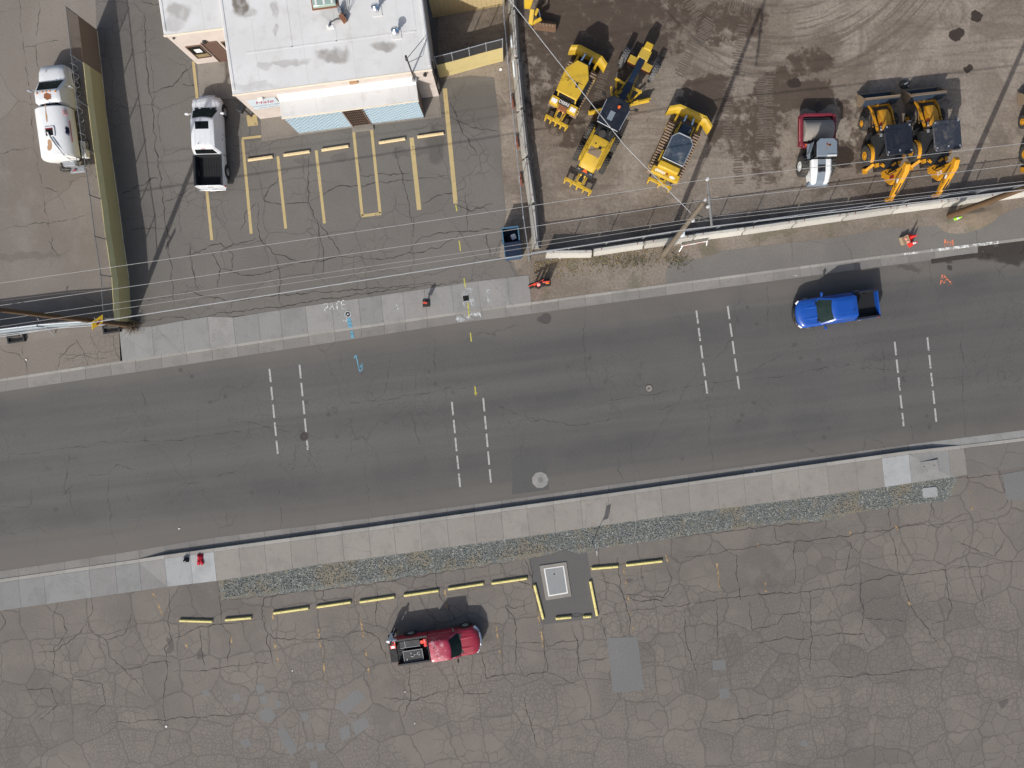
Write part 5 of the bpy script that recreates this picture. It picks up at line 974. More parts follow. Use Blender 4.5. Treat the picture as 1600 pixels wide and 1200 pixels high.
def pickup(e, L, W, paint, roofpaint, xcow, xwt, xrt, xcab, hz=1.06, roofz=1.86, open_gate=False, sunroof=False, ribs=4, bedin='bed_liner', rim='rim', chrome_nose=False, belt=1.16):
    F, B = L / 2, -L / 2
    b = MB(); st = [(F, .88, .46, .62, .7, .03, .34), (F - .03, .92, .42, .7, .82, .04, .32), (F - .1, .96, .38, .8, .93, .045, .28), (F - .3, .985, .36, .88, hz - .03, .05, .16), (F - .6, 1.0, .36, .93, hz + .01, .055, .05), (F - 1.0, 1.0, .36, .96, hz + .04, .055, 0), (xcow + .05, 1.0, .36, .98, belt - .02, .045, 0), (xcow - .3, 1.0, .36, 1.0, belt, .03, 0), (xcab, 1.0, .36, 1.0, belt, .03, 0)]
    b.loft([ring_body(x, W * k, zb, zs, zt, cr, bw) for x, k, zb, zs, zt, cr, bw in st]); body = b.build('body', paint, e, smooth=50)
    for s_ in (-1, 1):
        b = MB(); b.tube([(F - .42, s_ * W * .30, hz + .012), (F - 1.0, s_ * W * .36, hz + .045), (xcow + .1, s_ * W * .385, belt + .0)], .009, 4); b.build('hood_seam', 'black_plastic', body)
        b = MB(); b.loft([[(x, s_ * y * W, z) for y, z in ((.13, z0), (.17, z0 + .028), (.2, z0 + .028), (.24, z0 - .004))] for x, z0 in ((F - .5, hz + .025), (F - 1.0, hz + .08), (xcow + .12, belt + .012))], closed=False, cap=False); b.build('hood_bulge', paint, body, smooth=60)
        for x in (xcow - .12, (xcow + xcab) / 2 - .12, xcab + .02):
            b = MB(); b.box((x, s_ * (W / 2 + .001), .78), (.014, .012, .7)); b.build('door_seam', 'black_plastic', body)
    # greenhouse
    wb, wt = W * .94 / 2, W * .755 / 2
    def rr_(xf, xb, h, z, c=.1, bw=.12): return [(xf, h - c, z), (xf - c * .8, h, z), (xb + c, h, z), (xb, h - c, z), (xb, -h + c, z), (xb + c, -h, z), (xf - c * .8, -h, z), (xf, -h + c, z)] + [(xf + bw * (1 - f * f), f * (h - c), z) for f in (-.66, -.33, 0, .33, .66)]
    zb_ = belt - .03; b = MB()
    b.loft([rr_(xcow, xcab + .02, wb, zb_, bw=.16), rr_(xwt, xrt, wt, roofz - .05, bw=.09), rr_(xwt - .08, xrt + .07, wt - .09, roofz, bw=.08), rr_(xwt - .4, xrt + .4, wt - .4, roofz + .018, bw=.04)]); cab = b.build('cab', paint if roofpaint is None else roofpaint, e, smooth=28)
    fl, fr = (xcow, wb - .1, zb_), (xcow, -wb + .1, zb_); tl_, tr_ = (xwt, wt - .1, roofz - .05), (xwt, -wt + .1, roofz - .05)
    b = MB(); rows = []
    for v_ in (.05, .5, .96):
        xx, hh, zz, bb = xcow + (xwt - xcow) * v_, (wb - .1) + ((wt - .1) - (wb - .1)) * v_, zb_ + (roofz - .05 - zb_) * v_, .16 + (.09 - .16) * v_
        rows.append([(xx + bb * (1 - f * f) + .007, f * hh * .985, zz + .008) for f in (-1, -.66, -.33, 0, .33, .66, 1)])
    b.loft(rows, cap=False, closed=False); ws = b.build('windscreen', 'glass_green', e, smooth=60)
    b = MB(); b.box((xwt + .11, 0, roofz - .17), (.05, .2, .04)); b.build('sensor_pod', 'black_plastic', ws)
    for s_ in (-1, 1): b = MB(); b.bar((xcow + .1, s_ * .15, zb_ + .055), (xcow + .02, s_ * .15 + .55, zb_ + .1), .02, .015); b.build('wiper', 'black_plastic', ws)
    b = MB(); b.box((xcow + .1, 0, zb_ + .03), (.14, W * .7, .02)); b.build('wiper_cowl', 'black_plastic', ws)
    b = MB(); b.panel((xcab + .02, wb - .1, zb_), (xcab + .02, -wb + .1, zb_), (xrt, -wt + .1, roofz - .05), (xrt, wt - .1, roofz - .05), .008, .004, .06, .94, .1, .9); b.build('rear_window', 'glass', e)
    for s_ in (1, -1):
        a = [(xcow - .08, s_ * wb, zb_), (xcab + .12, s_ * wb, zb_), (xrt + .1, s_ * wt, roofz - .05), (xwt - .08, s_ * wt, roofz - .05)]
        if s_ > 0: a = [a[1], a[0], a[3], a[2]]
        for u0, u1 in (((.04, .48), (.53, .96)) if s_ > 0 else ((.04, .47), (.52, .96))):
            b = MB(); b.panel(*a, .008, .004, u0, u1, .1, .88); b.build('side_window', 'glass', e)
        b = MB(); b.bar((xcow - .25, s_ * wb, zb_ + .12), (xcow - .27, s_ * (W / 2 + .16), zb_ + .16), .05, .05); mr = b.build('mirror', paint, e)
        b = MB(); b.box((xcow - .28, s_ * (W / 2 + .18), zb_ + .18), (.12, .24, .2)); b.build('mirror_head', paint if paint != 'paint_red' else 'black_plastic', mr, bevel=.03)
        b = MB(); b.box(((xcow + xcab) / 2 - .45, s_ * (W / 2 - .005), belt - .16), (.16, .04, .035)); b.build('door_handle', 'chrome' if paint == 'paint_white' else paint, e)
        b = MB(); b.box((F - .3, s_ * W * .41, .8), (.3, .2, .15), rz=-s_ * .75, ry=.35); b.build('headlight', 'lamp_clear', e, bevel=.04)
        for wx in (F - .98, B + 1.12):
            b = MB(); b.cyl((wx, s_ * (W / 2 - .3), .46), (wx, s_ * (W / 2 + .006), .46), .5, n=24); b.build('wheel_arch', 'black_plastic', e)
            wheel(e, wx, s_ * (W / 2 - .115), .4, .27, s_, rim=rim)
    for k in range(ribs):
        y = (k - (ribs - 1) / 2) * wt * 2 / (ribs + .6); b = MB(); b.bar((xwt - .3, y, roofz + .012), (xrt + .25, y, roofz + .012), .05, .018); b.build('roof_rib', paint if roofpaint is None else roofpaint, cab)
    if sunroof:
        b = MB(); b.box((xwt - .45, 0, roofz + .02), (.5, .9, .02)); b.build('sunroof', 'glass', e, bevel=.008)
    if sunroof: b = MB(); b.box((xrt + .0, 0, roofz - .055), (.03, .3, .04)); b.build('brake_lamp', 'lamp_red', e)
    b = MB(); b.cyl((xrt + .35, .35 * wt, roofz + .02), (xrt + .28, .35 * wt, roofz + .14), .02, n=6); b.build('antenna', 'black_plastic', e)
    # bed
    xb0, zr, zf = xcab - .03, belt + .03, .74
    for s_ in (-1, 1):
        b = MB(); h = W / 2; prof = [(h * .86, .38), (h * .985, .52), (h, .75), (h * .985, zr - .06), (h * .95, zr), (h * .85, zr), (h * .84, .5)]
        b.loft([[(x, s_ * y * k, z) for y, z in prof] for x, k in ((xb0, 1), (B + .3, 1), (B + .05, .985), (B, .96))]); b.build('bed_side', paint, e, smooth=30)
        b = MB(); b.box(((xb0 + B) / 2, s_ * h * .825, .95), (xb0 - B - .1, .03, zr - .74 + .02)); b.build('bed_lining', bedin, e)
        b = MB(); b.box(((xb0 + B) / 2, s_ * h * .9, zr + .012), (xb0 - B - .06, h * .13, .025)); b.build('rail_cap', 'black_plastic', e, bevel=.008)
        b = MB(); b.box((B + .05, s_ * (h * .975), .9), (.1, .06, .28)); b.build('tail_light', 'lamp_red', e, bevel=.02)
    b = MB(); b.box(((xb0 + B) / 2, 0, zf - .06), (xb0 - B - .08, W * .83, .06)); bf = b.build('bed_floor', bedin, e)
    for k in range(9):
        b = MB(); b.box(((xb0 + B) / 2, (k - 4) * W * .085, zf - .02), (xb0 - B - .2, .06, .025)); b.build('floor_rib', bedin, bf)
    b = MB(); b.box((xb0 - .05, 0, (zr + .6) / 2), (.06, W * .84, zr - .58)); b.build('bed_front', bedin, e)
    if open_gate:
        b = MB(); b.box((B - .27, 0, zf - .04), (.54, W * .84, .07)); tg = b.build('tailgate', 'bed_liner', e, bevel=.015)
        b = MB(); b.box((B - .27, 0, zf - .085), (.54, W * .84, .015)); b.build('outer_skin', paint, tg)
    else:
        b = MB(); b.box((B + .035, 0, (zr + .56) / 2), (.07, W * .83, zr - .54)); tg = b.build('tailgate', paint, e, bevel=.02)
        b = MB(); b.box((B - .003, 0, .98), (.02, .32, .09)); b.build('handle', 'black_plastic', tg)
    b = MB(); b.box((B - .08, 0, .52), (.2, W * .93, .17)); rb_ = b.build('rear_bumper', 'chrome' if paint == 'paint_white' else 'black_plastic', e, bevel=.04)
    b = MB(); b.box((B - .185, 0, .54), (.01, .32, .13)); b.build('number_plate', 'sign_white', rb_)
    b = MB(); fy = [k / 6 for k in range(-6, 7)]; b.loft([[(F - .34 * abs(f) ** 2.5 + dx, f * W * .465, z) for dx, z in ((-.12, .4), (.05, .42), (.06, .56), (-.02, .62), (-.12, .62))] for f in fy]); b.build('front_bumper', 'chrome' if chrome_nose else 'black_plastic', e, smooth=40)
    b = MB(); b.box((F - .03, 0, .74), (.1, W * .52, .2)); gr = b.build('grille', 'chrome' if chrome_nose else 'black_plastic', e, bevel=.03)
    b = MB(); b.box((F + .026, 0, .74), (.012, .2, .07)); b.build('badge', 'chrome', gr)
def mid(a, c): return (a + c) / 2
# blue pickup on the road
p = mid(P(1242, 489, .7), P(1373, 476, 1.0)); e = empty('pickup_truck', (p.x, p.y, ZR), R(180 + 8.5), 'bright blue crew-cab pickup with empty black bed on the road', 'truck')
pickup(e, 5.75, 2.0, 'paint_blue', None, 1.35, .62, -1.02, -1.12, roofz=1.95)
# white pickup in the north lot
a, c = P(325, 150, .8), P(331, 294, .6); p = mid(a, c); e = empty('pickup_truck', (p.x, p.y, ZN), math.atan2(a.y - c.y, a.x - c.x) + R(1.0), 'white crew-cab pickup with sunroof parked beside the office', 'truck')
pickup(e, (a - c).length, 2.05, 'paint_white', None, 2.0, 1.25, -.75, -.95, hz=1.12, roofz=1.9, sunroof=True, ribs=4, chrome_nose=True, belt=1.22)
# red pickup in the south lot
a, c = P(751, 996, .7), P(620, 1017, .9); p = mid(a, c); e = empty('pickup_truck', (p.x, p.y, ZS), math.atan2(a.y - c.y, a.x - c.x), 'dark red pickup with open tailgate, faded roof and loaded bed', 'truck')
rt = e; pickup(e, (a - c).length, 1.98, 'paint_red', 'paint_red_roof', 1.55, .85, -.5, -.62, roofz=1.92, open_gate=True, ribs=2, chrome_nose=True, rim='rim')
def inbed(nm, mk, label, cat):
    o = empty(nm, rt.location, rt.rotation_euler.z, label, cat); mk(o); return o
def mk_crate(o):
    b = MB(); b.box((-1.85, -.38, .9), (1.35, .75, .34)); b.build('box', 'machine_black', o, bevel=.02)
    b = MB()
    for (cx, cy, sx, sy) in ((-1.85, -.76, 1.4, .03), (-1.85, 0, 1.4, .03), (-1.17, -.38, .03, .75), (-2.53, -.38, .03, .75)): b.box((cx, cy, 1.08), (sx, sy, .03))
    b.build('rim', 'galv', o); b = MB(); rnd = random.Random(2)
    for k in range(7): b.box((-1.85 + rnd.uniform(-.5, .5), -.38 + rnd.uniform(-.25, .25), 1.09), (rnd.uniform(.05, .25), .05, .05), rz=rnd.random() * 3)
    b.build('tool', 'galv', o)
inbed('tool_crate', mk_crate, 'black open tool crate with pale rim in the red pickup bed', 'crate')
def mk_tool2(o):
    b = MB(); b.box((-1.95, .5, .92), (1.45, .5, .36)); b.build('chest', 'machine_black', o, bevel=.03); b = MB(); b.box((-1.95, .26, 1.105), (1.4, .03, .02)); b.box((-2.3, .5, 1.105), (.03, .46, .02)); b.build('trim', 'galv', o)
inbed('tool_chest', mk_tool2, 'dark green-blue tool chest along the side of the red pickup bed', 'chest')
def mk_cans(o):
    b = MB(); b.box((-.86, .55, .96), (.24, .4, .44)); cb = b.build('can', 'cone_red', o, bevel=.04); b = MB(); b.cyl((-1.1, .5, .72), (-1.1, .5, 1.12), .13, n=12); b.build('can', 'cone_orange', o); b = MB(); b.cyl((-.9, .2, .72), (-.9, .2, 1.05), .11, n=12); b.build('can', 'cone_red', o); b = MB(); b.box((-.88, .62, 1.2), (.06, .2, .05)); b.build('handle', 'cone_pink', o)
inbed('fuel_cans', mk_cans, 'red fuel cans behind the cab in the red pickup bed', 'cans')
def mk_case(o):
    b = MB(); b.box((-3.2, .5, .86), (.42, .5, .22)); b.build('case', 'cone_red', o, bevel=.03); b = MB(); b.box((-3.2, .38, .985), (.26, .18, .02)); b.build('decal', 'cone_white', o); b = MB(); b.box((-3.22, .62, .98), (.2, .12, .03)); b.build('tray', 'machine_black', o)
inbed('tool_case', mk_case, 'red tool case on the lowered tailgate in front of the person', 'case')
# ---------------------------------------------------------------- the person
pp = P(615, 986, ZS); pe = empty('person', pp, R(180 + 12), 'person in grey shirt and dark trousers bending over the lowered tailgate', 'person')
def skinmesh(name, verts, edges, radii, mat, parent, root=0, sub=2):
    me = bpy.data.meshes.new(name); me.from_pydata(verts, edges, []); o = bpy.data.objects.new(name, me); col.objects.link(o); o.parent = parent
    md = o.modifiers.new('skin', 'SKIN'); md.use_smooth_shade = True
    for i, r in enumerate(radii):
        sv = me.skin_vertices[0].data[i]; sv.radius = (r, r) if not isinstance(r, tuple) else r; sv.use_root = (i == root)
    s_ = o.modifiers.new('sub', 'SUBSURF'); s_.levels = sub; s_.render_levels = sub; me.materials.append(M[mat]); return o
# local: +y is the way the person faces
V = [(0, 0, .95), (0, .06, 1.15), (0, .14, 1.36), (0, .2, 1.48), (0, .25, 1.56), (0, .3, 1.66), (0, .3, 1.76),
     (.2, .13, 1.38), (.36, .2, 1.16), (.2, .42, 1.02), (.16, .5, .98), (-.2, .13, 1.38), (-.34, .2, 1.16), (-.16, .42, 1.02), (-.12, .5, .98),
     (.1, 0, .9), (.12, .03, .5), (.12, 0, .1), (.13, .14, .05), (-.1, 0, .9), (-.12, .0, .5), (-.13, -.06, .1), (-.14, .08, .05)]
E_ = [(0, 1), (1, 2), (2, 3), (3, 4), (4, 5), (5, 6), (2, 7), (7, 8), (8, 9), (9, 10), (2, 11), (11, 12), (12, 13), (13, 14), (0, 15), (15, 16), (16, 17), (17, 18), (0, 19), (19, 20), (20, 21), (21, 22)]
Rr_ = [.14, .13, .15, .065, .06, .1, .085, .07, .05, .042, .03, .07, .05, .042, .03, .1, .07, .05, .045, .1, .07, .05, .045]
# fingers belong to the same body
for (wi_, sx) in ((10, 1), (14, -1)):
    bx = V[wi_]
    for k in range(4):
        V.append((bx[0] + (k - 1.5) * .022, bx[1] + .055, bx[2] - .01)); E_.append((wi_, len(V) - 1)); Rr_.append(.011)
        V.append((bx[0] + (k - 1.5) * .024, bx[1] + .075 + (.01 if k in (1, 2) else 0), bx[2] - .045)); E_.append((len(V) - 2, len(V) - 1)); Rr_.append(.009)
    V.append((bx[0] - sx * .05, bx[1] + .03, bx[2] - .01)); E_.append((wi_, len(V) - 1)); Rr_.append(.012)
body = skinmesh('body', V, E_, Rr_, 'skin', pe)
sv_ = V[:4] + [V[7], V[8], V[9], V[11], V[12], V[13]]
skinmesh('shirt', [(0, -.01, .86)] + sv_, [(0, 1), (1, 2), (2, 3), (3, 4), (3, 5), (5, 6), (6, 7), (3, 8), (8, 9), (9, 10)], [.165, .165, .155, .18, .085, .09, .068, .055, .09, .068, .055], 'cloth_grey', pe, 1)
skinmesh('trousers', [(0, 0, .97), V[15], V[16], V[17], V[19], V[20], V[21]], [(0, 1), (1, 2), (2, 3), (0, 4), (4, 5), (5, 6)], [.15, .115, .088, .07, .115, .088, .07], 'cloth_dark', pe)
skinmesh('hair', [(0, .28, 1.72), (0, .27, 1.8)], [(0, 1)], [.108, .085], 'hair', pe)
for s_ in (-1, 1):
    b = MB(); b.sphere((s_ * .13, .06 if s_ > 0 else .0, .05), (.05, .14, .055)); b.build('shoe', 'cloth_dark', pe, smooth=60)
    b = MB(); b.sphere((s_ * .1, .3, 1.67), (.015, .03, .035)); b.build('ear', 'skin', pe, smooth=60)
b = MB(); b.sphere((0, .405, 1.66), (.016, .022, .025)); b.build('nose', 'skin', pe, smooth=60)
# ---------------------------------------------------------------- white water truck
a, c = P(86, 103, 1.0), P(104, 262, 1.0); p = mid(a, c); e = empty('water_truck', (p.x, p.y, ZN), math.atan2(a.y - c.y, a.x - c.x) + R(1.5), 'white water tank truck with rusty cab roof beside the slatted fence', 'truck')
TL = (a - c).length; F = TL / 2; B = -TL / 2; W = 2.25
b = MB(); b.loft([ring_body(x, W * k, zb, zs, zt, cr) for x, k, zb, zs, zt, cr in ((F, .68, .55, .85, 1.05, .05), (F - .08, .78, .5, .95, 1.25, .06), (F - .5, .86, .48, 1.05, 1.4, .07), (F - 1.0, .9, .48, 1.12, 1.44, .06), (F - 1.5, .9, .5, 1.15, 1.44, .0), (F - 2.95, .9, .5, 1.15, 1.44, .0))]); b.build('hood', 'truck_white', e, smooth=50)
for s_ in (-1, 1):
    b = MB(); b.loft([[(x, s_ * y, z) for y, z in ((.55, .5), (h, .55), (h, zt - .15), (h - .12, zt), (.55, zt + .05))] for x, h, zt in ((F - .1, .9, .9), (F - .35, 1.08, 1.05), (F - .9, 1.12, 1.1), (F - 1.4, 1.08, 1.0), (F - 1.8, 1.0, .8))]); b.build('fender', 'truck_white', e, smooth=35)
    wheel(e, F - .85, s_ * .98, .48, .3, s_, rr=.55); wheel(e, B + 1.6, s_ * .95, .48, .5, s_, rr=.5)
    b = MB(); b.sphere((F - .12, s_ * .75, .9), (.08, .14, .1)); b.build('headlight', 'lamp_clear' if s_ > 0 else 'amber', e, smooth=60)
    b = MB(); b.bar((F - 1.75, s_ * 1.0, 1.7), (F - 1.8, s_ * 1.38, 1.75), .04, .04); mr = b.build('mirror', 'galv', e); b = MB(); b.box((F - 1.8, s_ * 1.4, 1.75), (.1, .2, .35)); b.build('mirror_head', 'galv', mr, bevel=.02)
    b = MB(); b.box((F - 2.35, s_ * 1.02, .55), (.9, .2, .08)); b.build('step', 'galv', e)
def rr2(xf, xb, h, z, c=.12): return [(xf, h - c, z), (xf - c, h, z), (xb + c, h, z), (xb, h - c, z), (xb, -h + c, z), (xb + c, -h, z), (xf - c, -h, z), (xf, -h + c, z)]
b = MB(); b.loft([rr2(F - 1.15, F - 2.95, .99, 1.45), rr2(F - 2.0, F - 2.9, .84, 2.18), rr2(F - 2.08, F - 2.82, .74, 2.25), rr2(F - 2.2, F - 2.6, .5, 2.27)]); cab = b.build('cab', 'truck_white', e, smooth=28)
b = MB(); b.panel((F - 1.15, -.87, 1.45), (F - 1.15, .87, 1.45), (F - 2.0, .72, 2.18), (F - 2.0, -.72, 2.18), .008, .004, .02, .98, .06, .97); b.build('windscreen', 'glass_green', e)
for s_ in (1, -1):
    q = [(F - 2.83, s_ * .99, 1.45), (F - 1.27, s_ * .99, 1.45), (F - 2.12, s_ * .84, 2.18), (F - 2.78, s_ * .84, 2.18)]
    if s_ < 0: q = [q[1], q[0], q[3], q[2]]
    b = MB(); b.panel(*q, .008, .004, .3 if s_ > 0 else .1, .9 if s_ > 0 else .7, .1, .85); b.build('side_window', 'glass', e)
b = MB(); b.panel((F - 2.95, .87, 1.45), (F - 2.95, -.87, 1.45), (F - 2.9, -.72, 2.18), (F - 2.9, .72, 2.18), .008, .004, .1, .9, .35, .95); b.build('rear_window', 'glass', e)
for k in range(5):
    b = MB(); b.box((F - 2.16 - (.06 if k in (0, 4) else 0), (-.62, -.25, 0, .25, .62)[k], 2.29), (.1, .07, .05)); b.build('marker_lamp', 'amber', cab)
b = MB(); rnd = random.Random(5); b.add([(F - 2.5 + .26 * math.cos(t) * rnd.uniform(.7, 1.1), -.08 + .32 * math.sin(t) * rnd.uniform(.6, 1.1), 2.281) for t in [k * .42 for k in range(15)]], [tuple(range(15))]); b.build('rust_patch', 'rust', cab)
b = MB(); b.box((F - .35, .12, 1.5), (.05, .36, .02)); b.box((F - .48, .3, 1.5), (.2, .03, .02)); b.build('hood_vent', 'galv', e)
b = MB(); b.box(((F + B) / 2 - .9, 0, .62), (TL - 1.8, .8, .22)); b.build('chassis', 'dark_steel', e)
tx0, tx1, tz = F - 3.1, B + .32, 1.62
b = MB(); n = 32; rg = lambda x, k: [(x, 1.17 * k * math.copysign(abs(math.cos(2 * math.pi * i / n)) ** .85, math.cos(2 * math.pi * i / n)), tz + .86 * k * math.copysign(abs(math.sin(2 * math.pi * i / n)) ** .85, math.sin(2 * math.pi * i / n))) for i in range(n)]
b.loft([rg(tx0, .8), rg(tx0 - .02, .93), rg(tx0 - .1, 1), rg(tx1 + .22, 1), rg(tx1 + .06, .93), rg(tx1, .72)]); tank = b.build('tank', 'tank_white', e, smooth=35)
hx = (tx0 + tx1) / 2 - .05; zt = tz + .86
b = MB()
for (cx, cy, sx, sy) in ((hx + .29, -.0, .08, .62), (hx - .29, 0, .08, .62), (hx, .29, .5, .08), (hx, -.29, .5, .08)): b.box((cx, cy, zt - .0), (sx, sy, .1))
b.build('hatch_frame', 'tank_white', tank); b = MB(); b.box((hx, 0, zt + .015), (.52, .52, .02)); b.build('hatch_opening', 'hole', tank); b = MB(); b.box((hx + .22, 0, zt + .032), (.08, .5, .012)); b.build('hatch_lip', 'sign_red', tank)
b = MB(); b.tube([(hx - .05, .1, zt - .05), (hx - .05, .1, zt + .1), (hx - .4, 0, zt + .06), (hx - .9, -.25, zt + .03), (tx1 + .1, -.6, zt - .12), (tx1 - .15, -.75, 1.7)], .05, 7); b.build('fill_pipe', 'white_trim', tank)
b = MB(); b.tube([(hx - .35, -.14, zt + .03), (hx - .9, -.4, zt - .0), (tx1 + .1, -.85, zt - .25)], .035, 6); b.build('fill_pipe', 'tank_white', tank)
rnd = random.Random(8)
for (cx, cy, L_, wd) in ((tx0 - .75, .08, .5, .07), (hx - .75, .1, .35, .16), (hx - 1.05, .18, .2, .2), (tx0 - .35, .06, .5, .03)):
    b = MB(); pts = [(cx + L_ * math.cos(t) * rnd.uniform(.7, 1.1), cy + wd * math.sin(t) * rnd.uniform(.6, 1.1)) for t in [k * .52 for k in range(12)]]
    b.add([(x, y, tz + .86 * (max(0, 1 - (abs(y) / 1.17) ** 2.35)) ** .425 + .006) for x, y in pts], [tuple(range(12))]); b.build('rust_streak', 'rust_light', tank)
def on_tank(ang): c_, s_ = math.cos(ang), math.sin(ang); return (-1.17 * abs(c_) ** .85, tz + .86 * s_ ** .85)
y_, z_ = on_tank(R(35)); m_ = frame((hx + .05, y_ - .03, z_ + .06), (-1, 0, 0), (0, .55, .83)); 
rnd = random.Random(31); b = MB()
for k in range(9): b.add([m_ @ Vector((rnd.uniform(-.3, .3) + .09 * math.cos(t) * rnd.uniform(.5, 1.4), rnd.uniform(-.1, .1) + .07 * math.sin(t), .0)) for t in (0, 1.2, 2.4, 3.6, 4.8)], [(0, 1, 2, 3, 4)])
b.build('logo_decal', 'ink_navy', tank, fixn=False); b = MB(); b.bar(m_ @ Vector((-.7, -.24, 0)), m_ @ Vector((.7, -.24, 0)), .02, .05); b.build('logo_stripe', 'sign_red', tank)
y_, z_ = on_tank(R(42)); b = MB(); 
for k in range(4): b.box((tx0 - .5 + .0, y_ - .02 - k * .05, z_ + .04 - k * .07), (.42 - .06 * (k % 2), .03, .03), rx=.5)
b.build('decal', 'cone_pink', tank)
b = MB(); b.box((B + .15, -.35, 1.15), (.35, .8, .5)); b.box((B - .1, -.5, .75), (.45, 1.0, .06)); b.box((B - .28, -.5, .62), (.06, 1.1, .2)); b.build('rear_step', 'galv', e, bevel=.02)
b = MB(); b.box((B - .05, .25, .9), (.3, .5, .45)); b.tube([(tx1, .3, 1.2), (B - .1, .3, 1.15), (B - .15, -.2, 1.1)], .06, 7); b.build('pump', 'dark_steel', e); b = MB(); b.box((B - .2, -.35, .86), (.05, .2, .08)); b.build('tail_lamp', 'lamp_red', e)
b = MB(); b.box((B + 1.1, -1.2, .95), (1.1, .3, .1)); b.box((B + .9, -1.2, .75), (.6, .35, .4)); b.build('side_box', 'truck_white', e, bevel=.02)
b = MB(); b.tube([(F - 3.0, -1.18, 1.0), (B + 1.7, -1.22, 1.0)], .03, 5); b.tube([(B + .5, -1.15, 1.3), (B + .3, -1.2, 1.9), (B - .1, -1.1, 1.9)], .03, 5); b.build('side_rail', 'galv', e)

# ---------------------------------------------------------------- crawler parts
def tracks(e, L, gauge, wd, r, pads='track_steel'):
    for s_ in (-1, 1):
        y = s_ * gauge / 2; b = MB(); n = 10; prof = []
        for k in range(n + 1): t = math.pi / 2 - math.pi * k / n; prof.append((L / 2 - r + r * math.cos(t), r + r * math.sin(t)))
        for k in range(n + 1): t = -math.pi / 2 - math.pi * k / n; prof.append((-L / 2 + r + r * math.cos(t), r + r * math.sin(t)))
        sc_ = .9; pin = [(x * .985, r + (z - r) * sc_) for x, z in prof]
        b.extr(pin, y - wd / 2 + .03, y + wd / 2 - .03); tk = b.build('track', 'dark_steel', e)
        b = MB(); per = []; 
        for a_, c_ in zip(prof, prof[1:] + prof[:1]):
            d = math.hypot(c_[0] - a_[0], c_[1] - a_[1]); per.append((a_, c_, d))
        tot = sum(q[2] for q in per); N = int(tot / .19); 
        for k in range(N):
            s0 = tot * k / N
            for a_, c_, d in per:
                if s0 <= d: break
                s0 -= d
            t = s0 / d if d else 0; x, z = a_[0] + (c_[0] - a_[0]) * t, a_[1] + (c_[1] - a_[1]) * t; ang = math.atan2(c_[1] - a_[1], c_[0] - a_[0])
            b.box((x, y, z), (.14, wd, .03), ry=-ang); nx, nz = -(c_[1] - a_[1]) / d, (c_[0] - a_[0]) / d; 
            b.box((x + nx * .035, y, z + nz * .035), (.03, wd, .05), ry=-ang)
        pd = b.build('grouser_pads', pads, tk); pd['kind'] = 'stuff'
        b = MB(); b.box((0, y - s_ * .02, r), (L - 2.2 * r, wd + .02, r * .7))
        for x in (-L / 2 + r, L / 2 - r): b.cyl((x, y - wd / 2 - .02, r), (x, y + wd / 2 + .02, r), r * .55, n=16)
        b.build('roller_frame', 'machine_gold', tk)
def blade(e, x, wd, h, mat, wing=.55, back=.28, z0=.02):
    n = 8; prof = [(x + .18 * (abs(2 * k / n - 1) ** 2) - .09, z0 + h * k / n) for k in range(n + 1)]
    ys = [(-wd / 2, -back), (-wd / 2 + wing, 0.0), (0, 0), (wd / 2 - wing, 0.0), (wd / 2, -back)]
    b = MB(); th = .07; rings = []
    for y, bk in ys:
        rings.append([(px_ + bk, y, z) for px_, z in prof] + [(px_ + bk - th - (.2 if 0 < i < n else .1) * 1, y, z) for i, (px_, z) in list(enumerate(prof))[::-1]])
    b.loft(rings); bl = b.build('blade', mat, e, smooth=25)
    b = MB(); b.box((x + .1, 0, z0 + .08), (.05, wd - 2 * wing, .16)); b.build('cutting_edge', 'bucket_edge', bl)
    b = MB()
    for s_ in (-1, 1): b.bar((x - .1, s_ * wd * .24, .45), (x - 1.6, s_ * wd * .27, .5), .16, .2)
    b.build('push_arm', mat, bl); b = MB(); b.bar((x - .15, .25, .9), (x - .9, .3, 1.2), .1, .1); b.bar((x - .15, -.25, .9), (x - .9, -.3, 1.2), .1, .1); b.build('lift_ram', 'chrome', bl); return bl
def ripper(e, x, wd, mat, shanks=5):
    b = MB(); b.box((x, 0, .62), (.2, wd, .2)); rp = b.build('ripper', mat, e, bevel=.02)
    for k in range(shanks):
        y = (k - (shanks - 1) / 2) * (wd - .2) / (shanks - 1); b = MB(); b.box((x - .06, y, .55), (.24, .12, .42), ry=.1); b.box((x - .2, y, .3), (.12, .08, .45), ry=-.3); b.build('shank', mat, rp)
    b = MB()
    for s_ in (-1, 1): b.bar((x, s_ * .25, .62), (x + .75, s_ * .3, .55), .1, .14); b.bar((x, s_ * .12, .75), (x + .7, s_ * .15, 1.05), .1, .1)
    b.box((x + .02, 0, .8), (.3, .34, .22)); b.build('linkage', mat, rp); b = MB(); b.box((x + .35, 0, .9), (.3, .3, .3)); b.build('ram', 'machine_black', rp)
def rops(e, x0, x1, wd, z0, z1, mat):
    for x in (x0, x1):
        for s_ in (-1, 1):
            b = MB(); b.bar((x, s_ * wd / 2, z0), (x * .96 + .04 * (x0 + x1) / 2, s_ * wd / 2 * .94, z1), .09, .09); b.build('cab_post', mat, e)
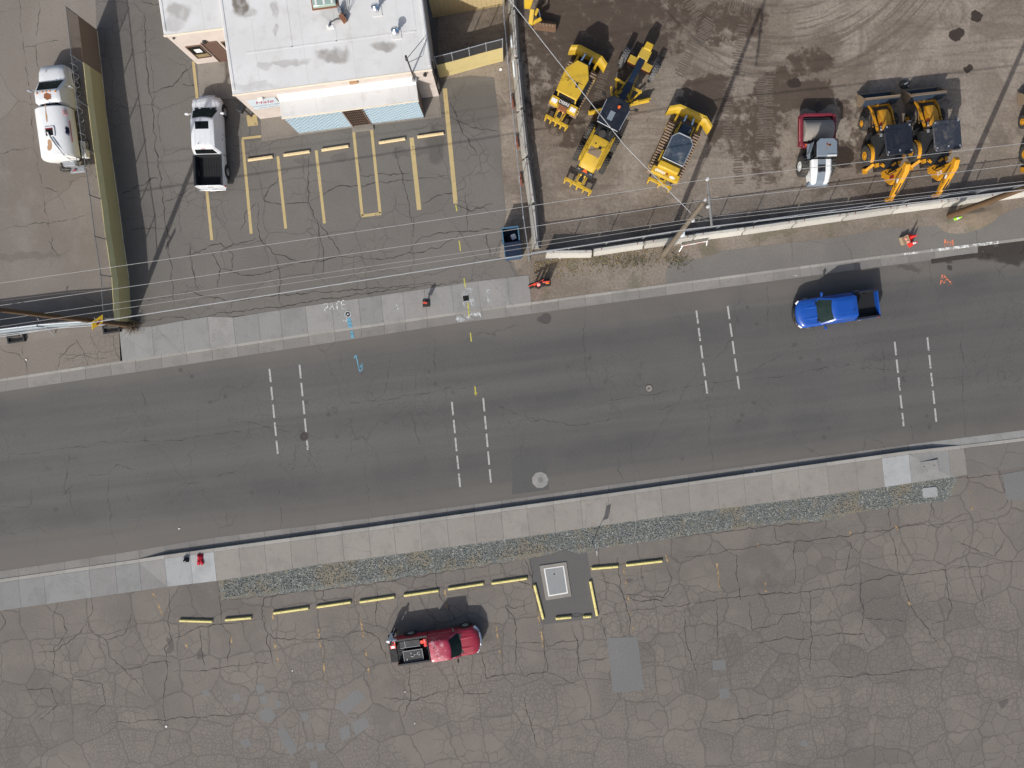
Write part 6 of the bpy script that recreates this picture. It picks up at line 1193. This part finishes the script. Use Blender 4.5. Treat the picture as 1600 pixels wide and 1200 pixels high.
# dozer with yellow roof
hd = R(63.2); p = P(894.5, 143); e = empty('bulldozer', p, hd, 'yellow bulldozer with broad yellow roof, leftmost of the parked row', 'bulldozer')
tracks(e, 3.25, 1.62, .5, .42); blade(e, 2.55, 2.75, 1.05, 'machine_yellow'); ripper(e, -2.5, 1.75, 'machine_yellow')
b = MB(); b.box((-.2, 0, .78), (2.9, 1.1, .7)); b.build('main_frame', 'machine_gold', e, bevel=.03)
b = MB(); b.loft([[(x, y, z) for y, z in ((-h, .7), (-h, zt - .1), (-h + .1, zt), (h - .1, zt), (h, zt - .1), (h, .7))] for x, h, zt in ((.35, .5, 1.85), (1.3, .46, 1.62), (1.55, .42, 1.45))]); hd_ = b.build('engine_hood', 'hood_navy', e, smooth=30)
b = MB(); b.cyl((.95, .22, 1.6), (.95, .22, 2.45), .06, n=10); b.cyl((.95, .22, 1.7), (.95, .22, 2.1), .1, n=10); b.build('exhaust', 'dark_steel', hd_); b = MB(); b.cyl((1.1, -.2, 1.6), (1.1, -.2, 1.95), .1, n=10); b.build('air_cleaner', 'machine_black', hd_)
b = MB(); b.box((-.45, 0, 1.35), (1.5, 1.15, .5)); b.build('cab_floor', 'machine_black', e); b = MB(); b.box((-.75, 0, 1.75), (.5, .55, .35)); b.box((-.98, 0, 2.05), (.12, .5, .6)); b.build('seat', 'machine_black', e, bevel=.05)
rops(e, -1.15, .35, 1.3, 1.3, 2.8, 'machine_gold')
b = MB(); b.prism([(-1.42, -.76), (.15, -.86), (.95, -.4), (.95, .4), (.15, .86), (-1.42, .76)], 2.8, 2.92); rf = b.build('roof', 'machine_yellow', e, bevel=.05)
b = MB(); b.box((-.35, 0, 2.925), (.02, 1.3, .012)); b.build('roof_seam', 'machine_black', rf); b = MB(); b.box((-.55, -.32, 2.94), (.3, .16, .03), rz=.3); b.box((-.5, .35, 2.93), (.1, .06, .02)); b.build('work_lamp', 'machine_black', rf)
for s_ in (-1, 1):
    b = MB(); b.box((-1.55, s_ * .68, 1.3), (.55, .62, .5)); b.build('rear_tank', 'machine_yellow', e, bevel=.06); b = MB(); b.box((-1.62, s_ * .7, 1.56), (.28, .4, .012), rz=0); b.build('decal', 'lettering_white', e)
    b = MB(); b.box((-.3, s_ * .82, .98), (2.3, .3, .1)); b.build('fender', 'machine_black', e)
b = MB(); b.box((-1.5, 0, 1.62), (.34, .8, .2)); b.build('rear_panel', 'machine_black', e, bevel=.02)
text('DEERE', .27, 'lettering_white', e, frame((-1.55, 0, 1.728), (0, -1, 0), (1, 0, .15)), 'lettering', .006)
b = MB(); b.box((-1.75, 0, 1.05), (.3, .6, .6)); b.build('rear_housing', 'rust', e)
# dozer with dusty glass roof
p = P(1049.5, 242); e = empty('bulldozer', p, R(65.8), 'yellow bulldozer with dusty dark glass cab roof, rightmost of the parked row', 'bulldozer')
tracks(e, 3.7, 1.84, .52, .42); blade(e, 2.85, 3.2, 1.15, 'machine_yellow', .6, .4); ripper(e, -2.3, 1.75, 'machine_yellow', 3)
b = MB(); b.box((-.1, 0, .78), (3.1, 1.15, .7)); b.build('main_frame', 'machine_gold', e, bevel=.03)
b = MB(); b.loft([[(x, y, z) for y, z in ((-h, .7), (-h, zt - .1), (-h + .1, zt), (h - .1, zt), (h, zt - .1), (h, .7))] for x, h, zt in ((.6, .45, 1.75), (1.6, .42, 1.6), (1.8, .38, 1.45))]); hd_ = b.build('engine_hood', 'hood_navy', e, smooth=30)
for s_ in (-1, 1):
    b = MB(); b.box((1.1, s_ * .47, 1.45), (1.3, .08, .35)); b.build('hood_side', 'machine_yellow', hd_)
b = MB(); b.box((.62, 0, 1.85), (.4, 1.15, .5)); b.build('dash_cowl', 'machine_yellow', e, bevel=.08); b = MB(); b.cyl((1.2, -.25, 1.6), (1.2, -.25, 2.35), .06, n=10); b.build('exhaust', 'galv', hd_)
b = MB(); b.loft([[(x0, y, z) for x0, y in ((-1.25, -.7), (.2, -.7), (.52, -.4), (.52, .4), (.2, .7), (-1.25, .7))] for z in (1.25, 2.7)]); b.build('cab', 'glass', e)
rops(e, -1.25, .4, 1.42, 1.2, 2.72, 'machine_black')
b = MB(); b.prism([(-1.3, -.74), (.22, -.74), (.58, -.42), (.58, .42), (.22, .74), (-1.3, .74)], 2.7, 2.78); rf = b.build('roof', 'glass_dusty', e, bevel=.02)
b = MB(); b.tube([(-1.3, -.74, 2.8), (.22, -.74, 2.8), (.58, -.42, 2.8), (.58, .42, 2.8), (.22, .74, 2.8), (-1.3, .74, 2.8), (-1.3, -.74, 2.8)], .04, 6); b.build('roof_frame', 'galv', rf)
b = MB(); b.box((-1.45, 0, 1.85), (.5, 1.5, .45)); b.build('rear_tank', 'machine_yellow', e, bevel=.1); b = MB(); b.box((-1.85, 0, 1.42), (.5, 2.0, .45)); rp_ = b.build('rear_panel', 'machine_yellow', e, bevel=.05)
b = MB(); rnd = random.Random(21)
for k in range(7): b.box((-1.86 + rnd.uniform(-.02, .02), .72 - k * .105, 1.652), (.17, .06 + .02 * (k % 2), .008), rz=rnd.uniform(-.1, .1))
b.build('worn_lettering', 'lettering_white', rp_); b = MB(); b.prism([(-1.92 + .09 * math.cos(t), -.5 + .2 * math.sin(t)) for t in [q * .5236 for q in range(12)]], 1.645, 1.656); b.build('oval_decal', 'lettering_white', rp_); b = MB(); b.box((-1.85, -.1, 1.652), (.14, .12, .008)); b.build('decal', 'sign_red', rp_)
for s_ in (-1, 1):
    b = MB(); b.box((-.75, s_ * .72, 1.15), (.8, .2, .5)); b.build('side_tank', 'machine_yellow', e, bevel=.05)
simple('tyre_grey', (.10, .10, .10), .9, dirt=.7, dirtc=(.2, .18, .16))
# ---------------------------------------------------------------- motor grader
p = P(931.5, 235); e = empty('motor_grader', p, R(62.9), 'long yellow motor grader with black cab, standing between the two bulldozers', 'grader')
for s_ in (-1, 1):
    for x in (-.78, .78): wheel(e, x, s_ * 1.02, .64, .36, s_, 'tyre_dusty', 'machine_gold', .5, lugs=22)
    wheel(e, 6.25, s_ * 1.15, .66, .4, s_, 'tyre_grey', 'machine_gold', .5, lugs=22)
    b = MB(); b.box((0, s_ * .78, .68), (2.3, .16, .4)); b.build('tandem_case', 'machine_gold', e, bevel=.05)
    b = MB(); b.box((-.4, s_ * .62, 1.62), (2.2, .16, .12)); b.build('handrail_deck', 'machine_yellow', e); b = MB(); b.tube([(-1.6, s_ * .72, 1.7), (-1.5, s_ * .74, 2.1), (.5, s_ * .74, 2.1), (.6, s_ * .72, 1.7)], .03, 6); b.build('handrail', 'machine_yellow', e)
b = MB(); b.box((6.25, 0, .75), (.5, 1.75, .3)); b.build('front_axle', 'rust', e, bevel=.04); b = MB(); b.box((6.25, .55, .95), (.45, .6, .12)); b.box((6.25, -.55, .95), (.45, .6, .12)); b.build('axle_link', 'machine_gold', e)
b = MB(); b.loft([[(x, y, z) for y, z in ((-h, zt - .5), (-h, zt - .1), (-h + .1, zt), (h - .1, zt), (h, zt - .1), (h, zt - .5))] for x, h, zt in ((-1.95, .5, 1.75), (-1.6, .6, 1.98), (.1, .62, 2.08), (.3, .6, 2.05))]); b.build('engine_hood', 'machine_yellow', e, smooth=30)
b = MB(); b.box((-.85, 0, 1.25), (2.3, 1.15, .9)); b.build('engine_bay', 'machine_gold', e); b = MB(); b.box((-.75, 0, 2.05), (.5, .85, .03)); b.build('hood_grille', 'bucket_edge', e); b = MB(); b.cyl((-.2, .2, 2.0), (-.2, .2, 2.08), .06, n=8); b.box((-.35, -.2, 2.07), (.2, .2, .03)); b.build('hood_cap', 'machine_black', e)
b = MB(); b.box((-2.05, 0, 1.3), (.3, 1.3, .8)); rg_ = b.build('rear_grille', 'machine_black', e, bevel=.03); b = MB(); b.add([(-2.15, -.2, 1.703), (-1.9, 0, 1.703), (-2.15, .2, 1.703)], [(0, 1, 2)]); b.build('slow_sign', 'lamp_orange', rg_); b = MB(); b.box((-2.1, .45, 1.705), (.08, .2, .01)); b.box((-2.1, -.45, 1.705), (.08, .2, .01)); b.build('label_plate', 'galv', rg_)
b = MB(); b.box((.62, 0, 1.6), (.7, 1.25, .75)); b.build('cooler_deck', 'machine_black', e, bevel=.04); b = MB(); b.cyl((.55, .1, 1.95), (.55, .1, 2.12), .24, n=18); b.build('air_cleaner', 'dark_steel', e); b = MB(); b.cyl((.75, -.35, 1.95), (.75, -.35, 2.6), .06, n=8); b.build('exhaust', 'dark_steel', e)
b = MB(); b.loft([[(x, y, z) for x, y in ((.95, -.62), (2.3, -.75), (2.6, -.5), (2.6, .5), (2.3, .75), (.95, .62))] for z in (1.3, 3.05)]); b.build('cab', 'glass', e)
b = MB(); b.prism([(.75, -.72), (1.0, -.82), (2.4, -.84), (2.75, -.55), (2.75, .55), (2.4, .84), (1.0, .82), (.75, .72)], 3.05, 3.18); rf = b.build('roof', 'roof_navy', e, bevel=.05); b = MB(); b.cyl((2.2, -.12, 3.18), (2.2, -.12, 3.3), .09, n=12); b.build('beacon', 'lamp_orange', rf); b = MB(); b.box((1.5, .1, 3.19), (.6, .35, .02)); b.build('roof_hatch', 'roller_grey', rf)
b = MB(); b.tube([(.78, -.75, 3.2), (.78, .75, 3.2)], .03, 6); b.tube([(2.3, -.84, 3.2), (.9, -.8, 3.2)], .03, 6); b.tube([(2.3, .84, 3.2), (.9, .8, 3.2)], .03, 6); b.build('roof_rail', 'galv', rf)
b = MB(); b.loft([[(x, y, z) for y, z in ((-h, z0), (-h, z1), (h, z1), (h, z0))] for x, h, z0, z1 in ((2.5, .28, 1.3, 1.75), (3.4, .22, 1.6, 2.0), (5.0, .2, 1.55, 1.95), (6.0, .22, 1.15, 1.6), (6.5, .24, .9, 1.4))]); b.build('front_frame', 'hood_navy', e, bevel=.03)
b = MB(); b.box((6.75, 0, 1.25), (.75, .75, .4)); b.build('nose', 'machine_gold', e, bevel=.06); b = MB(); b.box((7.3, 0, 1.25), (.5, .55, .55)); b.build('counterweight', 'machine_yellow', e, bevel=.05)
b = MB(); n = 20; b.loft([[(3.5 + r_ * math.cos(2 * math.pi * k / n), r_ * math.sin(2 * math.pi * k / n), z) for k in range(n)] for r_, z in ((.72, .75), (.72, .85), (.5, .85), (.5, .75))], cap=False); b.bar((4.1, .4, .85), (6.1, .08, .9), .1, .12); b.bar((4.1, -.4, .85), (6.1, -.08, .9), .1, .12); b.bar((3.6, -.65, .85), (3.6, .65, .85), .14, .14); b.build('drawbar', 'machine_yellow', e)
for s_ in (-1, 1):
    b = MB(); b.bar((3.7, s_ * .55, .95), (4.2, s_ * .95, 2.1), .1, .1); b.bar((4.15, s_ * .3, 2.0), (4.15, s_ * 1.0, 2.1), .14, .14); b.bar((3.2, s_ * .5, .9), (3.9, s_ * 1.05, 1.2), .12, .14); b.build('blade_ram', 'machine_yellow', e)
    b = MB(); b.tube([(4.2, s_ * .95, 2.1), (4.5, s_ * 1.05, 2.3)], .04, 6); b.tube([(3.3, s_ * .5, 1.6), (3.5, s_ * .8, 1.4), (3.9, s_ * .6, 1.5)], .03, 5); b.tube([(4.6, s_ * .2, 1.9), (4.3, s_ * .6, 1.7), (4.0, s_ * .5, 1.2)], .025, 5); b.build('hose', 'machine_black', e)
    b = MB(); b.bar((2.35, s_ * .75, 2.9), (2.7, s_ * 1.15, 2.75), .04, .04); b.box((2.75, s_ * 1.2, 2.65), (.08, .25, .35)); b.build('mirror', 'machine_black', e)
ba = R(12 - 62.9); n = 6; b = MB(); prof = [(.16 * (2 * k / n - 1) ** 2, .05 + .62 * k / n) for k in range(n + 1)]
ring = lambda t: [Vector((3.35 + math.cos(ba) * t - math.sin(ba) * o * -1, math.sin(ba) * t - math.cos(ba) * o, z)) for o, z in prof] + [Vector((3.35 + math.cos(ba) * t - math.sin(ba) * (o - .1) * -1, math.sin(ba) * t - math.cos(ba) * (o - .1), z)) for o, z in prof[::-1]]
b.loft([ring(-2.15), ring(2.15)]); b.build('moldboard', 'machine_yellow', e, smooth=25)
ripper(e, -2.85, 2.1, 'machine_yellow', 5)
# ---------------------------------------------------------------- roller
p = P(1268, 210); e = empty('soil_compactor', p, R(91), 'grey and white drum roller with dark red drum frame', 'roller')
b = MB(); n = 32; b.loft([[(r_ * math.cos(2 * math.pi * k / n), y, .74 + r_ * math.sin(2 * math.pi * k / n)) for k in range(n)] for r_, y in ((.55, -.98), (.7, -.98), (.74, -.95), (.74, .95), (.7, .98), (.55, .98))]); b.build('drum', 'slab_tan', e, smooth=40)
for s_ in (-1, 1):
    b = MB(); b.bar((-1.05, s_ * 1.12, .85), (1.05, s_ * 1.12, .85), .2, .5); b.build('drum_frame', 'roller_red', e, bevel=.04)
b = MB(); b.box((1.03, 0, .85), (.2, 2.02, .4)); b.build('drum_frame', 'roller_red', e, bevel=.03); b = MB(); b.box((-1.0, 0, .85), (.26, 2.02, .4)); b.build('drum_frame', 'roller_red', e, bevel=.03)
b = MB(); b.box((-1.0, .75, 1.06), (.1, .22, .03)); b.build('lamp', 'lamp_orange', e); b = MB(); b.box((.0, 1.225, 1.0), (1.5, .012, .05)); b.build('lettering_strip', 'cone_pink', e); b = MB(); b.box((.82, 0, .6), (.05, 1.9, .16)); b.box((-.82, 0, .6), (.05, 1.9, .16)); b.build('scraper', 'dark_steel', e)
rr3 = bpy.data.objects.new('rear_unit', None)
def rot(pt, ang=R(-3), o=(-1.2, 0)): x, y = pt[0] - o[0], pt[1] - o[1]; return (o[0] + x * math.cos(ang) - y * math.sin(ang), o[1] + x * math.sin(ang) + y * math.cos(ang))
b = MB(); b.box((-1.75, -.02, .75), (1.0, .7, .5)); b.build('hitch', 'machine_black', e)
for s_ in (-1, 1): wheel(e, -2.35, s_ * .85, .68, .5, s_, 'tyre_dusty', 'roller_white', .5, lugs=20)
b = MB(); b.box((-1.6, 0, 1.2), (1.25, 1.6, .16)); b.build('platform', 'roller_grey', e, bevel=.03)
b = MB(); b.loft([[(x, y, z) for x, y in ((-2.1, -.62), (-1.25, -.62), (-1.0, -.4), (-1.0, .4), (-1.25, .62), (-2.1, .62))] for z in (1.28, 2.4)]); b.build('cab', 'glass', e)
b = MB(); b.prism([(-2.15, -.68), (-1.2, -.68), (-.95, -.45), (-.95, .45), (-1.2, .68), (-2.15, .68)], 2.4, 2.52); rf = b.build('roof', 'roller_grey', e, bevel=.05); rnd = random.Random(6)
for k in range(9): 
    b = MB(); b.box((-1.5 + rnd.uniform(-.28, .28), rnd.uniform(-.3, .1), 2.522), (rnd.uniform(.05, .14), rnd.uniform(.04, .1), .005), rz=rnd.random()); b.build('rust_patch', 'rust', rf)
b = MB(); b.box((-2.12, -.3, 2.55), (.1, .6, .06)); b.build('visor', 'roller_white', rf); b = MB(); b.bar((-1.0, .6, 1.35), (-1.75, .8, 1.35), .06, .5); b.bar((-1.0, .6, 1.8), (-1.7, .82, 1.8), .04, .04); b.build('hand_rail', 'roller_grey', e)
b = MB(); b.loft([[(x, y, z) for y, z in ((-h, .7), (-h, zt - .12), (-h + .12, zt), (h - .12, zt), (h, zt - .12), (h, .7))] for x, h, zt in ((-2.15, .68, 1.75), (-3.0, .68, 1.72), (-3.55, .6, 1.55), (-3.72, .5, 1.3))]); hd_ = b.build('hood', 'roller_white', e, smooth=30)
b = MB(); b.loft([[(x, y, z) for y, z in ((-.24, zt - .1), (-.24, zt + .012), (.3, zt + .012), (.3, zt - .1))] for x, zt in ((-2.17, 1.75), (-3.0, 1.72), (-3.55, 1.55), (-3.74, 1.3))]); b.build('hood_centre', 'roller_grey', hd_)
for s_ in ():
    b = MB(); b.loft([[(x, s_ * y, z) for y, z in ((h - .24, zt + .012), (h - .02, zt - .1), (h + .015, zt - .2), (h + .015, .95), (h - .02, .95), (h - .26, zt - .02))] for x, h, zt in ((-2.17, .68, 1.75), (-3.0, .68, 1.72), (-3.5, .6, 1.57))]); b.build('hood_side', 'roller_white', hd_)
b = MB(); b.box((-2.75, .03, 1.755), (.45, .5, .03)); b.build('engine_grille', 'machine_black', hd_); b = MB(); b.cyl((-3.0, .15, 1.7), (-3.0, .15, 1.95), .05, n=8); b.build('exhaust', 'dark_steel', hd_); b = MB(); b.box((-3.66, 0, .95), (.24, 1.35, .5)); b.build('rear_bumper', 'roller_grey', e, bevel=.05)
b = MB(); b.box((-2.75, .697, 1.35), (.35, .006, .08)); b.build('decal', 'machine_black', hd_)
# ---------------------------------------------------------------- backhoe loaders
def backhoe(loc, rz, label, roofm, txt):
    e = empty('backhoe_loader', loc, rz, label, 'backhoe', 'backhoe loaders parked along the yard fence'); Y = 'jcb_yellow'
    for s_ in (-1, 1):
        wheel(e, -1.1, s_ * 1.02, .63, .44, s_, 'tyre_dusty', Y, .48, lugs=20); wheel(e, 1.15, s_ * 1.02, .45, .32, s_, 'tyre_dusty', Y, .5, lugs=18)
        b = MB(); b.loft([[(-1.1 + (.74 + t_) * math.cos(R(a)), s_ * y, .66 + (.74 + t_) * math.sin(R(a))) for t_, y in ((0, .93), (0, 1.16), (.04, 1.16), (.04, .93))] for a in (30, 50, 70, 95, 120, 140)]); b.build('fender', Y, e, smooth=40)
        b = MB(); b.bar((.1, s_ * .57, 1.45), (1.75, s_ * .64, .95), .11, .22); b.bar((1.75, s_ * .64, .95), (2.4, s_ * .64, .5), .11, .18); b.build('loader_arm', Y, e, bevel=.02)
        b = MB(); b.bar((.7, s_ * .62, .8), (1.8, s_ * .64, .75), .09, .09); b.build('lift_ram', 'chrome', e); b = MB(); b.bar((-1.75, s_ * .75, .9), (-2.0, s_ * 1.0, .2), .2, .2); b.box((-2.05, s_ * 1.02, .08), (.35, .3, .1)); b.build('stabiliser', Y, e)
        b = MB(); b.bar((.25, s_ * .7, 2.1), (.55, s_ * 1.15, 2.0), .03, .03); b.box((.58, s_ * 1.2, 1.95), (.06, .22, .3)); b.build('mirror', 'galv' if s_ < 0 else 'machine_black', e)
    b = MB(); b.box((.0, 0, .8), (3.2, .8, .5)); b.build('chassis', 'machine_black', e); b = MB(); b.box((-.1, .55, .75), (1.0, .4, .35)); b.box((.1, .78, .5), (.5, .3, .06)); b.build('step_box', 'machine_black', e)
    b = MB(); b.loft([[(x, y, z) for y, z in ((-h, .85), (-h, zt - .14), (-h + .14, zt), (h - .14, zt), (h, zt - .14), (h, .85))] for x, h, zt in ((.3, .4, 1.68), (1.3, .37, 1.52), (1.7, .32, 1.32), (1.8, .27, 1.12))]); hd_ = b.build('hood', Y, e, smooth=30)
    b = MB(); b.box((.55, .4, 1.45), (.5, .03, .25)); b.build('hood_grille', 'sign_red', hd_); b = MB(); b.box((.45, .425, 1.5), (.3, .012, .16)); b.build('decal', 'lettering_white', hd_); b = MB(); b.cyl((.75, -.28, 1.5), (.75, -.28, 2.3), .05, n=8); b.build('exhaust', 'dark_steel', hd_)
    b = MB(); b.box((-.85, 0, 1.22), (1.8, 1.84, .4)); b.build('cab_floor', 'machine_black', e, bevel=.03); b = MB(); b.box((-1.0, 0, 1.5), (.5, .5, .3)); b.box((-1.2, 0, 1.85), (.14, .48, .6)); b.build('seat', 'machine_black', e, bevel=.06); b = MB(); b.box((-.15, 0, 1.6), (.35, .9, .6)); b.box((-.1, .42, 1.9), (.2, .12, .05)); b.build('console', 'machine_black', e, bevel=.05); b = MB(); b.box((-.05, .5, 1.62), (.2, .22, .05)); b.build('gauge_cluster', 'galv', e)
    rops(e, -1.5, .12, 1.4, 1.1, 2.7, 'machine_black')
    b = MB(); b.prism([(-1.72, -.78), (-1.55, -.9), (.1, -.92), (.3, -.75), (.3, .75), (.1, .92), (-1.55, .9), (-1.72, .78)], 2.7, 2.82); rf = b.build('roof', roofm, e, bevel=.06)
    b = MB(); b.box((-.7, 0, 2.83), (1.3, 1.1, .03)); b.build('roof_panel', roofm, rf, bevel=.02)
    for q in ((.15, .75), (.15, -.75), (-1.5, .75), (-1.5, -.75), (-1.45, 0)): b = MB(); b.box((q[0], q[1], 2.83), (.12, .1, .04)); b.build('roof_lamp', 'galv', rf)
    # loader bucket
    b = MB(); prof = [(2.5, 1.2), (2.25, .7), (2.3, .25), (2.55, .06), (3.25, .14), (3.25, .19), (2.62, .13), (2.42, .3), (2.38, .68), (2.6, 1.17)]; b.extr(prof, -1.18, 1.18); bk = b.build('bucket', 'bucket_dark', e, smooth=30)
    for s_ in (-1, 1):
        b = MB(); b.extr([(2.25, .7), (2.3, .25), (2.55, .05), (3.22, .14), (3.05, .55), (2.6, 1.18), (2.5, 1.18)], s_ * 1.15, s_ * 1.19); b.build('bucket_cheek', 'bucket_edge', bk)
    b = MB(); b.box((3.22, 0, .17), (.12, 2.4, .05)); b.build('cutting_edge', 'bucket_edge', bk); b = MB(); b.box((2.55, 0, 1.2), (.16, 2.4, .05)); b.build('top_lip', 'bucket_edge', bk); 
    for y in (-.7, -.25, .25, .7):
        b = MB(); b.box((2.31, y, .5), (.08, .06, .7)); b.build('bucket_rib', 'bucket_dark', bk)
    b = MB(); b.box((2.2, 0, .6), (.12, 1.4, .14)); b.build('quick_hitch', Y, e)
    # rear boom folded up, dipper hanging behind
    b = MB(); b.box((-2.0, 0, .95), (.6, 1.5, .6)); b.build('rear_frame', 'machine_black', e, bevel=.03); b = MB(); b.box((-2.5, 0, .95), (.45, .35, .8)); b.build('swing_post', Y, e, bevel=.04)
    b = MB(); b.loft([[(cx - hx_, -wd, z), (cx + hx_, -wd, z), (cx + hx_, wd, z), (cx - hx_, wd, z)] for cx, z, hx_, wd in ((-2.80, .9, .18, .17), (-3.02, 1.6, .42, .19), (-2.90, 2.4, .32, .18), (-2.70, 3.3, .18, .15))]); bo = b.build('boom', Y, e, bevel=.03)
    b = MB(); b.bar((-2.55, .0, 1.1), (-2.50, 0, 2.6), .12, .12); b.build('boom_ram', 'machine_black', bo)
    if txt: text(txt, .36, 'lettering_white', bo, frame((-2.97, .197, 1.95), (.12, 0, 1), (-1, 0, .1)), 'lettering', .004)
    else:
        b = MB(); b.box((-2.95, .197, 1.95), (.22, .008, .5)); b.build('decal', 'sign_red', bo)
    b = MB(); b.loft([[(cx + nx * h, -wd, cz + nz * h), (cx - nx * h, -wd, cz - nz * h), (cx - nx * h, wd, cz - nz * h), (cx + nx * h, wd, cz + nz * h)] for cx, cz, h, wd, nx, nz in ((-2.45, 3.6, .16, .15, .8, -.6), (-2.80, 3.25, .28, .16, .8, -.6), (-3.60, 2.2, .22, .15, .8, -.6), (-4.25, 1.3, .13, .13, .8, -.6))]); dp = b.build('dipper', Y, e, bevel=.03)
    b = MB(); b.box((-3.35, .165, 2.55), (.16, .012, .3), ry=.65); b.build('decal', 'lettering_white', dp); b = MB(); b.bar((-3.50, 0, 2.65), (-4.10, 0, 1.85), .09, .09); b.build('bucket_ram', 'machine_black', dp)
    b = MB(); b.bar((-4.25, .12, 1.3), (-4.35, .16, 1.0), .08, .2); b.bar((-4.25, -.12, 1.3), (-4.35, -.16, 1.0), .08, .2); b.box((-4.32, 0, 1.02), (.2, .5, .16)); b.build('quick_coupler', Y, dp)
    b = MB(); b.tube([(-2.50, .2, 1.2), (-2.80, .35, 1.9), (-2.70, .2, 2.6)], .03, 5); b.tube([(-2.50, -.2, 1.2), (-2.90, -.35, 1.8), (-2.70, -.2, 2.7)], .03, 5); b.tube([(-2.70, .15, 3.2), (-3.30, .3, 2.6), (-3.70, .15, 2.1)], .025, 5); b.build('hose', 'machine_black', e)
    for s_ in (-1, 1): b = MB(); b.bar((-1.9, s_ * .5, 1.3), (-2.15, s_ * .2, 1.1), .16, .2); b.box((-1.95, s_ * .75, 1.2), (.25, .2, .25)); b.build('swing_ram', Y, e)
    return e
k0 = Vector((25.45, 14.3, ZN))
backhoe(k0, R(96), 'yellow backhoe loader, left of the parked pair, with red boom badge', 'roof_navy', None)
backhoe(k0 + Vector((3.18, .28, 0)), R(96.5), 'yellow backhoe loader with white letters on its boom, right of the pair', 'roof_dusty', 'JCB')
backhoe(k0 + Vector((11.1, .1, 0)), R(95), 'yellow backhoe loader cut off by the right picture edge', 'roof_navy', None)
e = empty('spare_tyre', P(1412, 133), 0, 'dark bundle of rubber on the dirt above the backhoe buckets', 'tyre'); b = MB(); b.tube([(.25 * math.cos(t), .2 * math.sin(t), .1) for t in [k * .4 for k in range(15)]], .1, 7); b.build('tyre', 'rubber', e, smooth=50); b = MB(); b.box((.05, .05, .22), (.25, .1, .04), rz=.6); b.box((.2, -.12, .2), (.12, .06, .04)); b.build('rag', 'galv', e)
# ---------------------------------------------------------------- excavator at the top edge
p = P(852, -55); e = empty('excavator', p, R(-95), 'yellow excavator at the top edge with its toothed bucket lowered', 'excavator')
tracks(e, 4.2, 2.3, .5, .45, 'rust'); b = MB(); b.box((-.4, 0, 1.5), (2.8, 2.2, 1.0)); b.build('house', 'machine_yellow', e, bevel=.1); b = MB(); b.box((.6, .7, 2.0), (1.4, .9, 1.7)); b.build('cab', 'glass', e, bevel=.1); b = MB(); b.box((-.2, 0, .95), (1.2, 1.2, .4)); b.build('turntable', 'machine_black', e)
def X(px, py, z): # local point of this machine for a plan mark
    v_ = P(px, py, z) - e.location; c_, s_ = math.cos(-e.rotation_euler.z), math.sin(-e.rotation_euler.z); return Vector((v_.x * c_ - v_.y * s_, v_.x * s_ + v_.y * c_, z))
b = MB(); b.bar(Vector((1.0, -.3, 1.8)), X(832, -28, 3.4), .34, .5); b.build('boom', 'machine_yellow', e, bevel=.04)
b = MB(); b.loft([[q + Vector((0, sy * hw, sz * .12)) for sy, sz in ((-1, -1), (1, -1), (1, 1), (-1, 1))] for q, hw in ((X(830, -30, 3.3), .34), (X(826, 0, 2.0), .3), (X(824, 13, 1.2), .2))]); b.build('stick', 'machine_yellow', e, bevel=.03)
b = MB(); b.bar(X(832, 14, 1.3), X(829, 38, .9), .3, .34); b.bar(X(841, 14, 1.1), X(836, 24, 1.0), .2, .3); b.bar(X(846, 29, 1.0), X(829, 38, .8), .2, .26); b.build('bucket_link', 'machine_yellow', e, bevel=.04); b = MB(); b.bar(X(842, 16, 1.2), X(844, 27, 1.1), .07, .07); b.build('link_pin', 'chrome', e)
b = MB(); q0, q1 = X(834, 41, .4), X(868, 45, .2); d = (q1 - q0); n_ = Vector((-d.y, d.x, 0)).normalized(); b.loft([[q + n_ * o + Vector((0, 0, z)) for o, z in ((-.25, .0), (.2, -.1), (.35, .25), (.1, .45), (-.2, .3))] for q in (q0, q0.lerp(q1, .5), q1)]); bk = b.build('bucket', 'rust_dark', e, smooth=25)
for k in range(5):
    q = q0.lerp(q1, .3 + k * .14) + Vector((0, 0, .45)); b = MB(); b.box(q, (.1, .1, .14), rz=.3); b.build('tooth', 'bucket_edge', bk)
for o in list(bpy.data.objects):
    if o.name == 'rear_unit': bpy.data.objects.remove(o)
